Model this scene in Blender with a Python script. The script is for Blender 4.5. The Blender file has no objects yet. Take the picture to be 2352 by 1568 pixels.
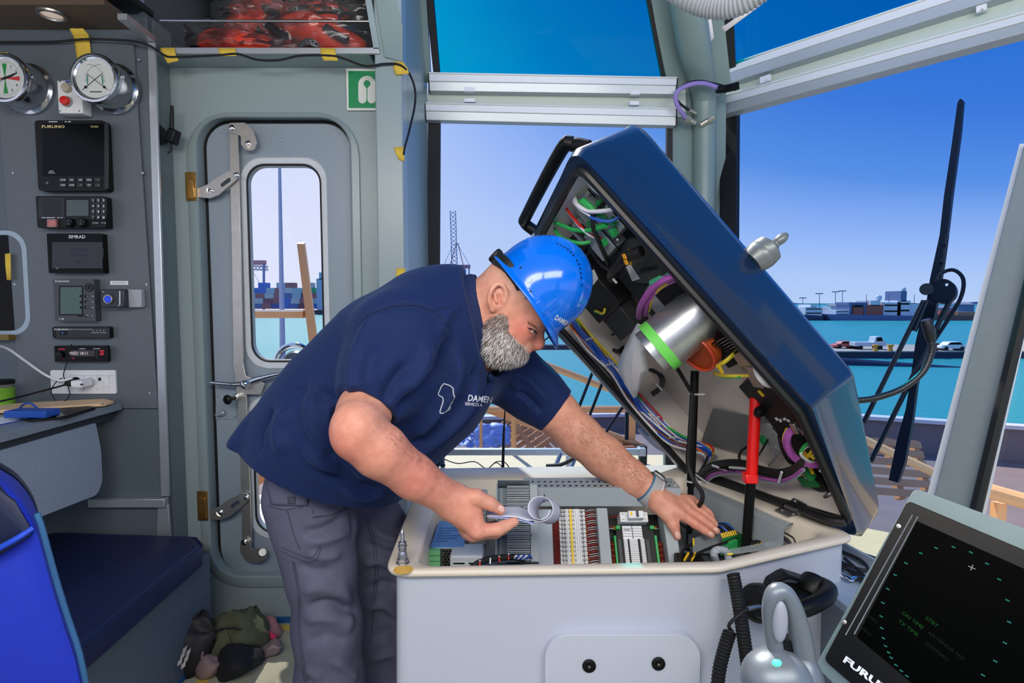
import bpy, bmesh, math, random
import numpy as np
from mathutils import Vector, Matrix, Quaternion, noise
from mathutils.geometry import tessellate_polygon
from mathutils.bvhtree import BVHTree

V = Vector
random.seed(7)
SC = bpy.context.scene
COL = SC.collection

# ------------------------------------------------------------------ camera, sky, sun, exposure
FPX = 1307.0                       # focal length in pixels of the 2352 wide frame
PITCH = math.atan(90.0 / FPX)      # the horizon stands 90 px above the middle
CAMP = V((0,0,1.35))
cam_d = bpy.data.cameras.new('camera')
cam = bpy.data.objects.new('camera', cam_d)
COL.objects.link(cam)
cam.location = CAMP
cam.rotation_euler = (math.pi / 2 - PITCH, 0,0)
cam_d.sensor_width = 36.0
cam_d.lens = 36.0 * FPX / 2352.0
cam_d.clip_start, cam_d.clip_end = 0.02,6000
SC.camera = cam
CROT = cam.rotation_euler.to_matrix()

SC.view_settings.view_transform = 'Standard'
SC.view_settings.look = 'None'
SC.view_settings.exposure = 0.35
SC.view_settings.gamma = 1.0
SC.view_settings.use_curve_mapping = False

world = bpy.data.worlds.new('harbour_sky')
SC.world = world
world.use_nodes = True
_n, _l = world.node_tree.nodes, world.node_tree.links
_n.clear()
_tc = _n.new('ShaderNodeTexCoord')
_sx = _n.new('ShaderNodeSeparateXYZ')
_rp = _n.new('ShaderNodeValToRGB')
_bg = _n.new('ShaderNodeBackground')
_wo = _n.new('ShaderNodeOutputWorld')
_l.new(_tc.outputs['Generated'], _sx.inputs[0])
_l.new(_sx.outputs['Z'], _rp.inputs[0])
_l.new(_rp.outputs[0], _bg.inputs[0])
_l.new(_bg.outputs[0], _wo.inputs[0])
_e = _rp.color_ramp.elements
_e[0].position, _e[0].color = 0.0,(.62,.64,.78,1)
_e[1].position, _e[1].color = 1.0,(.025,.16,.56,1)
for _p, _c in ((.10,(.56,.60,.78)),(.20,(.44,.52,.78)),(.33,(.29,.41,.74)),(.46,(.13,.29,.66)),(.70,(.06,.20,.60))):
    _x = _e.new(_p); _x.color = (*_c, 1)
# the sky is paler towards the sun on the left and deeper away from it
_m1 = _n.new('ShaderNodeMath'); _m1.operation = 'MULTIPLY_ADD'; _m1.inputs[1].default_value = 3.0; _m1.inputs[2].default_value = 1.0
_m3 = _n.new('ShaderNodeMath'); _m3.operation = 'MAXIMUM'; _m3.inputs[1].default_value = .45
_m2 = _n.new('ShaderNodeMath'); _m2.operation = 'MULTIPLY'
_l.new(_sx.outputs['X'], _m1.inputs[0])
_l.new(_m1.outputs[0], _m3.inputs[0])
_l.new(_m3.outputs[0], _m2.inputs[0]); _l.new(_sx.outputs['Z'], _m2.inputs[1])
_l.new(_m2.outputs[0], _rp.inputs[0])
_bg.inputs[1].default_value = 1.0

sun_d = bpy.data.lights.new('sun', 'SUN')
sun = bpy.data.objects.new('sun', sun_d)
COL.objects.link(sun)
sun_d.energy = 4.2
sun_d.color = (1.0,.93,.82)
sun_d.angle = math.radians(.6)
SUN_TO = V((-.30,.84,1.0)).normalized()       # towards the sun: ahead of the bow, high
sun.rotation_euler = SUN_TO.to_track_quat('Z', 'Y').to_euler()


def lamp(name, loc, size, power, color, aim):
    d = bpy.data.lights.new(name, 'AREA')
    d.shape = 'RECTANGLE'
    d.size, d.size_y = size
    d.energy = power
    d.color = color
    o = bpy.data.objects.new(name, d)
    COL.objects.link(o)
    o.location = loc
    o.rotation_euler = (V(loc) - V(aim)).to_track_quat('Z', 'Y').to_euler()
    return o


lamp('added_fill_light', (-.55,-.55,2.42),(1.6,.9),44,(1.0,.94,.86),(-.3,1.3,1.0))  # added area light behind the camera, brightens the interior
lamp('added_fill_light', (1.0,-.45,2.42),(1.4,.9),32,(1.0,.95,.88),(.5,1.5,.9))  # second added fill light, out of view on the starboard side


# ------------------------------------------------------------------ pixel to place
def ray(px, py):
    return CROT @ V(((px - 1176) / FPX, -(py - 784) / FPX, -1.0))


def at(px, py, y):                  # the point of the line of sight that lies y metres ahead
    r = ray(px, py)
    return CAMP + r * (y / r.y)


def atz(px, py, z):                 # ... at height z
    r = ray(px, py)
    return CAMP + r * ((z - CAMP.z) / r.z)


def on(px, py, p0, n):              # ... on a plane
    r = ray(px, py)
    return CAMP + r * ((p0 - CAMP).dot(n) / r.dot(n))


# ------------------------------------------------------------------ materials
def lin(c):
    r = []
    for x in c[:3]:
        x /= 255.0
        r.append(x / 12.92 if x <= .04045 else ((x + .055) / 1.055) ** 2.4)
    return (*r, 1.0)


MATS = {}


def mat(name, c, rough=.5, metal=0.0, vary=.06, scale=30, bump=0.0, bscale=200, spec=.5, emit=None, coat=0.0, sheen=0.0, stretch=None, sss=0.0, dark=None):
    if name in MATS:
        return MATS[name]
    m = bpy.data.materials.new(name)
    m.use_nodes = True
    nt = m.node_tree
    b = nt.nodes['Principled BSDF']
    col = lin(c)
    b.inputs['Base Color'].default_value = col
    b.inputs['Roughness'].default_value = rough
    b.inputs['Metallic'].default_value = metal
    b.inputs['Specular IOR Level'].default_value = spec
    b.inputs['Coat Weight'].default_value = coat
    b.inputs['Coat Roughness'].default_value = .08
    b.inputs['Sheen Weight'].default_value = sheen
    if sss:
        b.inputs['Subsurface Weight'].default_value = sss
        b.inputs['Subsurface Radius'].default_value = (1.0,.35,.2)
        b.inputs['Subsurface Scale'].default_value = .006
    tc = nt.nodes.new('ShaderNodeTexCoord')
    vec = tc.outputs['Object']
    if stretch:
        mp = nt.nodes.new('ShaderNodeMapping')
        mp.inputs['Scale'].default_value = stretch
        nt.links.new(vec, mp.inputs[0])
        vec = mp.outputs[0]
    if vary:
        nz = nt.nodes.new('ShaderNodeTexNoise')
        nz.inputs['Scale'].default_value = scale
        nz.inputs['Detail'].default_value = 4
        nt.links.new(vec, nz.inputs['Vector'])
        mx = nt.nodes.new('ShaderNodeMix')
        mx.data_type = 'RGBA'
        nt.links.new(nz.outputs['Fac'], mx.inputs['Factor'])
        d = lin(dark) if dark else tuple(x * (1 - vary * 2) for x in col[:3]) + (1,)
        mx.inputs[6].default_value = d
        mx.inputs[7].default_value = tuple(min(1, x * (1 + vary * 2)) for x in col[:3]) + (1,) if not dark else col
        nt.links.new(mx.outputs[2], b.inputs['Base Color'])
    if bump:
        nb = nt.nodes.new('ShaderNodeTexNoise')
        nb.inputs['Scale'].default_value = bscale
        nb.inputs['Detail'].default_value = 3
        nt.links.new(vec, nb.inputs['Vector'])
        bp = nt.nodes.new('ShaderNodeBump')
        bp.inputs['Strength'].default_value = bump
        bp.inputs['Distance'].default_value = .01
        nt.links.new(nb.outputs['Fac'], bp.inputs['Height'])
        nt.links.new(bp.outputs[0], b.inputs['Normal'])
    if emit:
        b.inputs['Emission Color'].default_value = lin(emit[0])
        b.inputs['Emission Strength'].default_value = emit[1]
    MATS[name] = m
    return m


def glass_mat(name, tint, gloss=.05, rough=.02, opacity=0.0, veil=(1,1,1)):
    m = bpy.data.materials.new(name)
    m.use_nodes = True
    nt = m.node_tree
    nt.nodes.remove(nt.nodes['Principled BSDF'])
    out = nt.nodes['Material Output']
    tr = nt.nodes.new('ShaderNodeBsdfTransparent')
    tr.inputs[0].default_value = (*tint, 1)
    gl = nt.nodes.new('ShaderNodeBsdfGlossy')
    gl.inputs['Roughness'].default_value = rough
    fr = nt.nodes.new('ShaderNodeFresnel')
    fr.inputs['IOR'].default_value = 1.35
    mu = nt.nodes.new('ShaderNodeMath')
    mu.operation = 'MULTIPLY'
    mu.inputs[1].default_value = gloss * 20
    nt.links.new(fr.outputs[0], mu.inputs[0])
    mx = nt.nodes.new('ShaderNodeMixShader')
    nt.links.new(mu.outputs[0], mx.inputs[0])
    nt.links.new(tr.outputs[0], mx.inputs[1])
    nt.links.new(gl.outputs[0], mx.inputs[2])
    last = mx.outputs[0]
    if opacity:
        df = nt.nodes.new('ShaderNodeBsdfDiffuse')
        df.inputs[0].default_value = (*veil, 1)
        m2 = nt.nodes.new('ShaderNodeMixShader')
        m2.inputs[0].default_value = opacity
        nt.links.new(last, m2.inputs[1])
        nt.links.new(df.outputs[0], m2.inputs[2])
        last = m2.outputs[0]
    nt.links.new(last, out.inputs[0])
    MATS[name] = m
    return m


# ------------------------------------------------------------------ objects
def tag(o, label=None, cat=None, group=None, kind=None):
    if label: o['label'] = label
    if cat: o['category'] = cat
    if group: o['group'] = group
    if kind: o['kind'] = kind
    return o


def thing(name, label, cat, loc, group=None, kind=None):
    o = bpy.data.objects.new(name, None)
    o.empty_display_size = .05
    COL.objects.link(o)
    o.location = loc
    return tag(o, label, cat, group, kind)


def link(name, me, mats, parent=None):
    o = bpy.data.objects.new(name, me)
    COL.objects.link(o)
    for m in (mats if isinstance(mats, (list, tuple)) else [mats]):
        me.materials.append(m)
    if parent is not None:
        o.parent = parent
        p, mw = parent, Matrix.Identity(4)
        while p is not None:
            mw = p.matrix_basis if p.parent is None else mw
            p = p.parent
        o.matrix_parent_inverse = (mw if parent.parent is None else Matrix.Identity(4)).inverted()
    return o


def orient(z, x=None):              # rotation whose local z is z, local x as near x as can be
    z = V(z).normalized()
    x = V(x) if x is not None else (V((1,0,0)) if abs(z.x) < .9 else V((0,1,0)))
    y = z.cross(x).normalized()
    x = y.cross(z)
    return Matrix((x, y, z)).transposed()


def smoothline(pts, k=4, closed=False):      # Catmull-Rom through the points
    P = [V(p) for p in pts]
    n = len(P)
    if n < 3 or k < 2:
        return P
    out = []
    for i in range(n if closed else n - 1):
        if closed:
            p0, p1, p2, p3 = P[i - 1], P[i], P[(i + 1) % n], P[(i + 2) % n]
        else:
            p1, p2 = P[i], P[i + 1]
            p0 = P[i - 1] if i else p1 * 2 - p2
            p3 = P[i + 2] if i + 2 < n else p2 * 2 - p1
        for j in range(k):
            t = j / k
            out.append(.5 * ((2 * p1) + (p2 - p0) * t + (2 * p0 - 5 * p1 + 4 * p2 - p3) * t * t + (3 * p1 - p0 - 3 * p2 + p3) * t ** 3))
    if not closed:
        out.append(P[-1])
    return out


def rrect(w, h, r, k=5):             # rounded rectangle, 2-D, centred
    r = min(r, w / 2 - 1e-5, h / 2 - 1e-5)
    out = []
    for cx, cy, a0 in ((w / 2 - r, h / 2 - r, 0),(-w / 2 + r, h / 2 - r, 90),(-w / 2 + r, -h / 2 + r, 180),(w / 2 - r, -h / 2 + r, 270)):
        for j in range(k + 1):
            a = math.radians(a0 + 90 * j / k)
            out.append((cx + r * math.cos(a), cy + r * math.sin(a)))
    return out


def roundpoly(pts, r, k=5):          # polygon of 3-D points with rounded corners (r: number or list)
    P = [V(p) for p in pts]
    n = len(P)
    out = []
    for i in range(n):
        ri = r[i] if isinstance(r, (list, tuple)) else r
        a, b, c = P[i - 1], P[i], P[(i + 1) % n]
        if ri <= 0:
            out.append(b)
            continue
        d1, d2 = (a - b),(c - b)
        l1, l2 = d1.length, d2.length
        ang = d1.angle(d2)
        t = min(ri / math.tan(ang / 2), l1 * .48, l2 * .48)
        s, e = b + d1.normalized() * t, b + d2.normalized() * t
        for j in range(k + 1):
            u = j / k
            out.append(s * (1 - u) ** 2 + b * 2 * u * (1 - u) + e * u * u)
    return out


class MB:
    warp = None                       # while set, every point built goes through it

    def __init__(s):
        s.v, s.f, s.m, s.cm = [],[],[],0

    def add(s, vs, fs):
        o = len(s.v)
        s.v += [tuple(p) for p in vs]
        s.f += [tuple(i + o for i in f) for f in fs]
        s.m += [s.cm] * len(fs)
        return s

    def slot(s, i):
        s.cm = i
        return s

    def box(s, c, size, R=None):
        c = V(c)
        hx, hy, hz = [x / 2 for x in size]
        vs = [V((x, y, z)) for x in (-hx, hx) for y in (-hy, hy) for z in (-hz, hz)]
        if R is not None:
            vs = [R @ p for p in vs]
        return s.add([c + p for p in vs],[(0,1,3,2),(4,6,7,5),(0,4,5,1),(2,3,7,6),(0,2,6,4),(1,5,7,3)])

    def bb(s, lo, hi):
        lo, hi = V(lo), V(hi)
        return s.box((lo + hi) / 2, hi - lo)

    def cyl(s, a, b, r, r2=None, n=14, caps=True):
        a, b = V(a), V(b)
        r2 = r if r2 is None else r2
        R = orient(b - a)
        ring = [R @ V((math.cos(2 * math.pi * i / n), math.sin(2 * math.pi * i / n),0)) for i in range(n)]
        vs = [a + p * r for p in ring] + [b + p * r2 for p in ring]
        fs = [(i, (i + 1) % n, n + (i + 1) % n, n + i) for i in range(n)]
        if caps:
            fs += [tuple(range(n - 1,-1,-1)), tuple(range(n, 2 * n))]
        return s.add(vs, fs)

    def tube(s, pts, r, n=8, k=4, closed=False, caps=True, flat=1.0, up=None):
        P = smoothline(pts, k, closed)
        m = len(P)
        if isinstance(r, (list, tuple)):
            rr = [r[min(int(i / max(m - 1,1) * (len(r) - 1)), len(r) - 2)] * (1 - (i / max(m - 1,1) * (len(r) - 1)) % 1 if i < m - 1 else 0) + r[min(int(i / max(m - 1,1) * (len(r) - 1)) + 1, len(r) - 1)] * ((i / max(m - 1,1) * (len(r) - 1)) % 1 if i < m - 1 else 1) for i in range(m)]
        else:
            rr = [r] * m
        vs, fs = [],[]
        t0 = (P[1] - P[0]).normalized()
        nrm = V(up) if up is not None else orient(t0).col[0]
        nrm = (nrm - t0 * nrm.dot(t0)).normalized()
        for i in range(m):
            t = (P[(i + 1) % m] - P[i - 1]) if (closed or 0 < i < m - 1) else (P[1] - P[0] if i == 0 else P[-1] - P[-2])
            if t.length < 1e-9: t = t0
            t = t.normalized()
            nrm = (nrm - t * nrm.dot(t))
            nrm = nrm.normalized() if nrm.length > 1e-6 else orient(t).col[0]
            bi = t.cross(nrm)
            for j in range(n):
                a = 2 * math.pi * j / n
                vs.append(P[i] + (nrm * math.cos(a) + bi * math.sin(a) * flat) * rr[i])
        for i in range(m if closed else m - 1):
            q = (i + 1) % m
            for j in range(n):
                fs.append((i * n + j, i * n + (j + 1) % n, q * n + (j + 1) % n, q * n + j))
        if caps and not closed:
            fs += [tuple(range(n - 1,-1,-1)), tuple(range((m - 1) * n, m * n))]
        return s.add(vs, fs)

    def lathe(s, prof, o, axis, n=24, x=None):
        o = V(o)
        R = orient(axis, x)
        vs, fs = [],[]
        for r, h in prof:
            for i in range(n):
                a = 2 * math.pi * i / n
                vs.append(o + R @ V((r * math.cos(a), r * math.sin(a), h)))
        for k in range(len(prof) - 1):
            for i in range(n):
                j = (i + 1) % n
                fs.append((k * n + i, k * n + j, (k + 1) * n + j, (k + 1) * n + i))
        if prof[0][0] > 1e-6: fs.append(tuple(range(n - 1,-1,-1)))
        if prof[-1][0] > 1e-6: fs.append(tuple(range((len(prof) - 1) * n, len(prof) * n)))
        return s.add(vs, fs)

    def plate(s, outer, off, holes=()):     # flat polygon (with holes) given thickness by the vector off
        loops = [[V(p) for p in outer]] + [[V(p) for p in h] for h in holes]
        allp = [p for lp in loops for p in lp]
        off = V(off)
        n = len(allp)
        tri = tessellate_polygon(loops)
        nrm = V((0,0,0))
        L = loops[0]
        for i in range(len(L)):
            nrm += L[i - 1].cross(L[i])
        fs = []
        for t in tri:
            a, b, c = (allp[i] for i in t)
            up = (b - a).cross(c - a).dot(off) > 0
            t = tuple(t)
            fs.append(t[::-1] if up else t)
            q = tuple(i + n for i in t)
            fs.append(q if up else q[::-1])
        k = 0
        for li, lp in enumerate(loops):
            m = len(lp)
            a = V((0,0,0))
            for i in range(m):
                a += lp[i - 1].cross(lp[i])
            fl = (a.dot(off) > 0) == (li == 0)
            for i in range(m):
                j = (i + 1) % m
                q = (k + i, k + j, k + j + n, k + i + n)
                fs.append(q if fl else q[::-1])
            k += m
        return s.add(allp + [p + off for p in allp], fs)

    def loft(s, loops, caps=True, closed=True):
        m = len(loops[0])
        vs = [p for lp in loops for p in lp]
        fs = []
        for k in range(len(loops) - 1):
            for i in range(m if closed else m - 1):
                j = (i + 1) % m
                fs.append((k * m + i, k * m + j, (k + 1) * m + j, (k + 1) * m + i))
        if caps:
            for k, fl in ((0, True),(len(loops) - 1, False)):
                for t in tessellate_polygon([[V(p) for p in loops[k]]]):
                    t = tuple(i + k * m for i in t)
                    fs.append(t[::-1] if fl else t)
        return s.add(vs, fs)

    def ball(s, c, r, n=12, m=8, R=None):
        c = V(c)
        r = (r, r, r) if isinstance(r, (int, float)) else r
        vs, fs = [],[]
        for i in range(m + 1):
            th = math.pi * i / m
            for j in range(n):
                ph = 2 * math.pi * j / n
                p = V((r[0] * math.sin(th) * math.cos(ph), r[1] * math.sin(th) * math.sin(ph), r[2] * math.cos(th)))
                vs.append(c + (R @ p if R is not None else p))
        for i in range(m):
            for j in range(n):
                q = (j + 1) % n
                fs.append((i * n + j, (i + 1) * n + j, (i + 1) * n + q, i * n + q))
        return s.add(vs, fs)

    def build(s, name, mats, parent=None, bevel=0, seg=2, angle=35, fix=False):
        me = bpy.data.meshes.new(name)
        if MB.warp:
            s.v = [tuple(MB.warp(V(p))) for p in s.v]
        me.from_pydata(s.v, [], s.f)
        if len(set(s.m)) > 1 or s.cm:
            me.polygons.foreach_set('material_index', s.m)
        me.polygons.foreach_set('use_smooth', [True] * len(s.f))
        if fix:
            b = bmesh.new(); b.from_mesh(me)
            bmesh.ops.recalc_face_normals(b, faces=b.faces)
            b.to_mesh(me); b.free()
        me.set_sharp_from_angle(angle=math.radians(angle))
        o = link(name, me, mats, parent)
        if bevel:
            md = o.modifiers.new('edge', 'BEVEL')
            md.width, md.segments = bevel, seg
            md.limit_method = 'ANGLE'
            md.angle_limit = math.radians(40)
            md.harden_normals = False
        return o


def part(name, m, parent, fn, **kw):
    b = MB()
    fn(b)
    return b.build(name, m, parent, **kw)


def text(s, origin, right, up, size, m, parent, name='lettering', depth=.0004, align='CENTER', shear=0, sx=1.0, bold=0.0):
    cu = bpy.data.curves.new(name, 'FONT')
    cu.body = s
    cu.size = size
    cu.align_x, cu.align_y = align, 'CENTER'
    cu.extrude = depth
    cu.shear = shear
    cu.offset = bold
    cu.resolution_u = 2
    t = bpy.data.objects.new(name, cu)
    me = bpy.data.meshes.new_from_object(t)
    bpy.data.objects.remove(t)
    right, up = V(right).normalized(), V(up).normalized()
    z = right.cross(up)
    M = Matrix((right * sx, up, z)).transposed().to_4x4()
    M.translation = V(origin)
    me.transform(M)
    me.materials.clear()
    return link(name, me, m, parent)


# shared materials
GREY = mat('grey_paint', (150,166,168),.32, bump=.02, bscale=60, vary=.025, scale=3)
GREYD = mat('grey_laminate', (90,101,110),.5, vary=.05, scale=60)
BLACK = mat('black_plastic', (11,12,14),.45, vary=.1, spec=.3)
BLACKM = mat('black_rubber', (16,17,19),.6, vary=.12, scale=80)
SCREEN = mat('dark_screen', (4,5,7),.15, vary=0, spec=.15)
CHROME = mat('chrome', (225,228,232),.07,1.0, vary=0)
STEEL = mat('brushed_steel', (176,174,170),.34,1.0, vary=.1, scale=40)
ALU = mat('anodised_aluminium', (196,202,206),.42,.75, vary=.04, stretch=(1,1,1))
WHITE = mat('white_plastic', (232,234,236),.4, vary=.02)
INK = mat('pale_print', (205,210,214),.6, vary=0)
TAPE = mat('yellow_masking_tape', (226,192,70),.75, vary=.06, scale=60, bump=.08, bscale=120)
RED = mat('red_plastic', (210,26,20),.4, vary=.04)
GREEN = mat('green_plastic', (40,160,84),.45, vary=.05)
YELL = mat('yellow_plastic', (232,190,30),.5, vary=.05)
BLUEW = mat('blue_wire', (30,88,190),.45, vary=.08)
# ------------------------------------------------------------------ the wheelhouse
YB, YC, YW = 2.33,2.20,2.86       # door bulkhead, instrument bulkhead, middle window
ZL = at(372,110,2.2).z             # floor of the locker above the door
ZLL = at(372,124,2.205).z


def P3(px, py, y=YB):
    return at(px, py, y)


def loop_at(px0, py0, px1, py1, r, y, k=6):       # rounded rectangle on the plane y, from pixel corners
    a, b = at(px0, py0, y), at(px1, py1, y)
    w, h = b.x - a.x, a.z - b.z
    c = (a + b) / 2
    return [V((c.x + u, y, c.z + v)) for u, v in rrect(w, h, r, k)]


FLOORM = mat('floor_cover', (176,172,148),.8, vary=.12, scale=9, bump=.35, bscale=26)
fl = MB().bb((-2.3,-1.6,-.06),(2.2,2.36,0)).build('floor', FLOORM)
tag(fl, 'floor under pale crumpled protective paper sheeting', 'floor', kind='structure')

# door bulkhead with a rounded opening
xl, xr = at(402,600, YB).x, at(872,600, YB).x
open_ = loop_at(450,267,822,1322,.115, YB)
wb = thing('wall_back', 'grey painted steel bulkhead around the rounded weathertight door', 'wall', (-.9, YB, 0), kind='structure')
part('bulkhead', GREY, wb, lambda b: b.plate([(xl, YB, 0),(xr + .06, YB, 0),(xr + .06, YB, ZL - .004),(xl, YB, ZL - .004)],(0,.05,0),[open_]))
fo, fi = loop_at(424,262,845,1352,.17, YB - .006), loop_at(450,267,822,1322,.115, YB - .006)
cw = [loop_at(424,258,845,1350,.17, YB), loop_at(428,262,842,1346,.165, YB - .010), loop_at(446,266,826,1326,.12, YB - .012), loop_at(450,270,822,1322,.115, YB - .004), loop_at(452,272,820,1320,.11, YB + .10)]
part('coaming', GREY, wb, lambda b: b.loft(cw, caps=False))
part('soffit', GREY, wb, lambda b: b.bb((xl - .0,2.212, ZLL),(xr, YB, ZL - .002)), bevel=.004)

# locker above the door
lk = thing('wall_locker', 'open overhead locker with grey lip above the door', 'locker', (-.9,2.2,2.33), kind='structure')
part('lip', ALU, lk, lambda b: b.bb((at(372,110,2.205).x, 2.200, at(372,124,2.205).z),(at(872,110,2.205).x, 2.213, at(372,110,2.205).z)), bevel=.002)
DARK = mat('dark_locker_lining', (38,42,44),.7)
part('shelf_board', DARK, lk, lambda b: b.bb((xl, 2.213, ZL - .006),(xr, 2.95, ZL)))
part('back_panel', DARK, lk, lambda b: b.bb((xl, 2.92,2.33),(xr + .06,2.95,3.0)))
part('side_panel', GREYD, lk, lambda b: b.bb((xl - .02,2.2,2.345),(xl, 2.95,3.0)))
part('side_panel', GREY, lk, lambda b: b.plate([at(858,112,2.2), at(872,112,2.2), at(846,-40,2.2), at(832,-40,2.2)],(0,.75,0)))
part('retaining_bar', STEEL, lk, lambda b: b.cyl(at(368,48,2.21), at(862,49,2.21),.0045, n=10))

# instrument bulkhead on the left
xk = at(360,600, YC).x
wl = thing('wall_left', 'grey laminate bulkhead carrying the instruments', 'wall', (-1.6, YC, 0), kind='structure')
part('bulkhead', GREYD, wl, lambda b: b.bb((-2.25, YC, 0),(xk + .002, YC + .03,2.42)))
part('return_panel', mat('grey_return', (112,126,128),.5), wl, lambda b: b.bb((xk - .01, YC + .03,0),(xk + .003, YB + .02,2.42)))
board = [at(20,102, YC), at(336,102, YC), at(361,936, YC), at(24,936, YC)]
part('instrument_board', mat('board_laminate', (94,103,110),.42, vary=.04, scale=40), wl,
     lambda b: b.plate(roundpoly([V((-1.925, YC, at(0,102, YC).z)), V((xk - .045, YC, at(0,102, YC).z)), V((xk - .012, YC, at(0,936, YC).z)), V((-1.91, YC, at(0,936, YC).z))],.008),(0,-.012,0)), bevel=.002)
part('corner_strip', ALU, wl, lambda b: b.plate([at(337,96, YC - .013), at(356,96, YC - .013), at(388,1140, YC - .013), at(368,1140, YC - .013)],(0,.013,0)), bevel=.004)
part('corner_strip', ALU, wl, lambda b: b.plate([at(362,1160, YC - .012), at(386,1160, YC - .012), at(391,1240, YC - .012), at(360,1240, YC - .012)],(0,.012,0)), bevel=.003)
part('ledge_strip', ALU, wl, lambda b: (b.bb((at(213,1145, YC).x, YC - .03, at(0,1160, YC).z),(at(388,1145, YC).x, YC, at(0,1140, YC).z))), bevel=.003)
for px, py in ((319,137),(328,397),(337,653),(344,903),(30,397),(34,653)):
    part('screw', ALU, wl, lambda b: b.lathe([(.0045,0),(.004,.002),(0,.0028)], at(px, py, YC - .012),(0,-1,0),10))

# ceiling with dark joints
ce = thing('ceiling', 'grey lined ceiling over the instrument bulkhead', 'ceiling', (-1.2,1.0,2.4), kind='structure')
CEI = mat('ceiling_lining', (88,92,92),.6)
zc = 2.40
tiles = [[(-2.3,2.02),(-1.46,2.02),(-1.62,1.0),(-2.3,1.0)],[(-1.44,2.02),(-1.235,2.02),(-1.11,1.94),(-1.2,1.0),(-1.60,1.0)],[(-1.10,2.02),(-.62,1.85),(-.55,1.0),(-1.17,1.0)]]
for t in tiles:
    part('panel', CEI, ce, lambda b: b.plate([V((x, y, zc)) for x, y in t],(0,0,.02)), bevel=.002)
part('upper_lining', DARK, ce, lambda b: b.bb((-2.35,.0, zc + .03),(-1.36,2.24, zc + .05)).bb((-1.36,.0,2.66),(-.52,1.86,2.68)).bb((-1.40,1.84,2.66),(-.40,1.86,2.9)).bb((-1.40,1.84,2.88),(-.40,2.95,2.9)))
part('rear_lining', mat('pale_lining', (176,178,174),.6), ce, lambda b: b.bb((-2.35,-1.6,2.46),(2.3,.9,2.5)))
part('cabinet_soffit', mat('brown_soffit', (98,84,70),.55, vary=.06), ce, lambda b: b.bb((-2.3,2.02,2.365),(xk - .03,2.24,2.385)))
part('edge_strip', ALU, ce, lambda b: b.plate([at(270,45,2.02), at(292,45,2.02), at(357,96,2.19), at(338,97,2.19)],(0,0,.02)))

dl = thing('downlight', 'small round recessed downlight in the brown soffit at upper left', 'lamp', at(118,60,2.07))
o_ = V((at(118,60,2.08).x, 2.085,2.365))
part('ring', STEEL, dl, lambda b: b.lathe([(.048,0),(.047,-.006),(.036,-.008),(.034,-.002),(.034,0)], o_, (0,0,1),24))
part('lens', mat('frosted_lens', (225,215,205),.4, emit=((255,225,200),.25)), dl, lambda b: b.lathe([(.033,-.001),(.02,-.005),(0,-.006)], o_, (0,0,1),20))

# pillar between door and window
wf = thing('wall_front', 'grey green pillar and frames around the tall bow window', 'wall', (-.45,2.4,0), kind='structure')
TEAL = mat('grey_green_paint', (128,148,144),.34, bump=.03, bscale=40, vary=.03, scale=4)
PALE = mat('sunlit_green_paint', (196,208,196),.35, vary=.02)  # sunlight on the transom bands put into a paler green
pl = [at(868,640,2.212), at(930,640,2.212), at(984,640, YW)]
part('pillar', GREY, wf, lambda b: b.plate([V((pl[0].x, 2.212,0)), V((pl[1].x, 2.212,0)), V((pl[1].x, 2.30,0)), V((pl[0].x, 2.33,0))],(0,0,3.0)), bevel=.006)
part('pillar_side', TEAL, wf, lambda b: b.plate([V((pl[1].x - .01,2.235,0)), V((pl[1].x - .002,2.225,0)), V((pl[2].x, YW + .03,0)), V((pl[2].x - .06, YW + .03,0))],(0,0,3.2)))
part('gusset', TEAL, wf, lambda b: b.plate([at(884,130,2.20), at(925,142,2.21), at(925,60,2.21), at(905,-10,2.20), at(862,-10,2.20)],(0,.012,0)))

# lower middle window: frame band, gasket, glass
WL = lambda px, py: at(px, py, YW)
GLASS1 = glass_mat('lightly_tinted_glass', (.80,.88,.97),.001)
GLASS2 = glass_mat('blue_tinted_glass', (.02,.72,.80),.012)
GLASS3 = glass_mat('right_tinted_glass', (.76,.87,.97),.004)
GLASSD = glass_mat('clear_glass', (.98,.99,1.0),.025)
w1 = thing('window_1', 'tall tinted bow window behind the man and open console', 'window', WL(1270,1000), kind='structure')
part('gasket', BLACKM, w1, lambda b: b.plate([WL(983,262), WL(1545,280), WL(1545,1130), WL(980,1130)],(0,.03,0),[[WL(1011,270), WL(1533,280), WL(1530,1100), WL(1007,1100)]]))
part('pane', GLASS1, w1, lambda b: b.plate([V(p) + V((0,.012,0)) for p in (WL(1000,262), WL(1545,272), WL(1545,1130), WL(1000,1130))],(0,.004,0)))
w2 = thing('window_2', 'deep blue tinted upper bow window above the blind cassettes', 'window', WL(1270,100), kind='structure')
lean = V((0,-.55,1)).normalized()
U0 = WL(1000,200)
un = V((1,0,0)).cross(lean).normalized()
UP = lambda px, py: on(px, py, U0, un)
part('gasket', BLACKM, w2, lambda b: b.plate([UP(972,-60), UP(1000,215), UP(1540,225), UP(1482,-60)],(0,.03,.02),[[UP(992,-40), UP(1012,195), UP(1524,200), UP(1478,-40)]]))
part('pane', GLASS2, w2, lambda b: b.plate([p + V((0,.012,.006)) for p in (UP(980,-60), UP(1004,215), UP(1535,225), UP(1485,-60))],(0,.003,.0015)))
part('transom', PALE, wf, lambda b: b.plate([WL(984,196), WL(1575,206), WL(1575,268), WL(980,262)],(0,.05,0)))
part('side_frame', TEAL, wf, lambda b: b.plate([UP(900,-60), UP(976,-60), UP(990,190), UP(940,190)],(0,.03,.02)))

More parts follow.
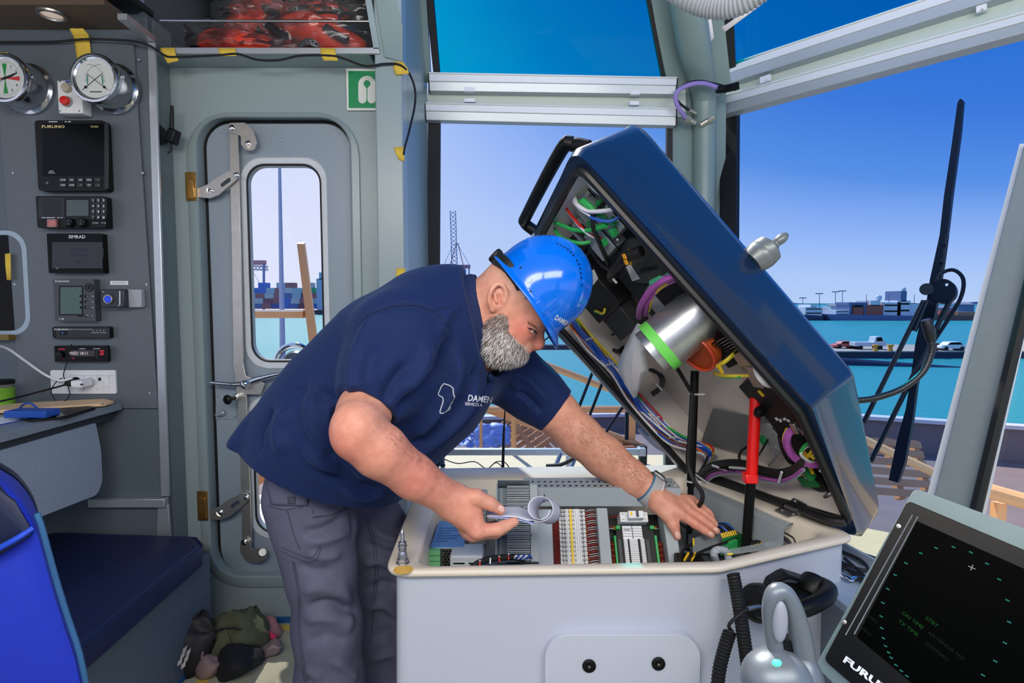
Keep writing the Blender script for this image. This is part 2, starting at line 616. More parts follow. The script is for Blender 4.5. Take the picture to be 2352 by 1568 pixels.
# corner column
YQ = 2.93
part('column_plate', TEAL, wf, lambda b: b.plate([at(1535,262, YQ - .05), at(1612,262, YQ - .02), at(1612,1140, YQ - .02), at(1528,1140, YQ - .05)],(0,.05,0)))
part('column_plate', TEAL, wf, lambda b: b.plate([at(1608,180, YQ - .02), at(1668,180, YQ), at(1662,1140, YQ), at(1608,1140, YQ - .02)],(0,.05,0)))
part('column_plate', TEAL, wf, lambda b: b.plate([UP(1486,-60), UP(1575,-60), UP(1600,262), UP(1540,262)],(0,.03,.02)))
part('column_plate', TEAL, wf, lambda b: b.plate([UP(1560,-60), UP(1652,-60), UP(1680,200), UP(1590,262)],(0,.03,.02)))
part('column_pipe', TEAL, wf, lambda b: b.tube([at(1616,1140, YQ - .05), at(1616,700, YQ - .05), at(1618,300, YQ - .05), at(1614,205, YQ - .08), at(1592,90, YQ - .25), at(1570,-60, YQ - .42)],[.055,.055,.055,.06,.075,.075],20,5))

# right window on its own slanting plane
RA, RB, RC = at(1690,262,2.95), at(2352,65,2.03), at(2115,1240,1.85)
rn = (RB - RA).cross(RC - RA).normalized()
if rn.dot(CAMP - RA) < 0: rn = -rn
RW = lambda px, py, h=0: on(px, py, RA + rn * h, rn)
w3 = thing('window_3', 'large slanting tinted window on the starboard bow with the wiper outside', 'window', RW(1900,1000), kind='structure')
part('gasket', BLACKM, w3, lambda b: b.plate([RW(1655,250), RW(1692,238), RW(1684,1330), RW(1645,1330)], rn * -.03))
part('pane', GLASS3, w3, lambda b: b.plate([RW(1668,262,-.015), RW(2420,40,-.015), RW(2080,1420,-.015), RW(1660,1400,-.015)], rn * -.004))
part('sill_gasket', BLACKM, w3, lambda b: b.plate([RW(1880,1236), RW(2060,1296), RW(2050,1330), RW(1870,1270)], rn * -.02))
w4 = thing('window_4', 'deep blue tinted upper starboard window above the slanting blind cassettes', 'window', RW(1900,60), kind='structure')
UA = RW(1690,190)
rl = (V((RB - RA)).normalized())
upn = rl.cross((V((0,0,1)) + V((rn.x, rn.y, 0)).normalized() * .55).normalized()).normalized()
RU = lambda px, py, h=0: on(px, py, UA + upn * h * (1 if upn.dot(CAMP - UA) > 0 else -1), upn)
part('gasket', BLACKM, w4, lambda b: b.plate([RU(1652,-60), RU(1682,-60), RU(1692,200), RU(1664,210)], RU(1652,-60,-.03) - RU(1652,-60)))
part('pane', GLASS2, w4, lambda b: b.plate([RU(1655,-60,-.012), RU(2420,-60,-.012), RU(2420,-20,-.012), RU(1665,215,-.012)], upn * .003))
part('transom', PALE, wf, lambda b: b.plate([RW(1650,196), RW(2460,-80), RW(2460,40), RW(1650,262)], rn * -.04))

# right post, its gasket and the next window
POSTM = mat('post_paint', (142,152,154),.38, vary=.03)
wr = thing('wall_right', 'grey window post on the starboard side leaning outwards', 'wall', RW(2180,1240), kind='structure')
part('post_face', POSTM, wr, lambda b: b.plate([RW(2352,330,.02), RW(2420,330,.02), RW(2218,1300,.02), RW(2104,1300,.02)], rn * -.06), bevel=.004)
part('sunlit_post_edge', WHITE, wr, lambda b: b.plate([RW(2342,330,.0), RW(2356,330,.0), RW(2108,1300,.0), RW(2086,1300,.0)], rn * -.02))  # sunlit edges of the post put in as white strips
part('sunlit_post_edge', WHITE, wr, lambda b: b.plate([RW(2420,400,.03), RW(2434,400,.03), RW(2232,1300,.03), RW(2214,1300,.03)], rn * -.02))
part('gasket', BLACKM, wr, lambda b: b.tube([RW(2400,500,.04), RW(2330,800,.04), RW(2225,1240,.04)],.016,8,2))
w5 = thing('window_5', 'narrow strip of the next starboard window beyond the post', 'window', RW(2330,1250), kind='structure')
part('pane', GLASSD, w5, lambda b: b.plate([RW(2430,380,-.0), RW(2700,380,-.0), RW(2600,1300,-.0), RW(2225,1300,-.0)], rn * -.004))

# left window frame seen past the instrument board
w6 = thing('window_6', 'rounded corner of a window at the far left edge', 'window', at(10,760,2.22), kind='structure')
l6 = lambda a, y: [V((at(-160,0, y).x + u, y, at(0,650, y).z + v)) for u, v in rrect(.60 - a * 2,.40 - a * 2,.07 - a * .6,6)]
part('frame', mat('window_frame_blue_grey', (158,178,192),.35), w6, lambda b: b.plate(l6(0,2.185),(0,.012,0),[l6(.018,2.185)]), bevel=.003)
part('pane', SCREEN, w6, lambda b: b.plate(l6(.016,2.192),(0,.003,0)))
part('sill_strip', mat('brown_sill', (120,98,40),.5), w6, lambda b: b.bb((at(-60,770,2.18).x, 2.16, at(0,780,2.18).z),(at(30,770,2.18).x, 2.19, at(0,768,2.18).z)))

# the wheelhouse goes on behind the photographer: side and rear walls with wide window openings
for nm, lab, (a, b_) in (('wall_port', 'port side wall behind the photographer with window opening', ((-2.3,-1.6),(-2.3,2.2))),('wall_rear', 'rear wall behind the photographer with window opening', ((2.2,-1.6),(-2.3,-1.6))),('wall_starboard', 'starboard side wall behind the photographer with window opening', ((2.2,1.2),(2.2,-1.6)))):
    a, b_ = V((*a, 0)), V((*b_, 0))
    d = (b_ - a).normalized()
    L_ = (b_ - a).length
    hole = [a + d * .25 + V((0,0,.95)), b_ - d * .25 + V((0,0,.95)), b_ - d * .25 + V((0,0,2.25)), a + d * .25 + V((0,0,2.25))]
    o = MB().plate([a, b_, b_ + V((0,0,2.46)), a + V((0,0,2.46))], d.cross(V((0,0,1))) * -.04,[hole]).build(nm, GREY)
    tag(o, lab, 'wall', kind='structure')
# ------------------------------------------------------------------ the harbour outside
TAN = mat('tan_paint', (222,160,108),.5, vary=.04)
DKB = mat('dark_blue_paint', (20,34,66),.5)
ZW = -7.5
wat = bpy.data.materials.new('harbour_water')
wat.use_nodes = True
_nt = wat.node_tree
_b = _nt.nodes['Principled BSDF']
_b.inputs['Base Color'].default_value = lin((46,146,150))
_b.inputs['Roughness'].default_value = .35
_b.inputs['Specular IOR Level'].default_value = .2
_t = _nt.nodes.new('ShaderNodeTexCoord')
_z = _nt.nodes.new('ShaderNodeTexNoise'); _z.inputs['Scale'].default_value = 1.2; _z.inputs['Detail'].default_value = 5
_bp = _nt.nodes.new('ShaderNodeBump'); _bp.inputs['Strength'].default_value = .35; _bp.inputs['Distance'].default_value = .3
_nt.links.new(_t.outputs['Object'], _z.inputs['Vector'])
_nt.links.new(_z.outputs['Fac'], _bp.inputs['Height'])
_nt.links.new(_bp.outputs[0], _b.inputs['Normal'])
w = MB().add([(-3000,6, ZW),(3000,6, ZW),(3000,5000, ZW),(-3000,5000, ZW)],[(0,1,2,3)]).build('sea', wat)
tag(w, 'turquoise harbour water outside the windows', 'sea', kind='structure')

# far shore: low hills and quay
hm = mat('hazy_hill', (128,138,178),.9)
hl = MB()
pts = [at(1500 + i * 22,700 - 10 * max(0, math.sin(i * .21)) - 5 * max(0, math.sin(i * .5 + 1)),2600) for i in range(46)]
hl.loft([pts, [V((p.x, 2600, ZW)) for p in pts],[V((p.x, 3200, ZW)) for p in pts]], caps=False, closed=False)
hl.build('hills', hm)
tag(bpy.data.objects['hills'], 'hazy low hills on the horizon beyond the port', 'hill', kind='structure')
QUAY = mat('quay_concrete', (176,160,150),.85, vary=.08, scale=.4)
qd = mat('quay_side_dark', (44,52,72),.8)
def quay(px0, px1, py_top, y, depth, name, label, hgt=None, sidem=qd):
    z = at(0, py_top, y).z
    x0, x1 = at(px0,700, y).x, at(px1,700, y).x
    t = thing(name, label, 'quay', (x0, y, ZW), kind='structure')
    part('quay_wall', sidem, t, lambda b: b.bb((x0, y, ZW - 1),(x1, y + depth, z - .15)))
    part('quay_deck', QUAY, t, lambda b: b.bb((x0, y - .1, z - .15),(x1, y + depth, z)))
    return z
zq1 = quay(1500,2700,806,90,14, 'quay', 'concrete quay with parked vehicles across the water')
zq2 = quay(900,2900,741,300,160, 'quay', 'long far quay below the moored ships')
zq3 = quay(-200,1240,712,420,100, 'quay', 'container quay across the water to the left')

# rail post along quay: long black fender pipe on the near quay
fp = MB().tube([at(1700,822,84), at(2300,868,76)],1.15,12,1)
tag(fp.build('fender_pipe', DKB), 'long dark floating pipe along the near quay edge', 'pipe')

# vehicles
def car(px, py, y, L, m, label, truck=False):
    c = at(px, py, y); z = zq1
    t = thing('truck' if truck else 'car', label, 'truck' if truck else 'car', (c.x, y, z))
    x = c.x
    side = [(-.5,.15),(-.5,.32),(-.44,.40),(-.28,.44),(-.16,.66),(.22,.68),(.38,.46),(.5,.42),(.5,.15)] if not truck else [(-.5,.2),(-.5,.46),(.12,.46),(.14,.80),(.34,.82),(.42,.52),(.5,.48),(.5,.2)]
    part('body', m, t, lambda b: b.plate([V((x + u * L, y, z + v * L * .5)) for u, v in side],(0,1.7,0)), bevel=.08)
    g = [(-.26,.46),(-.15,.63),(.2,.65),(.34,.47)] if not truck else [(.17,.52),(.18,.76),(.32,.78),(.38,.54)]
    part('window', SCREEN, t, lambda b: b.plate([V((x + u * L, y - .02, z + v * L * .5)) for u, v in g],(0,1.74,0)))
    for u in (-.31,.31):
        part('wheel', BLACKM, t, lambda b: b.cyl((x + u * L, y - .05, z + .33),(x + u * L, y + 1.75, z + .33),.33, n=16))
car(2192,800,91,4.1, mat('white_car_paint', (225,228,232),.3), 'white hatchback car parked on the quay beside the window post')
car(2000,800,93,5.2, mat('pale_truck_paint', (200,206,216),.35), 'pale pickup truck on the quay behind the wiper', True)
car(1944,803,95,3.6, mat('red_car_paint', (190,90,86),.35), 'faded red car on the quay next to the pale pickup')
bo = MB().lathe([(.5,0),(.45,.3),(.3,.5),(.3,.9),(.6,1.0),(.55,1.25),(0,1.3)], V((at(2152,800,90).x, 90.5, zq1)),(0,0,1),14).build('bollard', mat('rust_red', (140,60,46),.7))
tag(bo, 'rust red mooring bollard on the quay left of the white car', 'bollard')
for i, (px, lab) in enumerate(((2048, 'yellow bollard on the quay right of the pickup'),(2014, 'small yellow bollard on the quay edge below the pickup'))):
    bo = MB().lathe([(.4,0),(.35,.25),(.28,.4),(.28,.7),(.5,.8),(.45,1.0),(0,1.05)], V((at(px, 800,90).x, 90.3, zq1)),(0,0,1),12).build('bollard', mat('bollard_yellow', (226,150,40),.6))
    tag(bo, lab, 'bollard')

# ships and sheds of the far port
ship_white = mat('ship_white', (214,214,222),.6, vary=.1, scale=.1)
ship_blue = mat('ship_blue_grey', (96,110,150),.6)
rust = mat('rusty_red', (170,92,76),.7)
def ship(name, lab, px0, px1, y, hull, blocks):
    x0, x1 = at(px0,700, y).x, at(px1,700, y).x
    zt = at(0,726, y).z
    t = thing(name, lab, 'ship', ((x0 + x1) / 2, y, ZW))
    L = x1 - x0
    part('hull', hull, t, lambda b: b.plate([V((x0, y, zt + 1)), V((x1, y, zt)), V((x1 - L * .04, y, ZW - .5)), V((x0 + L * .05, y, ZW - .5))],(0,18,0)))
    for px, py, px2, py2, m, nm in blocks:
        a, c = at(px, py, y + 3), at(px2, py2, y + 3)
        part(nm, m, t, lambda b: b.bb((a.x, y + 3, c.z),(c.x, y + 15, a.z)))
        if nm == 'deckhouse' and (px2 - px) > 24:
            for r in range(2):
                part('window_band', SCREEN, t, lambda b: b.bb((a.x + .5, y + 2.9, a.z - (a.z - c.z) * (.25 + r * .4)),(c.x - .5, y + 3.05, a.z - (a.z - c.z) * (.15 + r * .4))))
    return t
S = ship('cargo_ship', 'white research ship with a tall bridge block moored at the far quay', 1900,2150,278, ship_blue, [
    (2062,690,2090,728, ship_white, 'deckhouse'),(2070,668,2082,692, ship_blue, 'mast'),(2030,694,2068,728, ship_white, 'deckhouse'),(1990,700,2028,728, rust, 'deck_cargo'),(2000,690,2022,702, ship_white, 'deckhouse'),(1950,694,1992,700, ship_blue, 'gantry'),(1952,700,1956,728, ship_blue, 'gantry_leg'),(1984,700,1988,728, ship_blue, 'gantry_leg'),(1960,706,1984,728, rust, 'deck_cargo'),(2092,698,2110,728, ship_white, 'deckhouse'),(1920,712,1950,728, ship_white, 'deckhouse')])
part('radome', ship_white, S, lambda b: b.ball(at(2018,684,283),1.5))
part('radome', ship_white, S, lambda b: b.ball(at(2076,664,283),1.0))
for px in (1990,2042,2100):
    part('mast', ship_blue, S, lambda b: b.cyl(at(px, 728,284), at(px, 676,284),.25,.12, n=6))
ship('barge', 'low dark barge with brown cargo moored right of the research ship', 2156,2246,278, mat('brown_hull', (120,86,80),.7),[(2160,712,2192,728, rust, 'deck_cargo'),(2200,716,2240,728, mat('tan_cargo', (170,130,104),.7), 'deck_cargo')])
ship('ferry', 'white low ferry moored left of the research ship', 1836,1893,278, mat('dark_hull', (52,58,84),.7),[(1850,705,1888,728, ship_white, 'deckhouse'),(1862,699,1876,706, ship_white, 'deckhouse')])
for px, top, y, wh in ((1882,674,385, 'second from the left of the four'),(1919,670,400, 'third from the left of the four'),(1935,668,390, 'rightmost and tallest of the four'),(1844,684,410, 'leftmost and shortest of the four')):
    o = MB().cyl(at(px, 728, y), at(px, top, y),.3,.2, n=6).box(at(px, top, y),(5,.6,.6)).build('light_mast', ship_blue)
    tag(o, 'thin light mast behind the far port, ' + wh, 'lamp post', 'light masts of the far port')

# far gantry at the right edge of the window
def lattice(b, p, q, wd, n=8, r=.18):
    ax = (q - p)
    side = V((wd, 0,0)) if abs(ax.normalized().z) > .5 else V((0,0, wd))
    for s in (-.5,.5):
        b.cyl(p + side * s, q + side * s, r, n=5)
    for i in range(n):
        u, w_ = p + ax * (i / n), p + ax * ((i + 1) / n)
        b.cyl(u - side * .5, w_ + side * .5, r * .7, n=4)
        b.cyl(u + side * .5, w_ - side * .5, r * .7, n=4)

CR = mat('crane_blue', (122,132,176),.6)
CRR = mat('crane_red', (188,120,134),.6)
def crane(px, base, lab, y, s, boom_px=None):
    q = lambda dx, py: at(px + dx * s, py, y)
    t = thing('container_crane', lab, 'crane', q(0, base))
    h = base
    def Y(f): return base - f
    for dx in (-26,-14,20,30):
        part('leg', CR, t, lambda b: b.cyl(q(dx, base), q(dx * .97, Y(100 * s)),.5 * s * y / 420, n=6))
    part('portal_beam', CRR, t, lambda b: b.bb(q(-29, Y(96 * s)) + V((0,-1,0)), q(32, Y(104 * s)) + V((0,3,0))))
    part('machinery_house', CR, t, lambda b: b.bb(q(-10, Y(76 * s)) + V((0,-2,0)), q(22, Y(94 * s)) + V((0,3,0))), bevel=.6)
    part('cab', CRR, t, lambda b: b.bb(q(-6, Y(70 * s)) + V((0,-3,0)), q(8, Y(78 * s)) + V((0,0,0))))
    part('boom', CR, t, lambda b: lattice(b, q(-4, Y(100 * s)), q(-8, Y(228 * s)),4.0 * s * y / 420,14,.28))
    part('mast_frame', CRR, t, lambda b: (b.cyl(q(-14, Y(104 * s)), q(0, Y(152 * s)),.3), b.cyl(q(16, Y(104 * s)), q(4, Y(152 * s)),.3), b.cyl(q(-2, Y(152 * s)), q(6, Y(152 * s)),.4)))
    part('stay', CR, t, lambda b: (b.cyl(q(-28, Y(104 * s)), q(-10, Y(145 * s)),.16, n=5), b.cyl(q(30, Y(104 * s)), q(4, Y(150 * s)),.16, n=5)))
    return t
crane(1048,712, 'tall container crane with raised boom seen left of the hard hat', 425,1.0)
t = thing('container_crane', 'blue and red container crane seen through the door window', 'crane', at(590,712,440))
part('leg', CR, t, lambda b: b.cyl(at(606,712,440), at(606,606,440),1.0, n=6))
part('leg', CR, t, lambda b: b.cyl(at(560,712,440), at(560,606,440),1.0, n=6))
part('boom', CRR, t, lambda b: b.bb(at(548,608,440), at(612,598,442)))
part('trolley_frame', CR, t, lambda b: lattice(b, at(552,614,440), at(616,616,440),3.0,8,.4))
part('stay', CR, t, lambda b: b.cyl(at(580,622,440), at(602,660,440),.15, n=5))

# containers stacked on the left quay, seen through the door window: each one a box of its own
cc = [(36,98,190),(150,84,98),(150,172,190),(24,150,110),(176,176,188),(64,96,160),(120,60,84),(40,70,150)]
cm = [mat('container_paint_' + w_, c, .6, vary=.08, scale=.3) for w_, c in zip(('blue', 'maroon', 'pale', 'green', 'silver', 'slate', 'wine', 'navy'), cc)]
order = [[7,5,1,7,0,5,6,0,5,7],[2,4,6,1,0,4,1,2,5,6],[2,1,4,1,5,2,6,1,2,4],[0,0,2,1,4,2,3,3,1,2],[None, 0, None, 2,1, None, 4, None, None, 3]]
for r, row in enumerate(order):
    for c, k in enumerate(row):
        if k is None: continue
        a = at(560 + c * 21 + r * 3,709 - r * 12,424); d = at(560 + c * 21 + r * 3 + 20,709 - (r + 1) * 12,424)
        o = MB().bb((a.x, 424, a.z),(d.x, 430, d.z)).build('shipping_container', cm[k])
        nm = ('blue', 'maroon', 'pale', 'green', 'silver', 'slate', 'wine red', 'navy')[k]
        od = ('1st', '2nd', '3rd', '4th', '5th', '6th', '7th', '8th', '9th', '10th')[c]
        od0 = ('first', 'second', 'third', 'fourth', 'fifth', 'sixth', 'seventh', 'eighth', 'ninth', 'tenth')[c]
        rw = ('lowest', 'second lowest', 'middle', 'second highest', 'topmost')[r]
        tag(o, f'{nm} shipping container, {od} from the left in the {rw} row of the stack', 'container', 'containers on the far quay')
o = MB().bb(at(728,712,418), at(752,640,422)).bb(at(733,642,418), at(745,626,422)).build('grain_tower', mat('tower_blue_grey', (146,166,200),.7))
tag(o, 'pale blue grey tower at the right of the container stacks', 'tower')

# own vessel: foredeck, bulwark, rails
DECK = mat('foredeck_grey', (132,114,112),.8, vary=.1, scale=2)
BULW = mat('bulwark_purple_grey', (122,110,114),.7, vary=.08, scale=1.5)
zd = -2.0
fd = MB().bb((-9,3.4, zd - .3),(12,16.5, zd)).build('foredeck', DECK)
tag(fd, 'dark foredeck of the vessel below the wheelhouse windows', 'deck', kind='structure')
bwk = thing('bulwark', 'dark bulwark with a pale capping rail around the foredeck', 'bulwark', (0,15, zd), kind='structure')
for (x0, y0),(x1, y1) in (((-9,13.5),(3.2,14.8)),((3.2,14.8),(14,10.5))):
    a, b_ = V((x0, y0, zd)), V((x1, y1, zd))
    z1 = at(0,966,(y0 + y1) / 2).z - zd
    part('bulwark_plate', BULW, bwk, lambda b: b.plate([a, b_, b_ + V((0,0, z1)), a + V((0,0, z1))],(0,.08,0)))
    part('capping_rail', mat('rail_pale', (206,204,214),.6), bwk, lambda b: b.plate([a + V((0,-.12, z1)), b_ + V((0,-.12, z1)), b_ + V((0,.2, z1)), a + V((0,.2, z1))],(0,0,.08)))

sp = thing('sunlit_deck_ledge', 'pale sunlit walkway ledge just outside the windows', 'ledge', (0,3.2,.2), kind='structure')
part('walkway', mat('cream_deck', (238,214,168),.7), sp, lambda b: b.bb((-1.2,3.35,.05),(1.6,4.6,.10)))
part('walkway', mat('cream_deck2', (238,206,150),.7), sp, lambda b: b.plate([V((1.45,3.25,.1)), V((4.2,1.4,.1)), V((4.2,.9,.1)), V((1.5,2.3,.1)), V((1.3,2.6,.1))],(0,0,.05)))

def rail(lab, pts, r, name='handrail', m=TAN, cat='rail', k=2):
    t = thing(name, lab, cat, (pts[0].x, pts[0].y, zd))
    part('bar', m, t, lambda b: b.tube(pts, r, 10, k))
    for p in (pts[0], pts[-1]):
        part('stanchion', m, t, lambda b: b.cyl((p.x, p.y, zd), p, r * .8, n=8))
    return t
rail('tan sloping handrail outside beside the open lid', [at(1180,808,4.6), at(1250,836,4.5), at(1440,908,4.3), at(1560,950,4.2)],.026)
rail('tan level handrail outside below the sloping one', [at(900,945,5.0), at(1130,940,5.0), at(1620,940,5.0)],.032)
rail('dark blue level rail outside at the waterline', [at(1010,797,6), at(1340,797,6), at(1560,797,6)],.03, m=DKB)
o = MB().plate([at(1100,942,5.05), at(1170,942,5.05), at(1330,1000,5.05), at(1300,1012,5.05)],(0,.05,0)).build('gusset_plate', TAN)
tag(o, 'tan triangular gusset plate under the level handrail', 'plate')
ps = thing('tan_post', 'tan upright post of the foredeck rail seen under the shirt', 'post', at(1105,1040,5.0))
part('post', TAN, ps, lambda b: b.bb(at(1101,1040,5.0), at(1108,945,5.04)))
ps = thing('rail_bracket', 'tan bracket frame outside behind the console corner', 'frame', at(1450,1030,4.4))
part('post', TAN, ps, lambda b: b.bb(at(1443,1035,4.4), at(1457,940,4.45)))
part('brace', TAN, ps, lambda b: b.tube([at(1380,990,4.4), at(1475,1025,4.4)],.03,6,1))
part('foot', mat('rust_brown', (150,86,50),.7), ps, lambda b: b.bb(at(1400,1034,4.3), at(1474,1018,4.4)))
rail('pale sloping handrail outside the starboard window', [at(1880,960,4.2), at(1990,1012,4.0), at(2145,1085,3.7), at(2250,1135,3.5)],.03, m=mat('pale_tan_paint', (250,190,130),.5))
rail('white tan handrail beyond the far right post', [at(2230,1115,3.4), at(2420,1170,3.1)],.045, m=mat('pale_tan_paint', (250,190,130),.5))
ps = thing('rail_post', 'tan post of the handrail beyond the far right post', 'post', at(2290,1230,3.3))
part('post', mat('pale_tan_paint', (0,0,0)), ps, lambda b: b.bb(at(2283,1300,3.3), at(2297,1150,3.35)))

# boarding frame and mast seen through the door window
fr = thing('boarding_frame', 'tan square-tube frame with leaning post outside the door', 'frame', at(720,800,4.2))
part('post', TAN, fr, lambda b: b.loft([[at(682,560,4.2), at(698,560,4.2), at(701,556,4.3), at(685,556,4.3)],[at(711,800,4.0), at(731,800,4.0), at(733,800,4.1), at(713,800,4.1)],[at(760,1260,3.7), at(788,1260,3.7), at(790,1260,3.8), at(762,1260,3.8)]]), fix=True)
part('crossbar', TAN, fr, lambda b: b.bb(at(500,730,4.1), at(702,716,4.16)))
part('crossbar_top', mat('crossbar_cream', (246,230,214),.5), fr, lambda b: b.bb(at(500,716,4.1), at(702,711,4.16)))  # paler strip along the top of the crossbar
o = MB().cyl(at(650,860,12), at(642,380,12),.062,.03, n=12).build('signal_mast', mat('mast_blue_grey', (150,166,200),.5))
tag(o, 'slim grey signal mast seen through the upper door window', 'mast')
rg = thing('vent_cowl', 'round chrome rimmed vent cowl outside at the foot of the upper door window', 'vent', (at(680,830,2.85).x, 2.87,0))
part('pipe', mat('cowl_dark', (90,96,110),.4,.6), rg, lambda b: b.cyl((at(680,836,2.87).x, 2.89,-.05), at(680,836,2.89),.04, n=14))
part('ring', CHROME, rg, lambda b: b.tube([at(676 + 42 * math.cos(a),835 - 42 * math.sin(a),2.8) for a in [math.pi * i / 10 for i in range(11)]],.016,10,2))
part('face', mat('cowl_dark', (90,96,110),.4,.6), rg, lambda b: b.lathe([(.07,0),(.06,.02),(0,.03)], at(680,836,2.85),(0,-1,0),20))

# sunlit tan deck gear seen through the lower door window
dg = thing('deck_gear', 'sunlit tan deck machinery seen through the lower door window', 'machinery', at(620,1220,4.0))
part('housing', mat('orange_tan', (236,158,84),.6), dg, lambda b: b.bb(at(560,1140,4.0), at(640,1000,4.8)))
part('roller', mat('cream_roller', (236,226,214),.6), dg, lambda b: b.cyl(at(560,1160,3.8), at(680,1160,3.8),.07, n=14))
part('grating', mat('orange_tan', (0,0,0)), dg, lambda b: [b.bb(at(570 + i * 14,1230,3.7), at(576 + i * 14,1172,3.75)) for i in range(7)])
part('floor_plate', mat('cream_roller', (0,0,0)), dg, lambda b: b.bb((at(500,0,3.5).x, 3.0,.0),(at(760,0,4.6).x, 4.8,-.05)))

# pallets on the foredeck
WOOD = mat('pallet_wood', (216,158,112),.8, vary=.12, scale=3)
def pallet(name, lab, o, ux, uy, n=7, w=1.2, l=1.0):
    t = thing(name, lab, 'pallet', o)
    ux, uy = V(ux).normalized(), V(uy).normalized()
    uz = ux.cross(uy)
    R = Matrix((ux, uy, uz)).transposed()
    for i in range(n):
        part('slat', WOOD, t, lambda b: b.box(o + ux * 0 + uy * (l * (i + .5) / n - l / 2) + uz * .12,(w, l / n * .68,.022), R))
    for i in (-1,0,1):
        part('bearer', WOOD, t, lambda b: b.box(o + ux * (w / 2 - .06) * i + uz * .055,(.10, l, .10), R))
    return t
pallet('wooden_pallet', 'wooden pallet leaning on edge on the foredeck behind the shirt', at(1205,1005,10.5),(.82,.1,.57),(.45,.3,-.75))
pallet('wooden_pallet', 'second wooden pallet leaning against the first on the foredeck', at(1262,1000,11.9),(-.7,.1,.7),(.6,.4,.55))
pallet('wooden_pallet', 'stacked wooden pallet on deck seen right of the open lid', at(2045,1078,8.2),(.95,.1,-.1),(.1,.55,.8),6,1.0,.9)
sh = mat('pale_plastic_sheet', (150,166,220),.5)
def sheet(lab, cx, cy, y, w, h, seed):
    rnd = random.Random(seed)
    c = at(cx, cy, y)
    b = MB()
    n = 9
    vs = []
    for i in range(n):
        for j in range(n):
            u, v = i / (n - 1) - .5, j / (n - 1) - .5
            vs.append(c + V((u * w, -.12 * rnd.random() + .3 * v, v * h * (1 - .5 * abs(u)) + rnd.random() * .05)))
    b.add(vs, [(i * n + j, (i + 1) * n + j, (i + 1) * n + j + 1, i * n + j + 1) for i in range(n - 1) for j in range(n - 1)])
    o = b.build('plastic_sheet', sh, angle=180)
    o.modifiers.new('thick', 'SOLIDIFY').thickness = .01
    return tag(o, lab, 'sheet')
sheet('crumpled pale blue plastic sheeting on the foredeck left of the pallets', 1130,1000,9.6,.62,.36,3)
sheet('small scrap of pale blue sheeting on the foredeck under the shirt hem', 1080,1012,10.6,.4,.2,5)

for i, (px0, px1, top, y, m_, lab) in enumerate(((1872,1902,712,290, rust, 'rust red low shed left of the research ship'),(1908,1930,704,300, ship_white, 'small white shed left of the deck gantry'),(1996,2016,716,296, mat('port_orange', (220,110,70),.7), 'orange shed in front of the research ship'),(2036,2056,712,294, mat('port_white', (226,224,228),.7), 'bright white shed in front of the ship bridge'),(2100,2126,714,292, mat('port_pink', (196,150,150),.7), 'pinkish shed right of the ship bridge'),(2158,2186,708,298, ship_blue, 'blue grey shed at the right end of the far quay'),(2200,2238,700,296, mat('port_grey_blue', (110,126,160),.7), 'tall grey blue shed beside the window post'))):
    zq = zq2
    a = at(px0,741, y + 12); d = at(px1, top, y + 12)
    t = thing('harbour_shed', lab, 'shed', (a.x, y + 12, zq))
    part('wall', m_, t, lambda b: b.bb((a.x, y + 12, zq),(d.x, y + 22, d.z)))
    part('roof', mat('shed_roof', (150,140,150),.7), t, lambda b: b.plate([V((a.x - .4, y + 11.6, d.z)), V((d.x + .4, y + 11.6, d.z)), V((d.x + .4, y + 17, d.z + 1.2)), V((a.x - .4, y + 17, d.z + 1.2))],(0,0,.3)))
    part('door_opening', SCREEN, t, lambda b: b.bb((a.x + (d.x - a.x) * .3, y + 11.9, zq),(a.x + (d.x - a.x) * .6, y + 12.05, zq + (d.z - zq) * .6)))
# ------------------------------------------------------------------ the wheelhouse console and its raised lid
ZR = .81                                   # height of the console rim
CREAM = mat('cream_gelcoat', (222,212,196),.38, vary=.03, scale=6)
CBODY = mat('console_grey_gelcoat', (196,202,218),.34, vary=.02, scale=3)
DUCT = mat('grey_pvc', (158,168,174),.5, vary=.03)
PCB = mat('circuit_board_green', (24,128,62),.5, vary=.1, scale=90)


def offs(loop, d, z=None):                 # inset of a horizontal loop
    n = len(loop)
    c = sum((p for p in loop), V()) / n
    out = []
    for i in range(n):
        t = loop[(i + 1) % n] - loop[i - 1]
        m = V((t.y, -t.x, 0)).normalized()
        if m.dot(loop[i] - c) > 0: m = -m
        q = loop[i] + m * d
        out.append(V((q.x, q.y, loop[i].z if z is None else z)))
    return out


cpts = [atz(884,1311, ZR), atz(1655,1301, ZR), atz(1966,1230, ZR), atz(1590,1066, ZR), atz(975,1075, ZR)]
RIM = roundpoly(cpts, [.05,.10,.035,.07,.06],7)
INN = roundpoly([atz(950,1301, ZR), atz(1650,1289, ZR), atz(1905,1226, ZR), atz(1572,1092, ZR), atz(1015,1098, ZR)],[.05,.10,.05,.06,.05],7)
con = thing('console', 'pale grey moulded wheelhouse console opened up in front of the man', 'console', (.15,1.5,0))
shell = [offs(RIM, .035,.0), offs(RIM, .012, ZR - .30), offs(RIM, .016, ZR - .025), offs(RIM, .012, ZR - .012)]
bt = offs(RIM, .05,0)
part('body', CBODY, con, lambda b: b.loft([bt] + shell[1:], caps=False))
prof = [offs(RIM, .012, ZR - .016), offs(RIM, .001, ZR - .014), offs(RIM, -.002, ZR - .009), offs(RIM, -.001, ZR - .003), offs(RIM, .004, ZR), INN, offs(INN, .006, ZR - .006), offs(INN, .012, ZR - .14), offs(INN, .03, ZR - .165)]
part('rim', CREAM, con, lambda b: b.loft(prof, caps=False), angle=50)
part('tray_floor', mat('tray_grey', (150,158,166),.5, vary=.05), con, lambda b: b.plate(offs(INN, .02, ZR - .16),(0,0,-.01)))
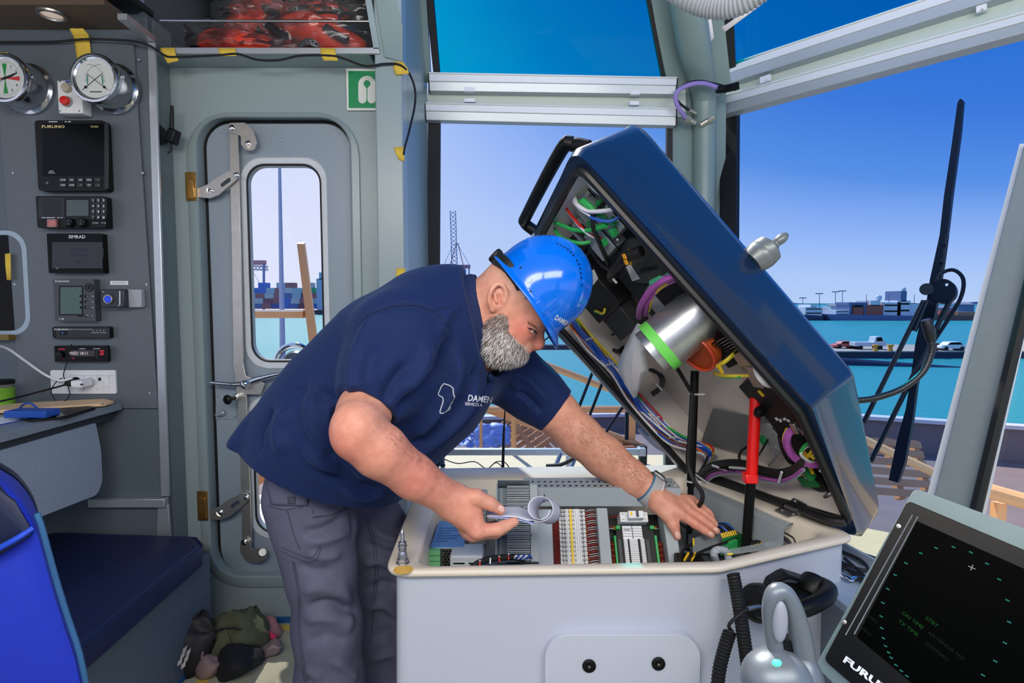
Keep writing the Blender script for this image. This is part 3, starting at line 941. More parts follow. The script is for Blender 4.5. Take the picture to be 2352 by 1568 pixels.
# access plate with two latches on the front
a, b_ = at(1252,1458,1.117), at(1606,1640,1.117)
ap = part('access_plate', CBODY, con, lambda b: b.plate([V(((a.x + b_.x) / 2 + u, 1.117 + .0,(a.z + b_.z) / 2 + v)) for u, v in rrect(b_.x - a.x, a.z - b_.z, .05,8)],(0,.05,0)), bevel=.004, seg=3)
yp = 1.117
for px, py in ((1353,1528),(1512,1523)):
    part('latch', BLACK, ap, lambda b: (b.lathe([(.014,0),(.0138,.003),(.011,.0045),(.0105,.002),(.006,.002),(.005,.004),(0,.0042)], at(px, py, yp),(0,-1,0),24)))
    part('latch_screw', STEEL, ap, lambda b: b.lathe([(.0028,.003),(.0024,.0048),(0,.005)], at(px, py, yp),(0,-1,0),10))

# stud bolt on the left front corner of the rim
sb = atz(925,1293, ZR)
st = thing('stud_bolt', 'zinc stud bolt with two nuts on the left front corner of the console rim', 'bolt', sb)
ZINC = mat('zinc', (170,176,186),.35,.9, vary=.15, scale=90)
def hexa(b, z0, z1, r): b.cyl(sb + V((0,0, z0)), sb + V((0,0, z1)), r, n=6)
part('base_nut', ZINC, st, lambda b: (b.cyl(sb, sb + V((0,0,.003)),.014, n=20), hexa(b, .003,.010,.0125), b.lathe([(.0095,.010),(.0095,.020),(.007,.026),(.005,.027)], sb, (0,0,1),18)), bevel=.0008)
part('nut', ZINC, st, lambda b: (hexa(b, .027,.036,.0085), b.cyl(sb + V((0,0,.036)), sb + V((0,0,.038)),.0098, n=18), hexa(b, .038,.046,.0085)), bevel=.0008)
part('thread', ZINC, st, lambda b: b.lathe([(.0036 + (.0006 if i % 2 else 0),.020 + i * .0018) for i in range(27)] + [(.001,.0715)], sb, (0,0,1),10))
# stain under the bolt
o = MB().lathe([(.02,.0002),(.014,.0006),(0,.0007)], atz(926,1308, ZR + .0003),(0,0,1),14).build('resin_stain', mat('resin', (232,180,84),.5, vary=.2, scale=300))
tag(o, 'small amber resin stain below the stud bolt on the console rim', 'stain')

# ---------------- what lies in the tray
ZT = .722
def zb(b, px0, py0, px1, py1, z0, z1):      # box whose top face spans the pixels on height z1
    p, q = atz(px0, py0, z1), atz(px1, py1, z1)
    b.bb((min(p.x, q.x), min(p.y, q.y), z0),(max(p.x, q.x), max(p.y, q.y), z1))


# rear duct with slotted cover
rd = thing('wiring_duct', 'long grey cable duct with slotted top along the back of the console tray', 'cable duct', atz(1390,1150,.812))
x0, x1 = atz(1204,1130,.859).x, atz(1570,1130,.859).x
part('trunk', DUCT, rd, lambda b: b.bb((x0,1.470,.812),(x1,1.475,.859)).bb((x0,1.55,.812),(x1,1.555,.859)).bb((x0,1.475,.812),(x1,1.555,.818)), bevel=.001)
slots = []
ns = 25
for i in range(ns):
    for j in (0,1):
        xc = x0 + (x1 - x0) * (i + .55) / ns
        yc = 1.493 + j * .034
        slots.append([V((xc + u + v * .25, yc + v, .859)) for u, v in rrect(.0075,.020,.002,1)])
part('slotted_cover', DUCT, rd, lambda b: b.plate([V((x0,1.470,.859)), V((x1,1.470,.859)), V((x1,1.555,.859)), V((x0,1.555,.859))],(0,0,.003), slots))
part('cable_fill', mat('dark_cables', (30,34,60),.6, vary=.3, scale=120, dark=(140,30,40)), rd, lambda b: [b.tube([(x0 + .01,1.485 + k * .018,.842),((x0 + x1) / 2,1.487 + k * .018,.836 + .004 * (k % 2)),(x1 - .01,1.485 + k * .018,.842)],.006,6,4) for k in range(4)])

# right duct along the slanting side
rq = [atz(1588,1121,.80), atz(1634,1108,.80), atz(1846,1192,.80), atz(1800,1216,.80)]
du = thing('wiring_duct', 'slanting grey cable duct with comb slots beside the lid hinge', 'cable duct', (rq[0] + rq[2]) / 2 - V((0,0,.1)))
dn = V((0,0,-.062))
part('front_wall', DUCT, du, lambda b: b.plate([rq[0], rq[3], rq[3] + dn, rq[0] + dn],(.003,.004,0)))
part('back_wall', DUCT, du, lambda b: b.plate([rq[1], rq[2], rq[2] + dn, rq[1] + dn],(-.003,-.004,0)))
ax, wx = rq[3] - rq[0], rq[1] - rq[0]
sl = []
for i in range(34):
    t = (i + .6) / 35
    for s0, s1 in ((.14,.86),):
        c0 = rq[0] + ax * t + wx * s0; c1 = rq[0] + ax * t + wx * s1
        h = ax.normalized() * .0028
        sl.append([c0 - h, c0 + h, c1 + h + ax * .012, c1 - h + ax * .012])
part('comb_cover', DUCT, du, lambda b: b.plate(rq, (0,0,.003), sl))
for k in range(7):
    cc_ = [(40,44,50),(30,88,190),(210,210,214),(40,44,50),(226,190,40),(60,66,72),(30,88,190)][k]
    q0 = rq[3] + (rq[2] - rq[3]) * (.2 + .09 * k) + V((0,0,-.03 - .008 * (k % 3)))
    part('cable', mat('duct_cable_%d' % k if False else 'cable_' + ('black', 'blue', 'white', 'black', 'yellow', 'grey', 'blue')[k], cc_, .45), du, lambda b: b.tube([q0 - ax * .4, q0 - ax * .04, q0 + ax * .03 + V((0,0,-.015)), q0 + ax * .06 + V((0,0,-.06))],.005 if k in (0,5) else .003,6,4))

# the equipment plate stands steeply in the tray: what is laid out flat below is tilted onto it
yt0, yt1 = atz(1330,1300, ZT).y, 1.712
E0, E1 = at(1176,1302,1.385), at(1176,1170,1.472)
EUP = E1 - E0
ENR = EUP.cross(V((1,0,0))).normalized()
if ENR.y > 0: ENR = -ENR
def tilt(p):
    t = (p.y - yt0) / (yt1 - yt0)
    return E0 + EUP * t + V((p.x * (1.435 / 1.517),0,0)) + ENR * (p.z - ZT)
xs = lambda px: atz(px, 1235, ZT).x
MB.warp = tilt
# left ribbed duct
ld = thing('wiring_duct', 'tall ribbed cable duct left of the flat divider in the console tray', 'cable duct', atz(1180,1200,.66))
xa, xb, ya, yb = xs(1142), xs(1218), yt0 + .01,1.84
part('trunk', DUCT, ld, lambda b: b.bb((xb, ya, .66),(xb + .022, yb + .02,.765)).bb((xa - .004, ya, .66),(xa, yb + .02,.775)).bb((xa, yb + .015,.66),(xb, yb + .02,.80)), bevel=.001)
part('end_cap', DUCT, ld, lambda b: b.bb((xa + .025, ya - .012,.66),(xb + .022, ya - .006,.752)), bevel=.001)
nf = 38
rib = mat('duct_rib', (186,194,198),.42)
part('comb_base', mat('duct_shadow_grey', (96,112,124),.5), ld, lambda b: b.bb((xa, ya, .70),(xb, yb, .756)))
for i in range(nf):
    y = ya + (yb - ya) * (i + .5) / nf
    part('rib', rib, ld, lambda b: b.box(((xa + xb) / 2 + .012, y, .766),(xb - xa - .028,.0052,.022), Matrix.Rotation(.18 * math.sin(i * 1.7),3, 'X')))
part('dot_strip', rib, ld, lambda b: [b.bb((xa + .008, ya + (yb - ya) * (i + .35) / nf, .756),(xa + .012, ya + (yb - ya) * (i + .65) / nf, .758)) for i in range(nf)])
for yy in (ya + (yb - ya) * .33, ya + (yb - ya) * .72):
    part('cover_edge', DUCT, ld, lambda b: b.bb((xa, yy, .756),(xb + .004, yy + .004,.784)))

# flat divider
dv = thing('divider_plate', 'flat grey blue divider plate between ribbed duct and terminal blocks', 'plate', atz(1250,1240,.70))
part('plate', mat('divider_grey', (164,176,190),.45), dv, lambda b: b.bb((xs(1224), yt0 - .03,.69),(xs(1273),1.73,.706)), bevel=.002)

# terminal blocks: one strip, each terminal a piece with its red ferrules and white jumpers
tb = thing('terminal_strip', 'strip of white terminal blocks with red wires and a yellow marker line', 'terminal strip', atz(1330,1230,.67))
TW = mat('terminal_white', (206,208,210),.5, vary=.05, scale=200)
nt_ = 26
red_w = mat('red_wire', (196,34,28),.45)
whw = mat('white_wire', (226,226,228),.45)
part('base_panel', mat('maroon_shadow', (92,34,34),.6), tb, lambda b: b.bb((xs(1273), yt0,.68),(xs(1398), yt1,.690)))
for i in range(nt_):
    y = yt0 + (yt1 - yt0) * (i + .5) / nt_
    h = (yt1 - yt0) / nt_ * .44
    part('terminal_block', TW, tb, lambda b: b.bb((xs(1288), y - h, .688),(xs(1350), y + h, ZT + .004 * (i % 2))))
    for q in (1294,1300,1342):
        part('terminal_screw', BLACK, tb, lambda b: b.cyl((xs(q), y, ZT - .002),(xs(q), y, ZT + .0052),.0024, n=8))
    part('red_wire', red_w, tb, lambda b: b.tube([(xs(1272), y, .70),(xs(1279), y - .002,.717),(xs(1290), y + .001,.716)],.0024,6,3))
    part('ferrule', mat('orange_ferrule', (240,110,30),.5), tb, lambda b: b.cyl((xs(1350), y, .716),(xs(1356), y, .716),.0024, n=6))
    if i % 1 == 0:
        part('white_wire', whw if i % 3 else red_w, tb, lambda b: b.tube([(xs(1355), y, .716),(xs(1364), y + .003,.722),(xs(1376), y + .008,.716),(xs(1384), y + .010,.69)],.0024,6,3))
part('marker_strip', mat('marker_yellow', (240,200,40),.5), tb, lambda b: b.bb((xs(1313), yt0, ZT),(xs(1318), yt1, ZT + .007)))
part('marker_strip', WHITE, tb, lambda b: b.bb((xs(1304), yt0, ZT),(xs(1309), yt1, ZT + .006)))
part('marker_strip', WHITE, tb, lambda b: b.bb((xs(1324), yt0, ZT),(xs(1336), yt1, ZT + .006)))
MARK = mat('dark_print', (40,44,52),.6, vary=0)
part('printed_dots', MARK, tb, lambda b: [b.bb((xs(q), yt0 + (yt1 - yt0) * (i + .3) / 40, ZT + .006),(xs(q) + .002, yt0 + (yt1 - yt0) * (i + .7) / 40, ZT + .0064)) for q in (1305.5,1327,1332) for i in range(40)])['kind'] = 'stuff'

# small vertical duct, then the relay rack
vd = thing('wiring_duct', 'narrow smooth grey duct cover between terminal strip and relay rack', 'cable duct', atz(1385,1235,.67))
part('cover', DUCT, vd, lambda b: b.bb((xs(1377), yt0 - .02,.67),(xs(1403),1.712,.738)), bevel=.002)
vd = thing('wiring_duct', 'narrow grey duct cover right of the relay rack below the outstretched hand', 'cable duct', atz(1545,1235,.67))
part('cover', DUCT, vd, lambda b: b.bb((xs(1532), yt0 - .02,.67),(xs(1560),1.712,.738)), bevel=.002)

rk = thing('relay_rack', 'black relay rack with white label cards and green plug connectors', 'relay rack', atz(1465,1240,.67))
part('base', BLACK, rk, lambda b: b.bb((xs(1405), yt0,.67),(xs(1532),1.705,.686)).bb((xs(1422), yt0,.686),(xs(1512),1.60,.712)), bevel=.001)
# circuit breaker at the top
br = part('breaker', WHITE, rk, lambda b: b.bb((xs(1432),1.615,.686),(xs(1498),1.685,.735)).bb((xs(1448),1.622,.735),(xs(1484),1.675,.760)), bevel=.002)
part('breaker_label', mat('marker_yellow', (0,0,0)), br, lambda b: b.bb((xs(1452),1.640,.760),(xs(1457),1.665,.761)))
part('breaker_toggle', mat('dark_blue_toggle', (30,40,70),.4), br, lambda b: b.bb((xs(1466),1.628,.760),(xs(1470),1.670,.768)))
part('breaker_screw', STEEL, br, lambda b: [b.cyl((xs(q), yy, .735),(xs(q), yy, .7365),.0045, n=10) for q in (1438,1492) for yy in (1.632,1.668)])
card = mat('label_card', (226,228,232),.6)
for col in (0,1):
    for r in range(5):
        yy = 1.598 - r * .0185
        part('label_card', card, rk, lambda b: b.bb((xs(1437 + col * 24), yy - .016,.712),(xs(1459 + col * 24), yy, .719)))
part('bar_code', MARK, rk, lambda b: [b.bb((xs(1441 + i * 1.2),1.566,.719),(xs(1441.6 + i * 1.2),1.576,.7194)) for i in range(12)])
for r in range(14):
    yy = 1.508 - r * .0128
    if yy < yt0 + .005: break
    part('label_card', card, rk, lambda b: b.bb((xs(1451), yy - .0105,.712),(xs(1470), yy, .720)))
    for q in (1437,1476):
        part('relay_key', card, rk, lambda b: b.bb((xs(q), yy - .0105,.712),(xs(q + 9), yy, .722)))
    for q in (1429,1494):
        part('relay_ring', INK, rk, lambda b: b.tube([(xs(q) + .003 * math.cos(a), yy - .005 + .004 * math.sin(a),.713) for a in [i * math.pi / 4 for i in range(8)]],.0006,4,1, closed=True))
for q, s in ((1422,-1),(1502,1)):
    part('plug_connector', GREEN, rk, lambda b: b.bb((xs(q),1.573,.69),(xs(q + 10),1.598,.724)), bevel=.001)
    part('plug_connector', GREEN, rk, lambda b: b.bb((xs(1416 if s < 0 else 1511), yt0,.69),(xs(1421 if s < 0 else 1517),1.535,.716)), bevel=.001)
    for k, m_ in ((0, red_w),(1, whw)):
        yy = 1.592 - k * .013
        part('wire', m_, rk, lambda b: b.tube([(xs(q + (0 if s < 0 else 10)), yy, .712),(xs(q + s * 12), yy + .002,.716),(xs(q + s * 22), yy + .006,.708)],.0026,6,3))
        part('ferrule', YELL, rk, lambda b: b.cyl((xs(q + (0 if s < 0 else 10)), yy, .712),(xs(q + (-6 if s < 0 else 16)), yy + .001,.7145),.0034, n=6))
    for k in range(14):
        yy = yt0 + .004 + k * .0125
        if yy > 1.535: break
        part('wire', (red_w if k % 3 else mat('orange_ferrule', (0,0,0))), rk, lambda b: b.tube([(xs(1415 if s < 0 else 1518), yy, .708),(xs(1409 if s < 0 else 1524), yy + .003,.715),(xs(1404 if s < 0 else 1531), yy + .007,.70)],.0024,6,3))
part('wire', red_w, rk, lambda b: b.tube([(xs(1404),1.668,.70),(xs(1418),1.664,.722),(xs(1433),1.66,.724)],.0026,6,3))

MB.warp = None
# power supplies on the left
pw = thing('power_supply', 'blue topped power supply with perforated end and green connectors', 'power supply', atz(1010,1270,.66))
pa, pb = atz(985,1256,.765), atz(1065,1256,.765)
part('case', STEEL, pw, lambda b: b.bb((pa.x + .008, pa.y, .66),(pb.x, pa.y + .16,.763)), bevel=.001)
part('top_label', mat('label_blue', (96,150,214),.4, vary=.05, scale=90), pw, lambda b: b.bb((pa.x + .004, pa.y, .763),(pb.x, pa.y + .16,.766)))
part('print', mat('label_ink_blue', (40,84,150),.5), pw, lambda b: [b.bb((pa.x + .012, pa.y + .03 + i * .016,.766),(pa.x + .012 + .03 + .02 * ((i * 7) % 3), pa.y + .034 + i * .016,.7663)) for i in range(6)])
part('connector', mat('mint_green', (122,200,140),.5), pw, lambda b: [b.bb((pa.x, pa.y - .012,.68 + i * .014),(pa.x + .028, pa.y, .692 + i * .014)) for i in range(6)])
part('vent_grid', BLACK, pw, lambda b: [b.cyl((pa.x + .036 + (i % 5) * .0075 + (.0037 if (i // 5) % 2 else 0), pa.y - .0008,.755 - (i // 5) * .0066),(pa.x + .036 + (i % 5) * .0075 + (.0037 if (i // 5) % 2 else 0), pa.y, .755 - (i // 5) * .0066),.0031, n=6) for i in range(50)])
for dx, m_ in ((0, BLUEW),(.009, mat('brown_wire', (128,72,40),.5))):
    part('wire', m_, pw, lambda b: b.tube([(pa.x + .012 + dx, pa.y - .012,.715),(pa.x - .004 + dx, pa.y - .026,.705),(pa.x - .03 + dx, pa.y - .05,.68)],.0042,8,4))
    part('ferrule', YELL, pw, lambda b: b.cyl((pa.x + .014 + dx, pa.y - .011,.7165),(pa.x + .004 + dx, pa.y - .02,.710),.0052, n=8))
for nm_, lab_, (px0, px1, pyf, pyb, zt) in (('converter', 'light grey vented converter box at the front of the console tray', (1033,1112,1276,1247,.765)),('converter', 'grey converter box at the back of the tray behind the holding hand', (1056,1120,1150,1122,.79))):
    a, b_ = atz(px0, pyf, zt), atz(px1, pyb, zt)
    t = thing(nm_, lab_, 'converter', V(((a.x + b_.x) / 2, a.y, .66)))
    part('case', mat('converter_grey', (188,196,204),.4), t, lambda b: b.plate([(a.x, a.y, zt),(b_.x, a.y, zt),(b_.x, a.y - .006, zt - .01),(b_.x, a.y - .010,.66),(a.x - .004, a.y - .010,.66),(a.x - .004, a.y - .006, zt - .01)],(0, b_.y - a.y, 0)) if False else b.bb((a.x, a.y, .66),(b_.x, b_.y, zt)), bevel=.005)
    part('vent_louvre', BLACK, t, lambda b: [b.bb((a.x + .008 + j * (b_.x - a.x) * .47, a.y - .0006, zt - .02 - i * .011),(a.x + (b_.x - a.x) * .45 + j * (b_.x - a.x) * .47, a.y + .001, zt - .0165 - i * .011)) for i in range(4) for j in (0,1)])
# black braided cable with red and white clips
cb = thing('braided_cable', 'black braided cable with red and white clips at the front of the tray', 'cable', atz(1140,1288,.74))
p0, p1, p2 = atz(1088,1300,.745), atz(1125,1284,.752), atz(1182,1279,.75)
part('braid', BLACKM, cb, lambda b: b.tube([p0 - V((.02,.02,.03)), p0, p1, p2, p2 + V((.02,.04,-.03))],.0075,10,4))
for t_ in (.15,.4,.62,.85):
    c = p0 * (1 - t_) + p2 * t_ + V((0,-.002,.007))
    part('clip', RED if t_ != .4 else WHITE, cb, lambda b: b.tube([c + V((0,.008 * math.cos(a) + .002,.008 * math.sin(a) - .006)) for a in [i * math.pi / 6 for i in range(7)]],.0022,6,1))
    part('clip_tip', WHITE, cb, lambda b: b.cyl(c, c + V((0,0,.005)),.0022, n=6))
for k in range(6):
    o = MB().tube([atz(1180 + k * 5,1283,.748), atz(1186 + k * 6,1276,.757), atz(1196 + k * 5,1282,.74)],.0026,6,4).build('blue_wire', BLUEW if k % 2 else whw)
    tag(o, ('blue', 'white')[(k + 1) % 2 if False else (0 if k % 2 else 1)] + ' loose wire end, ' + ('first', 'second', 'third', 'fourth', 'fifth', 'sixth')[k] + ' from the left at the open front of the ribbed duct', 'wire', 'loose wire ends at the ribbed duct')

# right side of the tray: clear cover, green card, loose cables
ac = thing('clear_cover', 'clear plastic cover sheet standing in the right of the console tray', 'cover', atz(1635,1260,.70))
CLEARP = glass_mat('clear_plastic', (.86,.9,.92),.05, opacity=.16, veil=(.7,.78,.84))
part('sheet', CLEARP, ac, lambda b: b.plate([at(1592,1268,1.36), at(1590,1240,1.40), at(1650,1212,1.50), at(1690,1238,1.47), at(1660,1272,1.38)],(0,0,.002)))
part('marker', YELL, ac, lambda b: b.plate([at(1591,1252,1.375), at(1595,1252,1.375), at(1595,1238,1.40), at(1591,1238,1.40)],(0,0,.003)))
ac = thing('clear_cover', 'long clear plastic strip leaning along the right front of the tray', 'cover', atz(1730,1262,.74))
part('sheet', CLEARP, ac, lambda b: b.plate([at(1668,1275,1.32), at(1672,1262,1.33), at(1795,1240,1.36), at(1793,1258,1.34)],(0,.002,0)))
part('marker', YELL, ac, lambda b: b.plate([at(1670,1275,1.318), at(1683,1273,1.318), at(1683,1269,1.32), at(1670,1270,1.32)],(0,-.001,0)))
gc = thing('relay_card', 'green circuit card with yellow wire tags beside the red strut', 'circuit board', at(1680,1260,1.42))
part('board', PCB, gc, lambda b: b.plate([at(1654,1276,1.40), at(1660,1236,1.42), at(1705,1226,1.47), at(1704,1266,1.45)],(.004,.006,0)))
part('component', GREEN, gc, lambda b: b.box(at(1682,1250,1.43),(.03,.012,.022), Matrix.Rotation(.6,3, 'Z')), bevel=.001)
for k in range(7):
    part('wire_tag', YELL, gc, lambda b: b.cyl(at(1662 + k * 5,1236 - k * 1.2,1.425 + k * .006), at(1656 + k * 5,1224 - k * 1.2,1.43 + k * .006),.0026, n=6))
    part('wire', BLACK if k % 3 else BLUEW, gc, lambda b: b.tube([at(1656 + k * 5,1224 - k * 1.2,1.43 + k * .006), at(1640 + k * 4,1212 - k * 2,1.46), at(1632 - k * 4,1196 + k * 3,1.50)],.0022,6,4))
BRICK = [((1612,1238),(1570,1262),(1560,1300)),((1690,1236),(1600,1272),(1568,1302)),((1560,1200),(1588,1215),(1604,1180))]
for k, pp in enumerate(BRICK):
    o = MB().tube([atz(*q, .735) for q in pp],.0038,8,6).build('loose_cable', BLACKM)
    tag(o, ('black loose cable crossing under the fingertips', 'black loose cable sagging across the clear cover', 'short black cable loop behind the thumb')[k], 'cable')
cm_ = thing('cable_clamp', 'dark cable clamp with two yellow tags at the front of the tray', 'clamp', atz(1578,1280,.70))
part('block', BLACK, cm_, lambda b: zb(b, 1563,1292,1606,1268,.69,.728), bevel=.003)
for q in (1572,1588):
    part('wire_tag', YELL, cm_, lambda b: b.cyl(atz(q, 1286,.733), atz(q + 9,1270,.737),.0032, n=6))
cl = thing('corrugated_sleeve', 'translucent corrugated sleeve curling at the front of the tray', 'sleeve', atz(1650,1270,.70))
part('sleeve', mat('milky_plastic', (172,180,190),.35), cl, lambda b: b.tube([atz(1674,1284,.735), atz(1668,1266,.75), atz(1650,1262,.752), atz(1640,1270,.75), atz(1645,1290,.72)],[.008 + (.0012 if i % 2 else 0) for i in range(41)],10,10))
jb = thing('junction_box', 'grey junction box at the back right of the tray', 'box', atz(1650,1215,.66))
part('box', mat('box_grey', (120,126,130),.5), jb, lambda b: zb(b, 1592,1240,1690,1200,.66,.70), bevel=.003)
for k in range(9):
    o = MB().tube([at(1722 + k * 7,1262 - k * 2,1.40), at(1728 + k * 7,1244 - k * 1.4,1.42), at(1736 + k * 7,1250,1.46)],.004,6,4).build('tray_cable', BLACKM)
    tag(o, 'black cable end with yellow tag, ' + ('first', 'second', 'third', 'fourth', 'fifth', 'sixth', 'seventh', 'eighth', 'ninth')[k] + ' one right of the red strut', 'cable', 'black cable ends right of the strut')
    o2 = MB().cyl(at(1726 + k * 7,1256 - k * 2,1.405), at(1727 + k * 7,1247 - k * 1.6,1.418),.0048, n=6)
    b2 = o2.build('wire_tag', YELL, o)
# ------------------------------------------------------------------ the raised lid
LR, LB, LT = atz(1945,1205,.815), atz(1590,1085,.815), at(1345,365,1.345)
ln = (LB - LR).cross(LT - LR).normalized()
if ln.x < 0: ln = -ln                      # outward: away from the tray
L = lambda px, py, h=0.0: on(px, py, LT + ln * h, ln)
le1 = (L(1862,938) - L(1330,345)).normalized()
le2 = ln.cross(le1)
if le2.x > 0: le2 = -le2                   # towards the hidden left edge
LROT = Matrix((le1, le2, ln)).transposed()
lid = thing('console_hatch', 'black hinged console hatch raised on struts with wiring and instruments inside', 'hatch', LR)
LIDM = mat('lid_black_sky_tint', (8,34,66),.30, vary=.06, scale=12, coat=.8)  # black lid; the blue of reflected sky is put into its colour
SEAL = mat('seal_rubber', (24,25,27),.42, vary=.15, scale=60)
LCREAM = mat('lid_liner_cream', (214,206,196),.55, vary=.03)
inner = [LR + le1 * -1.058 + le2 * -.150, LR + le1 * -.318 + le2 * -.152, L(1950,1192), L(1588,1084), L(1193,642)]
outer = [L(1318,338), L(1866,938), L(1974,1236), L(1570,1088), L(1176,655)]
mid = [L(1330,320,.03), L(1876,922,.025), L(1990,1240,.02), L(1570,1082,.02), L(1172,640,.03)]
back = [L(1450,262,.20), L(1960,855,.175), L(2026,1196,.085), L(1655,1000,.16), L(1290,560,.20)]
back0 = [L(1443,268,.17), L(1957,862,.15), L(2024,1204,.07), L(1645,1010,.13), L(1280,570,.17)]
ctr = sum(back, V()) / 5
backi = [p + (ctr - p) * .06 + ln * .012 for p in back]
rr = [.055,.035,.035,.05,.05]
lp = lambda pts, k=1.0: roundpoly(pts, [r * k for r in rr],7)
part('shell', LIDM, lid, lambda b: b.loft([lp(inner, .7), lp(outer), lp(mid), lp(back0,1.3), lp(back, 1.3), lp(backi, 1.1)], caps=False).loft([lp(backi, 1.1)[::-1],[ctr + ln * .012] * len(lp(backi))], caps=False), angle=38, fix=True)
cin = sum(inner, V()) / 5
li = lp(inner, .7)
def shrink(loop, k, h): return [p + (cin - p) * k + ln * h for p in loop]
deep0 = [p + ln * h for p, h in zip(inner, (.13,.12,.055,.115,.13))]
cdp = sum(deep0, V()) / 5
deep = lp([p + (cdp - p) * k for p, k in zip(deep0,(.16,.05,.06,.05,.05))],.9)
part('liner', LCREAM, lid, lambda b: b.loft([li, shrink(li, .015,.012), deep], caps=False).loft([deep, [cdp] * len(li)], caps=False), angle=40, fix=True)
sl_ = smoothline(shrink(li, -.008,-.004),1)
part('seal', SEAL, lid, lambda b: b.tube(shrink(li, -.010,-.006),.011,8,1, closed=True))
sp_ = lambda py0: 0
# grab handle outside the far edge
hh = [L(1322,338,.05), L(1300,336,.04), L(1284,350,.03), L(1214,488,.03), L(1209,508,.035), L(1226,528,.05)]
part('grab_handle', BLACK, lid, lambda b: b.tube([L(1352,338,.10), L(1316,332,.09), L(1290,344,.08), L(1212,490,.08), L(1206,512,.09), L(1236,536,.10)],.0185,12,5))


def lb(b, px, py, su, sv, h0, h1, rot=0):   # box lying on the lid, centred on a pixel
    R = LROT @ Matrix.Rotation(rot, 3, 'Z')
    b.box(L(px, py, (h0 + h1) / 2),(su, sv, abs(h1 - h0)), R)
    return b


def wire(m, pts, r, name='wire', par=None, n=6, k=4):
    return MB().tube([L(*p) for p in pts], r, n, k).build(name, m, par or lid)


GBOX = mat('module_grey', (168,176,176),.45,.3, vary=.05)
W = lambda n, c: mat(n + '_wire', c, .45)
wgreen, wwhite, wred, wyel, wpur = W('green', (44,176,84)), W('white', (226,226,228)), W('red', (196,34,28)), W('yellow', (222,200,50)), W('purple', (176,90,176))
wblk, wbrn, wgry = W('black', (22,22,24)), W('brown', (128,72,40)), W('grey', (140,144,150))
# black instrument backs that fill the upper half
DKP = mat('instrument_back_black', (24,25,27),.5, vary=.12, scale=60)
part('instrument_back', DKP, lid, lambda b: lb(b, 1515,610,.36,.30,.06,.10), bevel=.006)
part('instrument_back', DKP, lid, lambda b: lb(b, 1372,660,.17,.16,.035,.10), bevel=.004)
part('instrument_back', mat('instrument_back_grey', (46,48,50),.55, vary=.1), lid, lambda b: lb(b, 1425,720,.13,.12,.045,.10), bevel=.004)
part('instrument_back', DKP, lid, lambda b: lb(b, 1305,560,.12,.20,.08,.11), bevel=.004)
sim = part('plotter_back', mat('plotter_grey', (66,68,66),.5, vary=.05), lid, lambda b: b.plate(roundpoly([L(1416,590,.05), L(1440,548,.05), L(1500,552,.05), L(1562,640,.05), L(1552,650,.05), L(1458,650,.05)],.02,4), ln * .03), bevel=.003)
text('SIMRAD', L(1490,617,.0485),(L(1470,622,.05) - L(1512,612,.05)),(L(1490,625,.05) - L(1490,612,.05)),.021, BLACK, sim)
part('sticker', WHITE, sim, lambda b: b.plate([L(1438,612,.0495), L(1448,607,.0495), L(1470,640,.0495), L(1452,646,.0495)], ln * .0006))
part('sticker', WHITE, lid, lambda b: b.plate([L(1354,626,.0345), L(1364,618,.0345), L(1374,640,.0345), L(1358,660,.0345)], ln * .0006))
for px, py in ((1446,578),(1449,603),(1512,592)):
    part('yellow_tag', YELL, lid, lambda b: lb(b, px, py, .012,.007,.03,.033,.8))
# converter modules with green plugs
for i, (px, py, su, sv) in enumerate(((1396,542,.085,.085),(1416,494,.085,.070),(1366,478,.060,.065),(1346,524,.060,.055),(1350,432,.04,.05))):
    md = part('converter_module', GBOX if i != 4 else LCREAM, lid, lambda b: lb(b, px, py, su, sv, .018 + .006 * i, .09), bevel=.002)
    part('module_seam', BLACK, md, lambda b: lb(b, px + 6, py + 8, su * .96,.002,.017 + .006 * i, .020 + .006 * i))
    if i < 4:
        part('plug', GREEN, md, lambda b: lb(b, px + 13, py - 9,.022,.014,.004 + .006 * i, .020 + .006 * i, .3), bevel=.001)
        part('plug', GREEN, md, lambda b: lb(b, px - 8, py + 14,.020,.012,.004 + .006 * i, .020 + .006 * i, .3), bevel=.001)
        part('screw', STEEL, md, lambda b: b.cyl(L(px + 22, py + 8,.0165 + .006 * i), L(px + 22, py + 8,.023 + .006 * i),.003, n=8))
        part('module_mark', MARK, md, lambda b: [lb(b, px + 4 + k * 4, py + 2 + k * 4,.002,.012,.0165 + .006 * i, .019 + .006 * i) for k in range(3)])
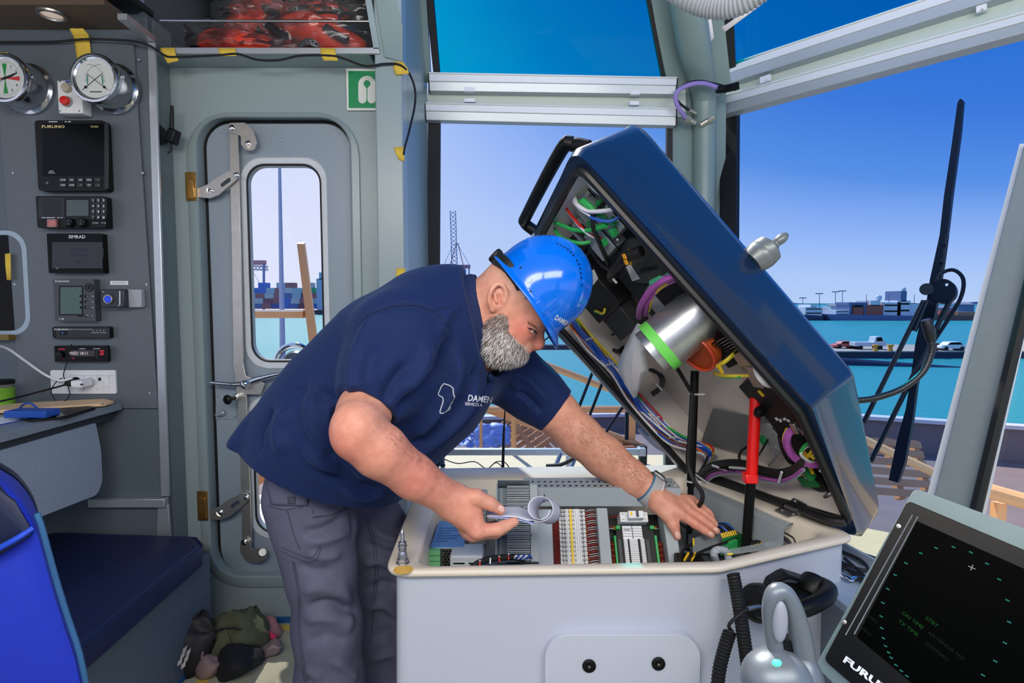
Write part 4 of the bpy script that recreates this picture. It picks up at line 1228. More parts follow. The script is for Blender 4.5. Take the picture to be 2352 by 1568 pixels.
# loose wires across the modules
hw = .012
for m_, pts, r in (
    (wgreen, [(1262,508,.03),(1285,515,0),(1320,528,-.01),(1358,528,0),(1385,522,.02)],.0055),
    (wgreen, [(1270,520,.03),(1290,546,-.01),(1330,558,-.01),(1356,555,.01)],.0055),
    (wgreen, [(1318,455,.03),(1340,470,0),(1366,490,.01),(1392,500,.02)],.005),
    (wgreen, [(1300,480,.05),(1280,512,.03),(1262,540,.03)],.004),
    (wgreen, [(1304,470,.05),(1286,506,.03),(1268,540,.03)],.004),
    (wwhite, [(1340,405,.04),(1364,434,.03),(1396,458,.03),(1424,470,.04)],.0045),
    (wwhite, [(1344,408,.05),(1372,426,.045),(1396,448,.045),(1420,464,.05)],.0045),
    (wwhite, [(1320,450,.03),(1326,470,-.01),(1355,485,-.01),(1400,482,0),(1420,474,.02)],.0055),
    (wwhite, [(1312,455,.03),(1328,478,-.01),(1356,496,-.01)],.003),
    (BLUEW, [(1345,488,0),(1365,502,-.01),(1400,508,0),(1424,497,.02)],.004),
    (wred, [(1300,478,.02),(1325,510,-.01),(1352,536,0),(1385,550,.02)],.004),
    (wwhite, [(1302,482,.02),(1328,516,-.01),(1356,541,0),(1380,548,.02)],.0035),
    (wblk, [(1365,485,0),(1362,520,-.01),(1378,560,0),(1400,610,.02)],.006),
    (wblk, [(1308,520,.04),(1340,545,.02),(1375,600,.02),(1400,620,.02)],.006),
    (wblk, [(1392,462,.03),(1384,470,.02),(1375,480,0),(1368,490,0)],.006),
    (wgry, [(1338,400,.07),(1372,414,.07),(1410,452,.07)],.004)):
    wire(m_, pts, r)
part('cable_sleeve', wgreen, lid, lambda b: b.tube([L(1338,460,-.002), L(1352,472,-.004), L(1364,482,0)],.0085,8,3))
part('cable_sleeve', wgreen, lid, lambda b: b.tube([L(1372,524,.0), L(1392,516,.0)],.0085,8,2))
# round connectors in the middle
for pts, r in (([(1402,635,.02),(1410,618,.0),(1428,608,-.005)],.011),([(1424,606,-.005),(1440,590,-.005),(1474,576,.01)],.014),([(1404,640,.02),(1412,626,.02),(1416,622,.03)],.013)):
    part('connector', BLACKM, lid, lambda b: b.tube([L(*p) for p in pts], r, 12,4))
for px, py in ((1434,589),(1438,602),(1348,612)):
    part('cable_marker', mat('orange_marker', (240,170,40),.5), lid, lambda b: lb(b, px, py, .013,.009,-.022,-.018,.5))
wire(wyel, [(1345,708,.06),(1365,712,.04),(1384,720,.02),(1390,708,.03)],.004)
wire(wgreen, [(1340,706,.06),(1362,714,.04),(1382,722,.02)],.003)
part('cable_tie', WHITE, lid, lambda b: lb(b, 1412,645,.016,.005,.005,.009))

# purple hose, green plug and yellow green wire above the tube
for m_, pts, r in ((wpur, [(1468,728,.02),(1472,700,-.01),(1500,660,-.01),(1545,634,.0),(1590,622,.05)],.0085),(wpur, [(1482,722,.02),(1486,695,0),(1512,662,0),(1550,640,.01)],.0075),(wyel, [(1490,715,.02),(1500,680,0),(1530,652,0),(1580,634,.04)],.004),(wgry, [(1476,690,.02),(1490,664,0),(1500,654,0)],.006)):
    wire(m_, pts, r)
part('green_plug', mat('teal_green_plug', (76,178,130),.45), lid, lambda b: b.tube([L(1498,650,.0), L(1524,638,.0), L(1562,626,.02)],.0095,10,3))
part('plug_collar', STEEL, lid, lambda b: b.cyl(L(1524,638,0), L(1533,634.5,.004),.0105, n=12))
part('label_box', WHITE, lid, lambda b: lb(b, 1512,690,.06,.05,.06,.09))

# galvanised tube with green tape round its mouth
GALV = mat('galvanised_steel', (196,200,204),.32,.85, vary=.16, scale=26)
tc0 = L(1507,800,-.045)
tube_ax = (L(1646,690,.115) - tc0)
tl = tube_ax.length
ta = tube_ax.normalized()
R_ = .071
tp = part('galvanised_tube', GALV, lid, lambda b: b.lathe([(R_, 0),(R_, tl),(R_ - .003, tl),(R_ - .003,0),(R_, 0)], tc0, ta, 48))
part('green_tape', mat('green_tape', (112,218,92),.5), tp, lambda b: b.lathe([(R_ + .0008,.001),(R_ + .0008,.026),(R_ - .0005,.0262),(R_ - .004,.001),(R_ + .0008,.001)], tc0 - ta * .001, ta, 48))
part('circuit_card', PCB, tp, lambda b: b.box(tc0 + ta * .035 + V((.012,0,-.02)),(.002,.05,.075), orient(ta)))
part('circuit_card', PCB, tp, lambda b: b.box(tc0 + ta * .03 + V((.034,0,-.036)),(.05,.002,.05), orient(ta)))
part('card_guide', ALU, tp, lambda b: (b.cyl(tc0 + ta * .01 + V((-.03,0,.03)), tc0 + ta * .01 + V((.03,0,-.06)),.0035, n=6), b.cyl(tc0 + ta * .015 + V((0,0,.035)), tc0 + ta * .015 + V((0,0,-.04)),.003, n=6), b.box(tc0 + ta * .02 + V((0,0,-.005)),(.085,.006,.012), orient(ta))))
part('card_wire', wgreen, tp, lambda b: b.tube([tc0 + ta * .02 + V((.01,0,.03)), tc0 + ta * .012 + V((.022,0,.008)), tc0 + ta * .02 + V((.012,0,-.02))],.003,6,4))
part('tube_cap', BLACK, tp, lambda b: b.lathe([(R_ - .004,.12),(0,.12)], tc0, ta, 30))
# white flexible sheet hanging from the tube mouth
fs = thing('insulation_sheet', 'white translucent insulation sheet hanging from the mouth of the galvanised tube', 'sheet', L(1455,910,-.05))
FLX = mat('milky_sheet', (226,230,236),.4, vary=.04, scale=20)
rows = [[(1464,742,-.03),(1486,752,-.05),(1507,770,-.04)],[(1448,772,-.05),(1470,786,-.07),(1496,800,-.04)],[(1428,812,-.06),(1455,816,-.08),(1482,806,-.06)],[(1417,842,-.06),(1452,856,-.085),(1490,848,-.06)],[(1436,882,-.06),(1456,888,-.075),(1474,878,-.06)],[(1455,912,-.06),(1458,913,-.062),(1462,910,-.06)]]
rp = [smoothline([L(*p) for p in r],2) for r in rows]
cols = list(zip(*rp))
cs = [list(c) for c in cols]
o = MB().loft([list(r) for r in zip(*cs)], caps=False, closed=False).build('sheet', FLX, fs, angle=20)
o.modifiers.new('thick', 'SOLIDIFY').thickness = .0012
# curl of bare metal liner below the mouth
part('metal_liner', GALV, lid, lambda b: b.loft([[tc0 + orient(ta) @ V((.064 * math.cos(a),.064 * math.sin(a),-.002 + .0)) + V((-.012,0,-.012)) * 1 for a in [math.radians(d) for d in range(0,361,12)]],[tc0 + orient(ta) @ V((.064 * math.cos(a),.064 * math.sin(a),.05)) for a in [math.radians(d) for d in range(0,361,12)]]], caps=False))

# orange wound coil seen below the tube
cl_ = part('coil_housing', mat('coil_orange', (210,92,40),.5, vary=.1), lid, lambda b: b.lathe([(.050,0),(.053,.006),(.053,.05),(.046,.05),(.044,.01),(.044,0),(.050,0)], L(1600,812,.015), ln, 32))
part('coil_card', mat('coil_dark', (40,26,20),.6, vary=.3, scale=120), cl_, lambda b: b.lathe([(.046,.012),(0,.012)], L(1600,812,.015), ln, 24))
rnd = random.Random(4)
for i in range(26):
    a_, r_ = rnd.random() * 6.28,.038 * math.sqrt(rnd.random())
    c = L(1600,812,.024) + LROT @ V((r_ * math.cos(a_), r_ * math.sin(a_),0))
    part('copper_piece', mat('copper_yellow', (226,150,40),.5, vary=.15), cl_, lambda b: b.box(c, (.010,.006,.006), LROT @ Matrix.Rotation(rnd.random() * 3,3, 'Z')))
part('coil_ring', mat('red_ring', (206,70,40),.4), cl_, lambda b: b.tube([L(1600,812,.012) + LROT @ V((.052 * math.cos(a),.052 * math.sin(a),0)) for a in [i * math.pi / 16 for i in range(32)]],.004,6,1, closed=True))
hsk = part('heat_sink', BLACK, lid, lambda b: lb(b, 1678,785,.10,.07,.045,.11), bevel=.002)
for k in range(7):
    part('fin', BLACK, hsk, lambda b: lb(b, 1656 + k * 8,776 + k * 4,.004,.055,.02,.046))
part('fin_glint', ALU, hsk, lambda b: [lb(b, 1660 + k * 8,778 + k * 4,.0008,.05,.0195,.0205) for k in range(6)])
part('bracket', STEEL, lid, lambda b: lb(b, 1720,840,.10,.05,.03,.034,.2))
part('bracket', STEEL, lid, lambda b: lb(b, 1735,866,.06,.03,.02,.024,.5))
wire(wyel, [(1640,855,.03),(1655,862,.01),(1690,863,.01),(1725,862,.03)],.004)
wire(wgreen, [(1645,858,.03),(1662,866,.01),(1700,866,.01)],.003)
wire(wyel, [(1648,842,.0),(1668,828,0),(1690,808,.03)],.005)
part('yellow_tag', YELL, lid, lambda b: lb(b, 1654,847,.026,.008,-.012,-.008,.35))
wire(wwhite, [(1735,835,.03),(1742,860,0),(1760,880,0),(1780,884,.03)],.0085)
wire(wblk, [(1555,845,.03),(1570,870,.0),(1588,900,.0)],.006)
# black loop of cables on the cream wall
for k in range(4):
    wire(wblk, [(1490 + k * 3,848,.05),(1514 + k * 3,862 + k, .04),(1516 + k * 2,886 + k, .05),(1496 + k, 902 + k * 2,.08),(1478,905 + k, .1)],.004)
part('cable_tie', WHITE, lid, lambda b: lb(b, 1514,888,.026,.005,.032,.036))
wire(wblk, [(1356,770,.10),(1385,792,.09),(1415,806,.08),(1434,806,.08)],.007)
wire(wgry, [(1360,785,.10),(1390,806,.09),(1420,812,.09)],.006)
part('cable_clip', BLACK, lid, lambda b: lb(b, 1430,804,.022,.014,.06,.08))
for px, py in ((1393,702),(1418,762),(1888,1160)):
    part('stud', BLACK, lid, lambda b: b.cyl(L(px, py, .06), L(px - 12, py + 7,.06),.004, n=8))

# the long loom along the lower edge: every wire by itself
path = [(1318,738),(1360,790),(1410,850),(1450,905),(1500,962),(1550,1005),(1594,1022),(1628,1040),(1618,1072),(1592,1108)]
cols_ = [BLUEW] * 11 + [wwhite] * 5 + [wyel, wyel, wgreen, wbrn, wbrn, mat('orange_ferrule', (0,0,0)), wgry, wblk, wred]
rnd = random.Random(11)
rnd.shuffle(cols_)
for i, m_ in enumerate(cols_):
    off = (i / len(cols_) - .5)
    pts = []
    for k, (px, py) in enumerate(path):
        d = off * (26 if k < 3 else 34 if k < 6 else 24) + rnd.uniform(-5,5)
        pts.append((px + d * .75, py - d * .66,-.006 + .034 * (off + .5) + rnd.uniform(-.004,.006)))
    wire(m_, pts, .0036)
for px, py, a in ((1353,778,.2),(1400,836,.2),(1504,958,.2),(1548,1004,.2),(1572,1016,.5)):
    part('cable_tie', INK, lid, lambda b: lb(b, px, py, .004,.045,-.014,-.010, a))
part('spiral_wrap', wgry, lid, lambda b: b.tube([L(1466,985,.06), L(1510,1026,.06), L(1560,1048,.07), L(1590,1052,.08)],.0075,8,4))
part('gland', wgry, lid, lambda b: b.tube([L(1640,1046,.06), L(1632,1056,.05), L(1618,1060,.05)],[.012,.015,.010],10,4))

# thick multi-colour cable arch from the tray to the lid
arch = [(1600,1118),(1606,1092),(1630,1070),(1672,1062),(1715,1066),(1750,1078),(1790,1084),(1822,1074),(1842,1058)]
for i, (m_, r) in enumerate(((wblk, .006),(wgreen, .004),(wblk, .006),(wgry, .006),(wpur, .006),(wblk, .005),(wgry, .0075),(wblk, .006),(wpur, .005),(mat('silver_grey_wire', (176,180,196),.4),.008))):
    pts = [(px + i * 1.4 * (1 - k / 8), py + i * 3.0 - 4 - abs(k - 4) * .8 * (i - 4) * .3,-.012 - .004 * (i % 3)) for k, (px, py) in enumerate(arch)]
    wire(m_, pts, r, 'cable', n=8)
for px, py in ((1612,1100),(1652,1074),(1690,1074),(1697,1075),(1792,1096)):
    part('cable_tie', INK, lid, lambda b: lb(b, px, py, .005,.05,-.034,-.030, {1612: 1.0,1652: .5,1792: -.6}.get(px, .2)))
part('cable_tie', BLACK, lid, lambda b: lb(b, 1670,1076,.005,.055,-.035,-.031,.3))

# grey cover plate, red locking sleeve region and small instruments at the lower right
part('cover_plate', mat('cover_plate_grey', (112,114,116),.5, vary=.03), lid, lambda b: b.plate([L(1637,938,.09), L(1742,960,.09), L(1736,1052,.09), L(1611,1012,.09)], ln * .004))
part('instrument_back', DKP, lid, lambda b: lb(b, 1800,912,.16,.13,.05,.12), bevel=.004)
part('instrument_back', DKP, lid, lambda b: lb(b, 1850,1010,.14,.12,.06,.12), bevel=.004)
part('yellow_tag', YELL, lid, lambda b: lb(b, 1748,903,.018,.006,.03,.034))
part('gasket_mark', WHITE, lid, lambda b: [lb(b, 1784 + k * 9,962 + (k % 2) * 4,.008,.006,.046,.049, k * .7) for k in range(4)])
part('lever_knob', BLACK, lid, lambda b: b.lathe([(.012,0),(.014,.01),(.010,.022),(0,.024)], L(1750,940,.04),-ln, 14))
io = part('interface_box', GBOX, lid, lambda b: lb(b, 1778,988,.075,.05,.055,.10,.25), bevel=.002)
part('interface_print', MARK, io, lambda b: [lb(b, 1780 + k * 5,984 + k * 1.5,.003,.016,.0535,.0555,.25) for k in range(6)])
part('interface_plug', GREEN, io, lambda b: lb(b, 1754,1010,.022,.014,.045,.06,.25))
part('serial_plug', wgry, io, lambda b: lb(b, 1785,1032,.03,.022,.04,.055,1.2), bevel=.002)
wire(wgry, [(1784,1044,.048),(1776,1058,.05),(1766,1068,.07)],.004)
wire(wblk, [(1764,1008,.05),(1752,1030,.03),(1742,1046,.05)],.003)
wire(wblk, [(1725,1022,.05),(1706,1032,.02),(1698,1046,.02),(1700,1060,.03)],.004)
for m_, pts, r in ((wpur, [(1832,986,.03),(1812,994,.0),(1808,1022,-.005),(1826,1052,0),(1860,1066,.01),(1890,1066,.04)],.0095),(wyel, [(1808,984,.03),(1800,1010,.0),(1812,1044,0),(1830,1060,.01)],.004),(wwhite, [(1862,1020,.03),(1846,1030,.01),(1840,1044,0),(1860,1060,.01),(1886,1062,.04)],.004),(wgreen, [(1862,1014,.03),(1846,1026,.01),(1838,1042,.0)],.004),(wblk, [(1792,1000,.03),(1800,1030,.02),(1814,1056,.02),(1826,1064,.03)],.008),(wblk, [(1810,1010,.03),(1812,1046,.02),(1832,1070,.02)],.006)):
    wire(m_, pts, r)
for k in range(6):
    part('wire_tag', YELL, lid, lambda b: lb(b, 1843 + k * 6,1040 + (k % 3) * 5,.022,.006,.01,.015,.5 + .2 * k))
part('hose_clamp', STEEL, lid, lambda b: (lb(b, 1826,982,.03,.014,.0,.012,.4), lb(b, 1848,990,.018,.02,.01,.02,.2)), bevel=.002)
rc = part('relay_board', LCREAM, lid, lambda b: lb(b, 1862,1110,.075,.075,.09,.10))
part('motor', BLACK, rc, lambda b: b.lathe([(.026,0),(.028,.006),(.028,.05),(0,.05)], L(1872,1110,.04), ln, 24))
part('circuit_card', PCB, rc, lambda b: lb(b, 1856,1106,.030,.050,.028,.034,.15))
part('terminal', GREEN, rc, lambda b: lb(b, 1858,1086,.034,.014,.02,.04,.15), bevel=.001)
part('wire_tag', YELL, rc, lambda b: (lb(b, 1838,1086,.014,.007,.03,.036), lb(b, 1864,1080,.02,.006,.016,.022,.4)))
part('led_row', WHITE, rc, lambda b: [lb(b, 1849 + k * 4,1097 + k, .003,.003,.0265,.0285) for k in range(4)])
for px, py in ((1838,1076),(1842,1126),(1888,1080)):
    part('stud', STEEL, rc, lambda b: b.cyl(L(px, py, .10), L(px - 4, py + 1,.05),.004, n=8))
part('turnbuckle', STEEL, lid, lambda b: b.tube([L(1894,1146,.04), L(1902,1138,.04), L(1908,1130,.05), L(1916,1122,.06)],[.005,.009,.006,.008,.005,.009,.005],10,4))
part('switch_block', BLACK, lid, lambda b: lb(b, 1908,1106,.03,.07,.05,.09,.1), bevel=.003)
# second, detached seal strips on the rim and the hinge between them
part('rim_seal', SEAL, lid, lambda b: b.tube([atz(1640,1096, ZR + .012), atz(1700,1118, ZR + .012), atz(1798,1156, ZR + .012), atz(1803,1162, ZR + .010)],.013,10,3, flat=.8))
part('rim_seal', SEAL, lid, lambda b: b.tube([atz(1842,1170, ZR + .02), atz(1900,1192, ZR + .02), atz(1942,1198, ZR + .025)],.014,10,3, flat=.8))
hg = part('hinge', STEEL, lid, lambda b: b.plate([atz(1779,1172, ZR + .004), atz(1812,1188, ZR + .004), atz(1838,1178, ZR + .004), atz(1806,1162, ZR + .004)],(0,0,.003)), bevel=.001)
part('hinge_leaf', STEEL, hg, lambda b: b.plate([L(1806,1160,-.004), L(1838,1174,-.004), L(1855,1156,-.004), L(1822,1142,-.004)], ln * -.003), bevel=.001)
part('hinge_pin', STEEL, hg, lambda b: b.cyl(atz(1803,1162, ZR + .012), atz(1842,1178, ZR + .012),.006, n=12))
part('hinge_screw', CHROME, hg, lambda b: [b.lathe([(.006,0),(.004,.003),(0,.0035)], p, nn, 10) for p, nn in ((atz(1797,1172, ZR + .007),(0,0,1)),(atz(1822,1180, ZR + .007),(0,0,1)),(L(1826,1152,-.007),-ln))])

# gas struts and the red locking sleeve
def strut(name, lab, top, bot, r0, r1, split):
    t = thing(name, lab, 'strut', bot)
    m_ = top * (1 - split) + bot * split
    part('cylinder', BLACK, t, lambda b: b.cyl(top, m_, r0, n=20))
    part('rod', BLACK, t, lambda b: b.cyl(m_, bot, r1, n=16))
    return t
s1 = strut('gas_strut', 'black gas strut with cable ties standing left of the red sleeve', L(1596,852,.06), at(1581,1275,1.57),.0115,.0085,.62)
s1a, s1b = L(1596,852,.06), at(1581,1275,1.57)
for q in (.12,.59):
    c = s1a * (1 - q) + s1b * q
    part('cable_tie', INK, s1, lambda b: b.lathe([(.0135,-.002),(.0145,-.002),(.0145,.002),(.0135,.002)], c, s1b - s1a, 16))
    part('tie_tail', INK, s1, lambda b: b.box(c + V((.016,-.01,0)),(.02,.003,.004)))
part('strut_cable', BLACKM, s1, lambda b: b.tube([at(1590,905,1.46), at(1584,1000,1.47), at(1580,1060,1.475), at(1592,1100,1.46), at(1612,1130,1.45), at(1612,1150,1.45), at(1602,1166,1.47)],.006,8,5))
s2 = strut('gas_strut', 'black gas strut rising from the tray into the red sleeve', at(1726,1085,1.42), at(1713,1268,1.425),.0122,.0122,.5)
rs = thing('locking_sleeve', 'bright red locking sleeve slipped over the right gas strut', 'sleeve', at(1727,1112,1.42))
RS = mat('sleeve_red', (236,22,16),.35, vary=.03)
ra, rb_ = at(1738,872,1.44), at(1726,1098,1.42)
part('sleeve', RS, rs, lambda b: b.tube([ra, rb_],.0142,18,1))
part('sleeve_foot', RS, rs, lambda b: b.plate([at(1713,1112,1.40), at(1743,1112,1.40), at(1743,1090,1.405), at(1713,1088,1.405)],(0,.03,0)), bevel=.004)
part('sleeve_fin', RS, rs, lambda b: b.plate([at(1744,874,1.436), at(1746,910,1.436), at(1741,926,1.434), at(1745,950,1.43), at(1738,1020,1.425), at(1728,1020,1.425), at(1732,874,1.436)],(0,.012,0)))

# gooseneck lamp and grey knob on the lid's outer side
gn = thing('gooseneck_lamp', 'black flexible gooseneck lamp curling up from the right side of the lid', 'lamp', L(1962,918,.16))
gp = [at(1968,920,1.36), at(2010,914,1.36), at(2070,893,1.36), at(2118,855,1.36), at(2139,810,1.36), at(2138,780,1.36)]
part('flexible_stem', mat('gunmetal', (60,64,68),.35,.8), gn, lambda b: b.tube(gp, [.0072 + (.0009 if i % 2 else 0) for i in range(81)],12,20))
part('lamp_head', mat('gunmetal', (0,0,0)), gn, lambda b: b.tube([at(2139,784,1.36), at(2134,758,1.36), at(2126,734,1.36)],[.009,.0125,.013,.0125,.010],16,5))
kb = thing('trackball_knob', 'ribbed grey control knob on the back of the raised lid', 'knob', L(1745,590,.2))
ka = L(1742,590,.19)
kd = (at(1792,550, ka.y - .0) - ka).normalized()
KN = mat('knob_grey', (118,126,128),.35,.3)
part('body', KN, kb, lambda b: b.lathe([(.030,-.02),(.036,0),(.037,.012),(.0365,.013),(.037,.014),(.034,.034),(.022,.042),(.013,.046),(.012,.052)], ka, kd, 24))
part('grip', KN, kb, lambda b: b.ball(ka + kd * .066,(.012,.015,.021),16,10, orient(kd)))
# ------------------------------------------------------------------ the door
YD = 2.372
dr = thing('door_1', 'grey weathertight door with rounded windows and steel dogging gear', 'door', at(645,1320, YD), kind='structure')
D = lambda px, py, d=0.0: at(px, py, YD - d)
def rl_(px0, py0, px1, py1, r, d, k=7):
    return loop_at(px0, py0, px1, py1, r, YD - d, k)
win1o, win1 = rl_(562,378,752,832,.075,.0), rl_(568,382,744,826,.07,.0)
win2 = rl_(582,930,744,1218,.07,0)
DOORM = mat('door_paint', (146,160,172),.34, bump=.03, bscale=30, vary=.03, scale=3)
part('door_leaf', DOORM, dr, lambda b: b.plate(rl_(472,284,822,1312,.10,0),(0,.03,0),[win1, win2]), bevel=.004)
part('door_seal', BLACKM, dr, lambda b: b.plate(rl_(455,272,830,1322,.112,-.012),(0,.02,0),[rl_(480,292,812,1304,.09,-.012)]))
for w_, py0, py1, nm in ((win1,382,826, 'upper'),(win2,930,1218, 'lower')):
    o_ = (548,360,762,848) if nm == 'upper' else (562,908,762,1238)
    i_ = (566,378,746,830) if nm == 'upper' else (580,926,746,1222)
    part('window_frame', mat('window_frame_white', (214,220,224),.35), dr, lambda b: b.loft([rl_(*o_, .095,-.001), rl_(o_[0] + 3, o_[1] + 3, o_[2] - 3, o_[3] - 3,.09,.008), rl_(i_[0] - 4, i_[1] - 4, i_[2] + 4, i_[3] + 4,.078,.008), rl_(*i_, .074,.002), rl_(*i_, .074,-.03)], caps=False))
    part('window_seal', BLACKM, dr, lambda b: b.tube(rl_(*i_, .074,.001),.005,8,1, closed=True))
    part('window_pane', GLASSD, dr, lambda b: b.plate(rl_(*i_, .074,-.012),(0,.004,0)))
SST = mat('dog_steel', (196,192,186),.36,.85, vary=.08, scale=30)
bolt = lambda p, r=.011: part('bolt', CHROME, dr, lambda b: b.lathe([(r * 1.15,0),(r * 1.15,.002),(r * .85,.002),(r * .85,.008),(r * .6,.0095),(0,.0098)], p, (0,-1,0),12))
# long flat bars
part('dogging_bar', SST, dr, lambda b: b.plate([D(528,300,.028), D(549,300,.028), D(555,560,.028), D(561,838,.028), D(538,838,.028), D(534,560,.028)],(0,-.008,0)), bevel=.001)
part('dogging_bar', SST, dr, lambda b: b.plate([D(548,905,.028), D(568,905,.028), D(576,1130,.028), D(580,1250,.028), D(558,1250,.028), D(556,1130,.028)],(0,-.008,0)), bevel=.001)
part('dogging_bar', SST, dr, lambda b: b.plate([D(538,838,.03), D(560,832,.03), D(566,862,.03), D(610,880,.03), D(600,905,.03), D(546,905,.03)],(0,-.008,0)), bevel=.001)
# hooked cams top and bottom
def cam_(pts, d): part('cam', SST, dr, lambda b: b.plate(roundpoly([D(x, y, d) for x, y in pts],.02,4),(0,-.010,0)), bevel=.0015)
cam_([(524,284),(565,283),(584,300),(592,328),(586,346),(568,347),(556,334),(556,314),(545,309),(526,306)],.038)
part('cam_roller', SST, dr, lambda b: b.cyl(D(573,334,.005), D(573,334,.05),.013, n=18), bevel=.001)
cam_([(554,1236),(575,1238),(578,1252),(580,1262),(600,1256),(614,1266),(612,1282),(594,1290),(568,1288),(554,1266)],.038)
part('cam_roller', SST, dr, lambda b: b.cyl(D(603,1268,.0), D(603,1268,.055),.016, n=18), bevel=.001)
for px, py in ((532,294),(570,330)):
    bolt(D(px, py, .046))
bolt(D(562,1245,.047)); bolt(D(597,1274,.048),.006)
# slotted levers to the striker plates
BRASS = mat('brass', (186,140,74),.32,.9, vary=.15, scale=30)
for y0, py0 in ((0,396),(1,1130)):
    k = 0 if y0 == 0 else 1
    pts = [(442,440),(480,424),(496,412),(530,392),(548,394),(550,408),(540,418),(505,448),(484,456),(444,452)] if k == 0 else [(464,1178),(504,1162),(520,1150),(556,1130),(572,1132),(574,1146),(564,1156),(530,1184),(508,1192),(466,1190)]
    sl = [(508,424),(512,432),(534,416),(530,407)] if k == 0 else [(530,1160),(534,1168),(554,1154),(550,1145)]
    part('lever', SST, dr, lambda b: b.plate(roundpoly([D(x, y, .042) for x, y in pts],.014,4),(0,-.009,0),[roundpoly([D(x, y, .042) for x, y in sl],.006,3)]), bevel=.0012)
    a_, b2 = ((485,438),(543,402)) if k == 0 else ((507,1176),(567,1142))
    bolt(D(*a_, .050),.009); bolt(D(*b2,.050),.010)
    part('lever_pivot', SST, dr, lambda b: b.cyl(D(a_[0], a_[1] + 3,0), D(*a_, .045),.017, n=20))
    x0, x1, yy0, yy1 = (429,448,395,461) if k == 0 else (456,475,1128,1194)
    part('striker', BRASS, dr, lambda b: b.bb(at(x0, yy1, YB - .012), at(x1, yy0, YB - .018)).bb(at(x0 + 4, yy1 - 4, YB - .018), at(x1 - 4, yy0 + 16, YB - .03)), bevel=.0015)
    for q in (yy0 + 6, yy1 - 6):
        part('screw', BRASS, dr, lambda b: b.lathe([(.004,0),(.003,.002),(0,.0025)], at((x0 + x1) / 2, q, YB - .018),(0,-1,0),10))
    part('striker_block', GREY, dr, lambda b: b.bb(at(x1 + 2, yy1 - 10, YB), at(x1 + 16, yy0 - 2, YB + .03)), bevel=.003)
# main handle, knob, lock plate
part('handle', CHROME, dr, lambda b: b.tube([D(484,878,.06), D(530,882,.06), D(560,880,.05), D(600,868,.05), D(640,858,.055)],[.0075,.0085,.012,.012,.009],14,5))
part('handle_boss', CHROME, dr, lambda b: b.lathe([(.021,0),(.021,.03),(.017,.042),(.012,.046),(.009,.047),(.006,.052),(0,.053)], D(571,880,.03),(0,-1,0),24))
part('lock_plate', DOORM, dr, lambda b: b.plate([D(496,906,.001), D(544,906,.001), D(544,962,.001), D(496,962,.001)],(0,-.003,0)), bevel=.001)
for px, py in ((501,911),(539,911),(501,957),(540,957)):
    part('screw', STEEL, dr, lambda b: b.lathe([(.0035,0),(.0025,.0016),(0,.002)], D(px, py, .004),(0,-1,0),8))
part('knob_shaft', CHROME, dr, lambda b: b.tube([D(548,908,.02), D(538,914,.07)],[.013,.013,.010],14,1))
part('knob', BLACK, dr, lambda b: b.lathe([(.006,0),(.010,.010),(.019,.022),(.020,.030),(.014,.037),(0,.039)], D(536,914,.07),(V((-.5,-1,-.1))),20))
part('lock_knob', ALU, dr, lambda b: b.lathe([(.013,0),(.013,.012),(.010,.014),(.006,.040),(0,.041)], D(515,947,.004),(-.5,-1,-.1),18), bevel=.0008)
for px, py in ((635,299),(625,322),(646,321)):
    part('bolt_cover', DOORM, dr, lambda b: b.lathe([(.008,0),(.007,.003),(0,.0045)], D(px, py, 0),(0,-1,0),12))

# ------------------------------------------------------------------ sign, tapes, cable
sg = thing('life_jacket_sign', 'green lifejacket sign with white symbol beside the door top', 'sign', at(840,252,2.325))
YS = 2.322
S_ = lambda px, py, d=0: at(px, py, YS - d)
part('plate', mat('sign_white', (224,228,220),.45), sg, lambda b: b.plate([S_(795,158), S_(886,161), S_(886,254), S_(797,254)],(0,-.002,0)))
part('green_field', mat('sign_green', (0,142,84),.45), sg, lambda b: b.plate([S_(800,163,.0022), S_(885.5,163,.0022), S_(885.5,248,.0022), S_(801,248,.0022)],(0,-.0006,0)))
def arc(cx, cy, r, a0, a1, n=14): return [(cx + r * math.cos(math.radians(a0 + (a1 - a0) * i / n)), cy - r * math.sin(math.radians(a0 + (a1 - a0) * i / n))) for i in range(n + 1)]
sym = arc(843,194,20,0,180) + arc(832.5,228,9.5,180,360,8) + [(842,210)] + [(842,203)] + arc(843,192,8,240,-60,14) + [(844,203),(844,210)] + arc(853.5,228,9.5,180,360,8)
part('symbol', mat('sign_white', (0,0,0)), sg, lambda b: b.plate([S_(x, y, .003) for x, y in sym],(0,-.0004,0)))
part('fine_print', MARK, sg, lambda b: b.plate([S_(876,251,.0022), S_(885,251,.0022), S_(885,249.6,.0022), S_(876,249.6,.0022)],(0,-.0003,0)))

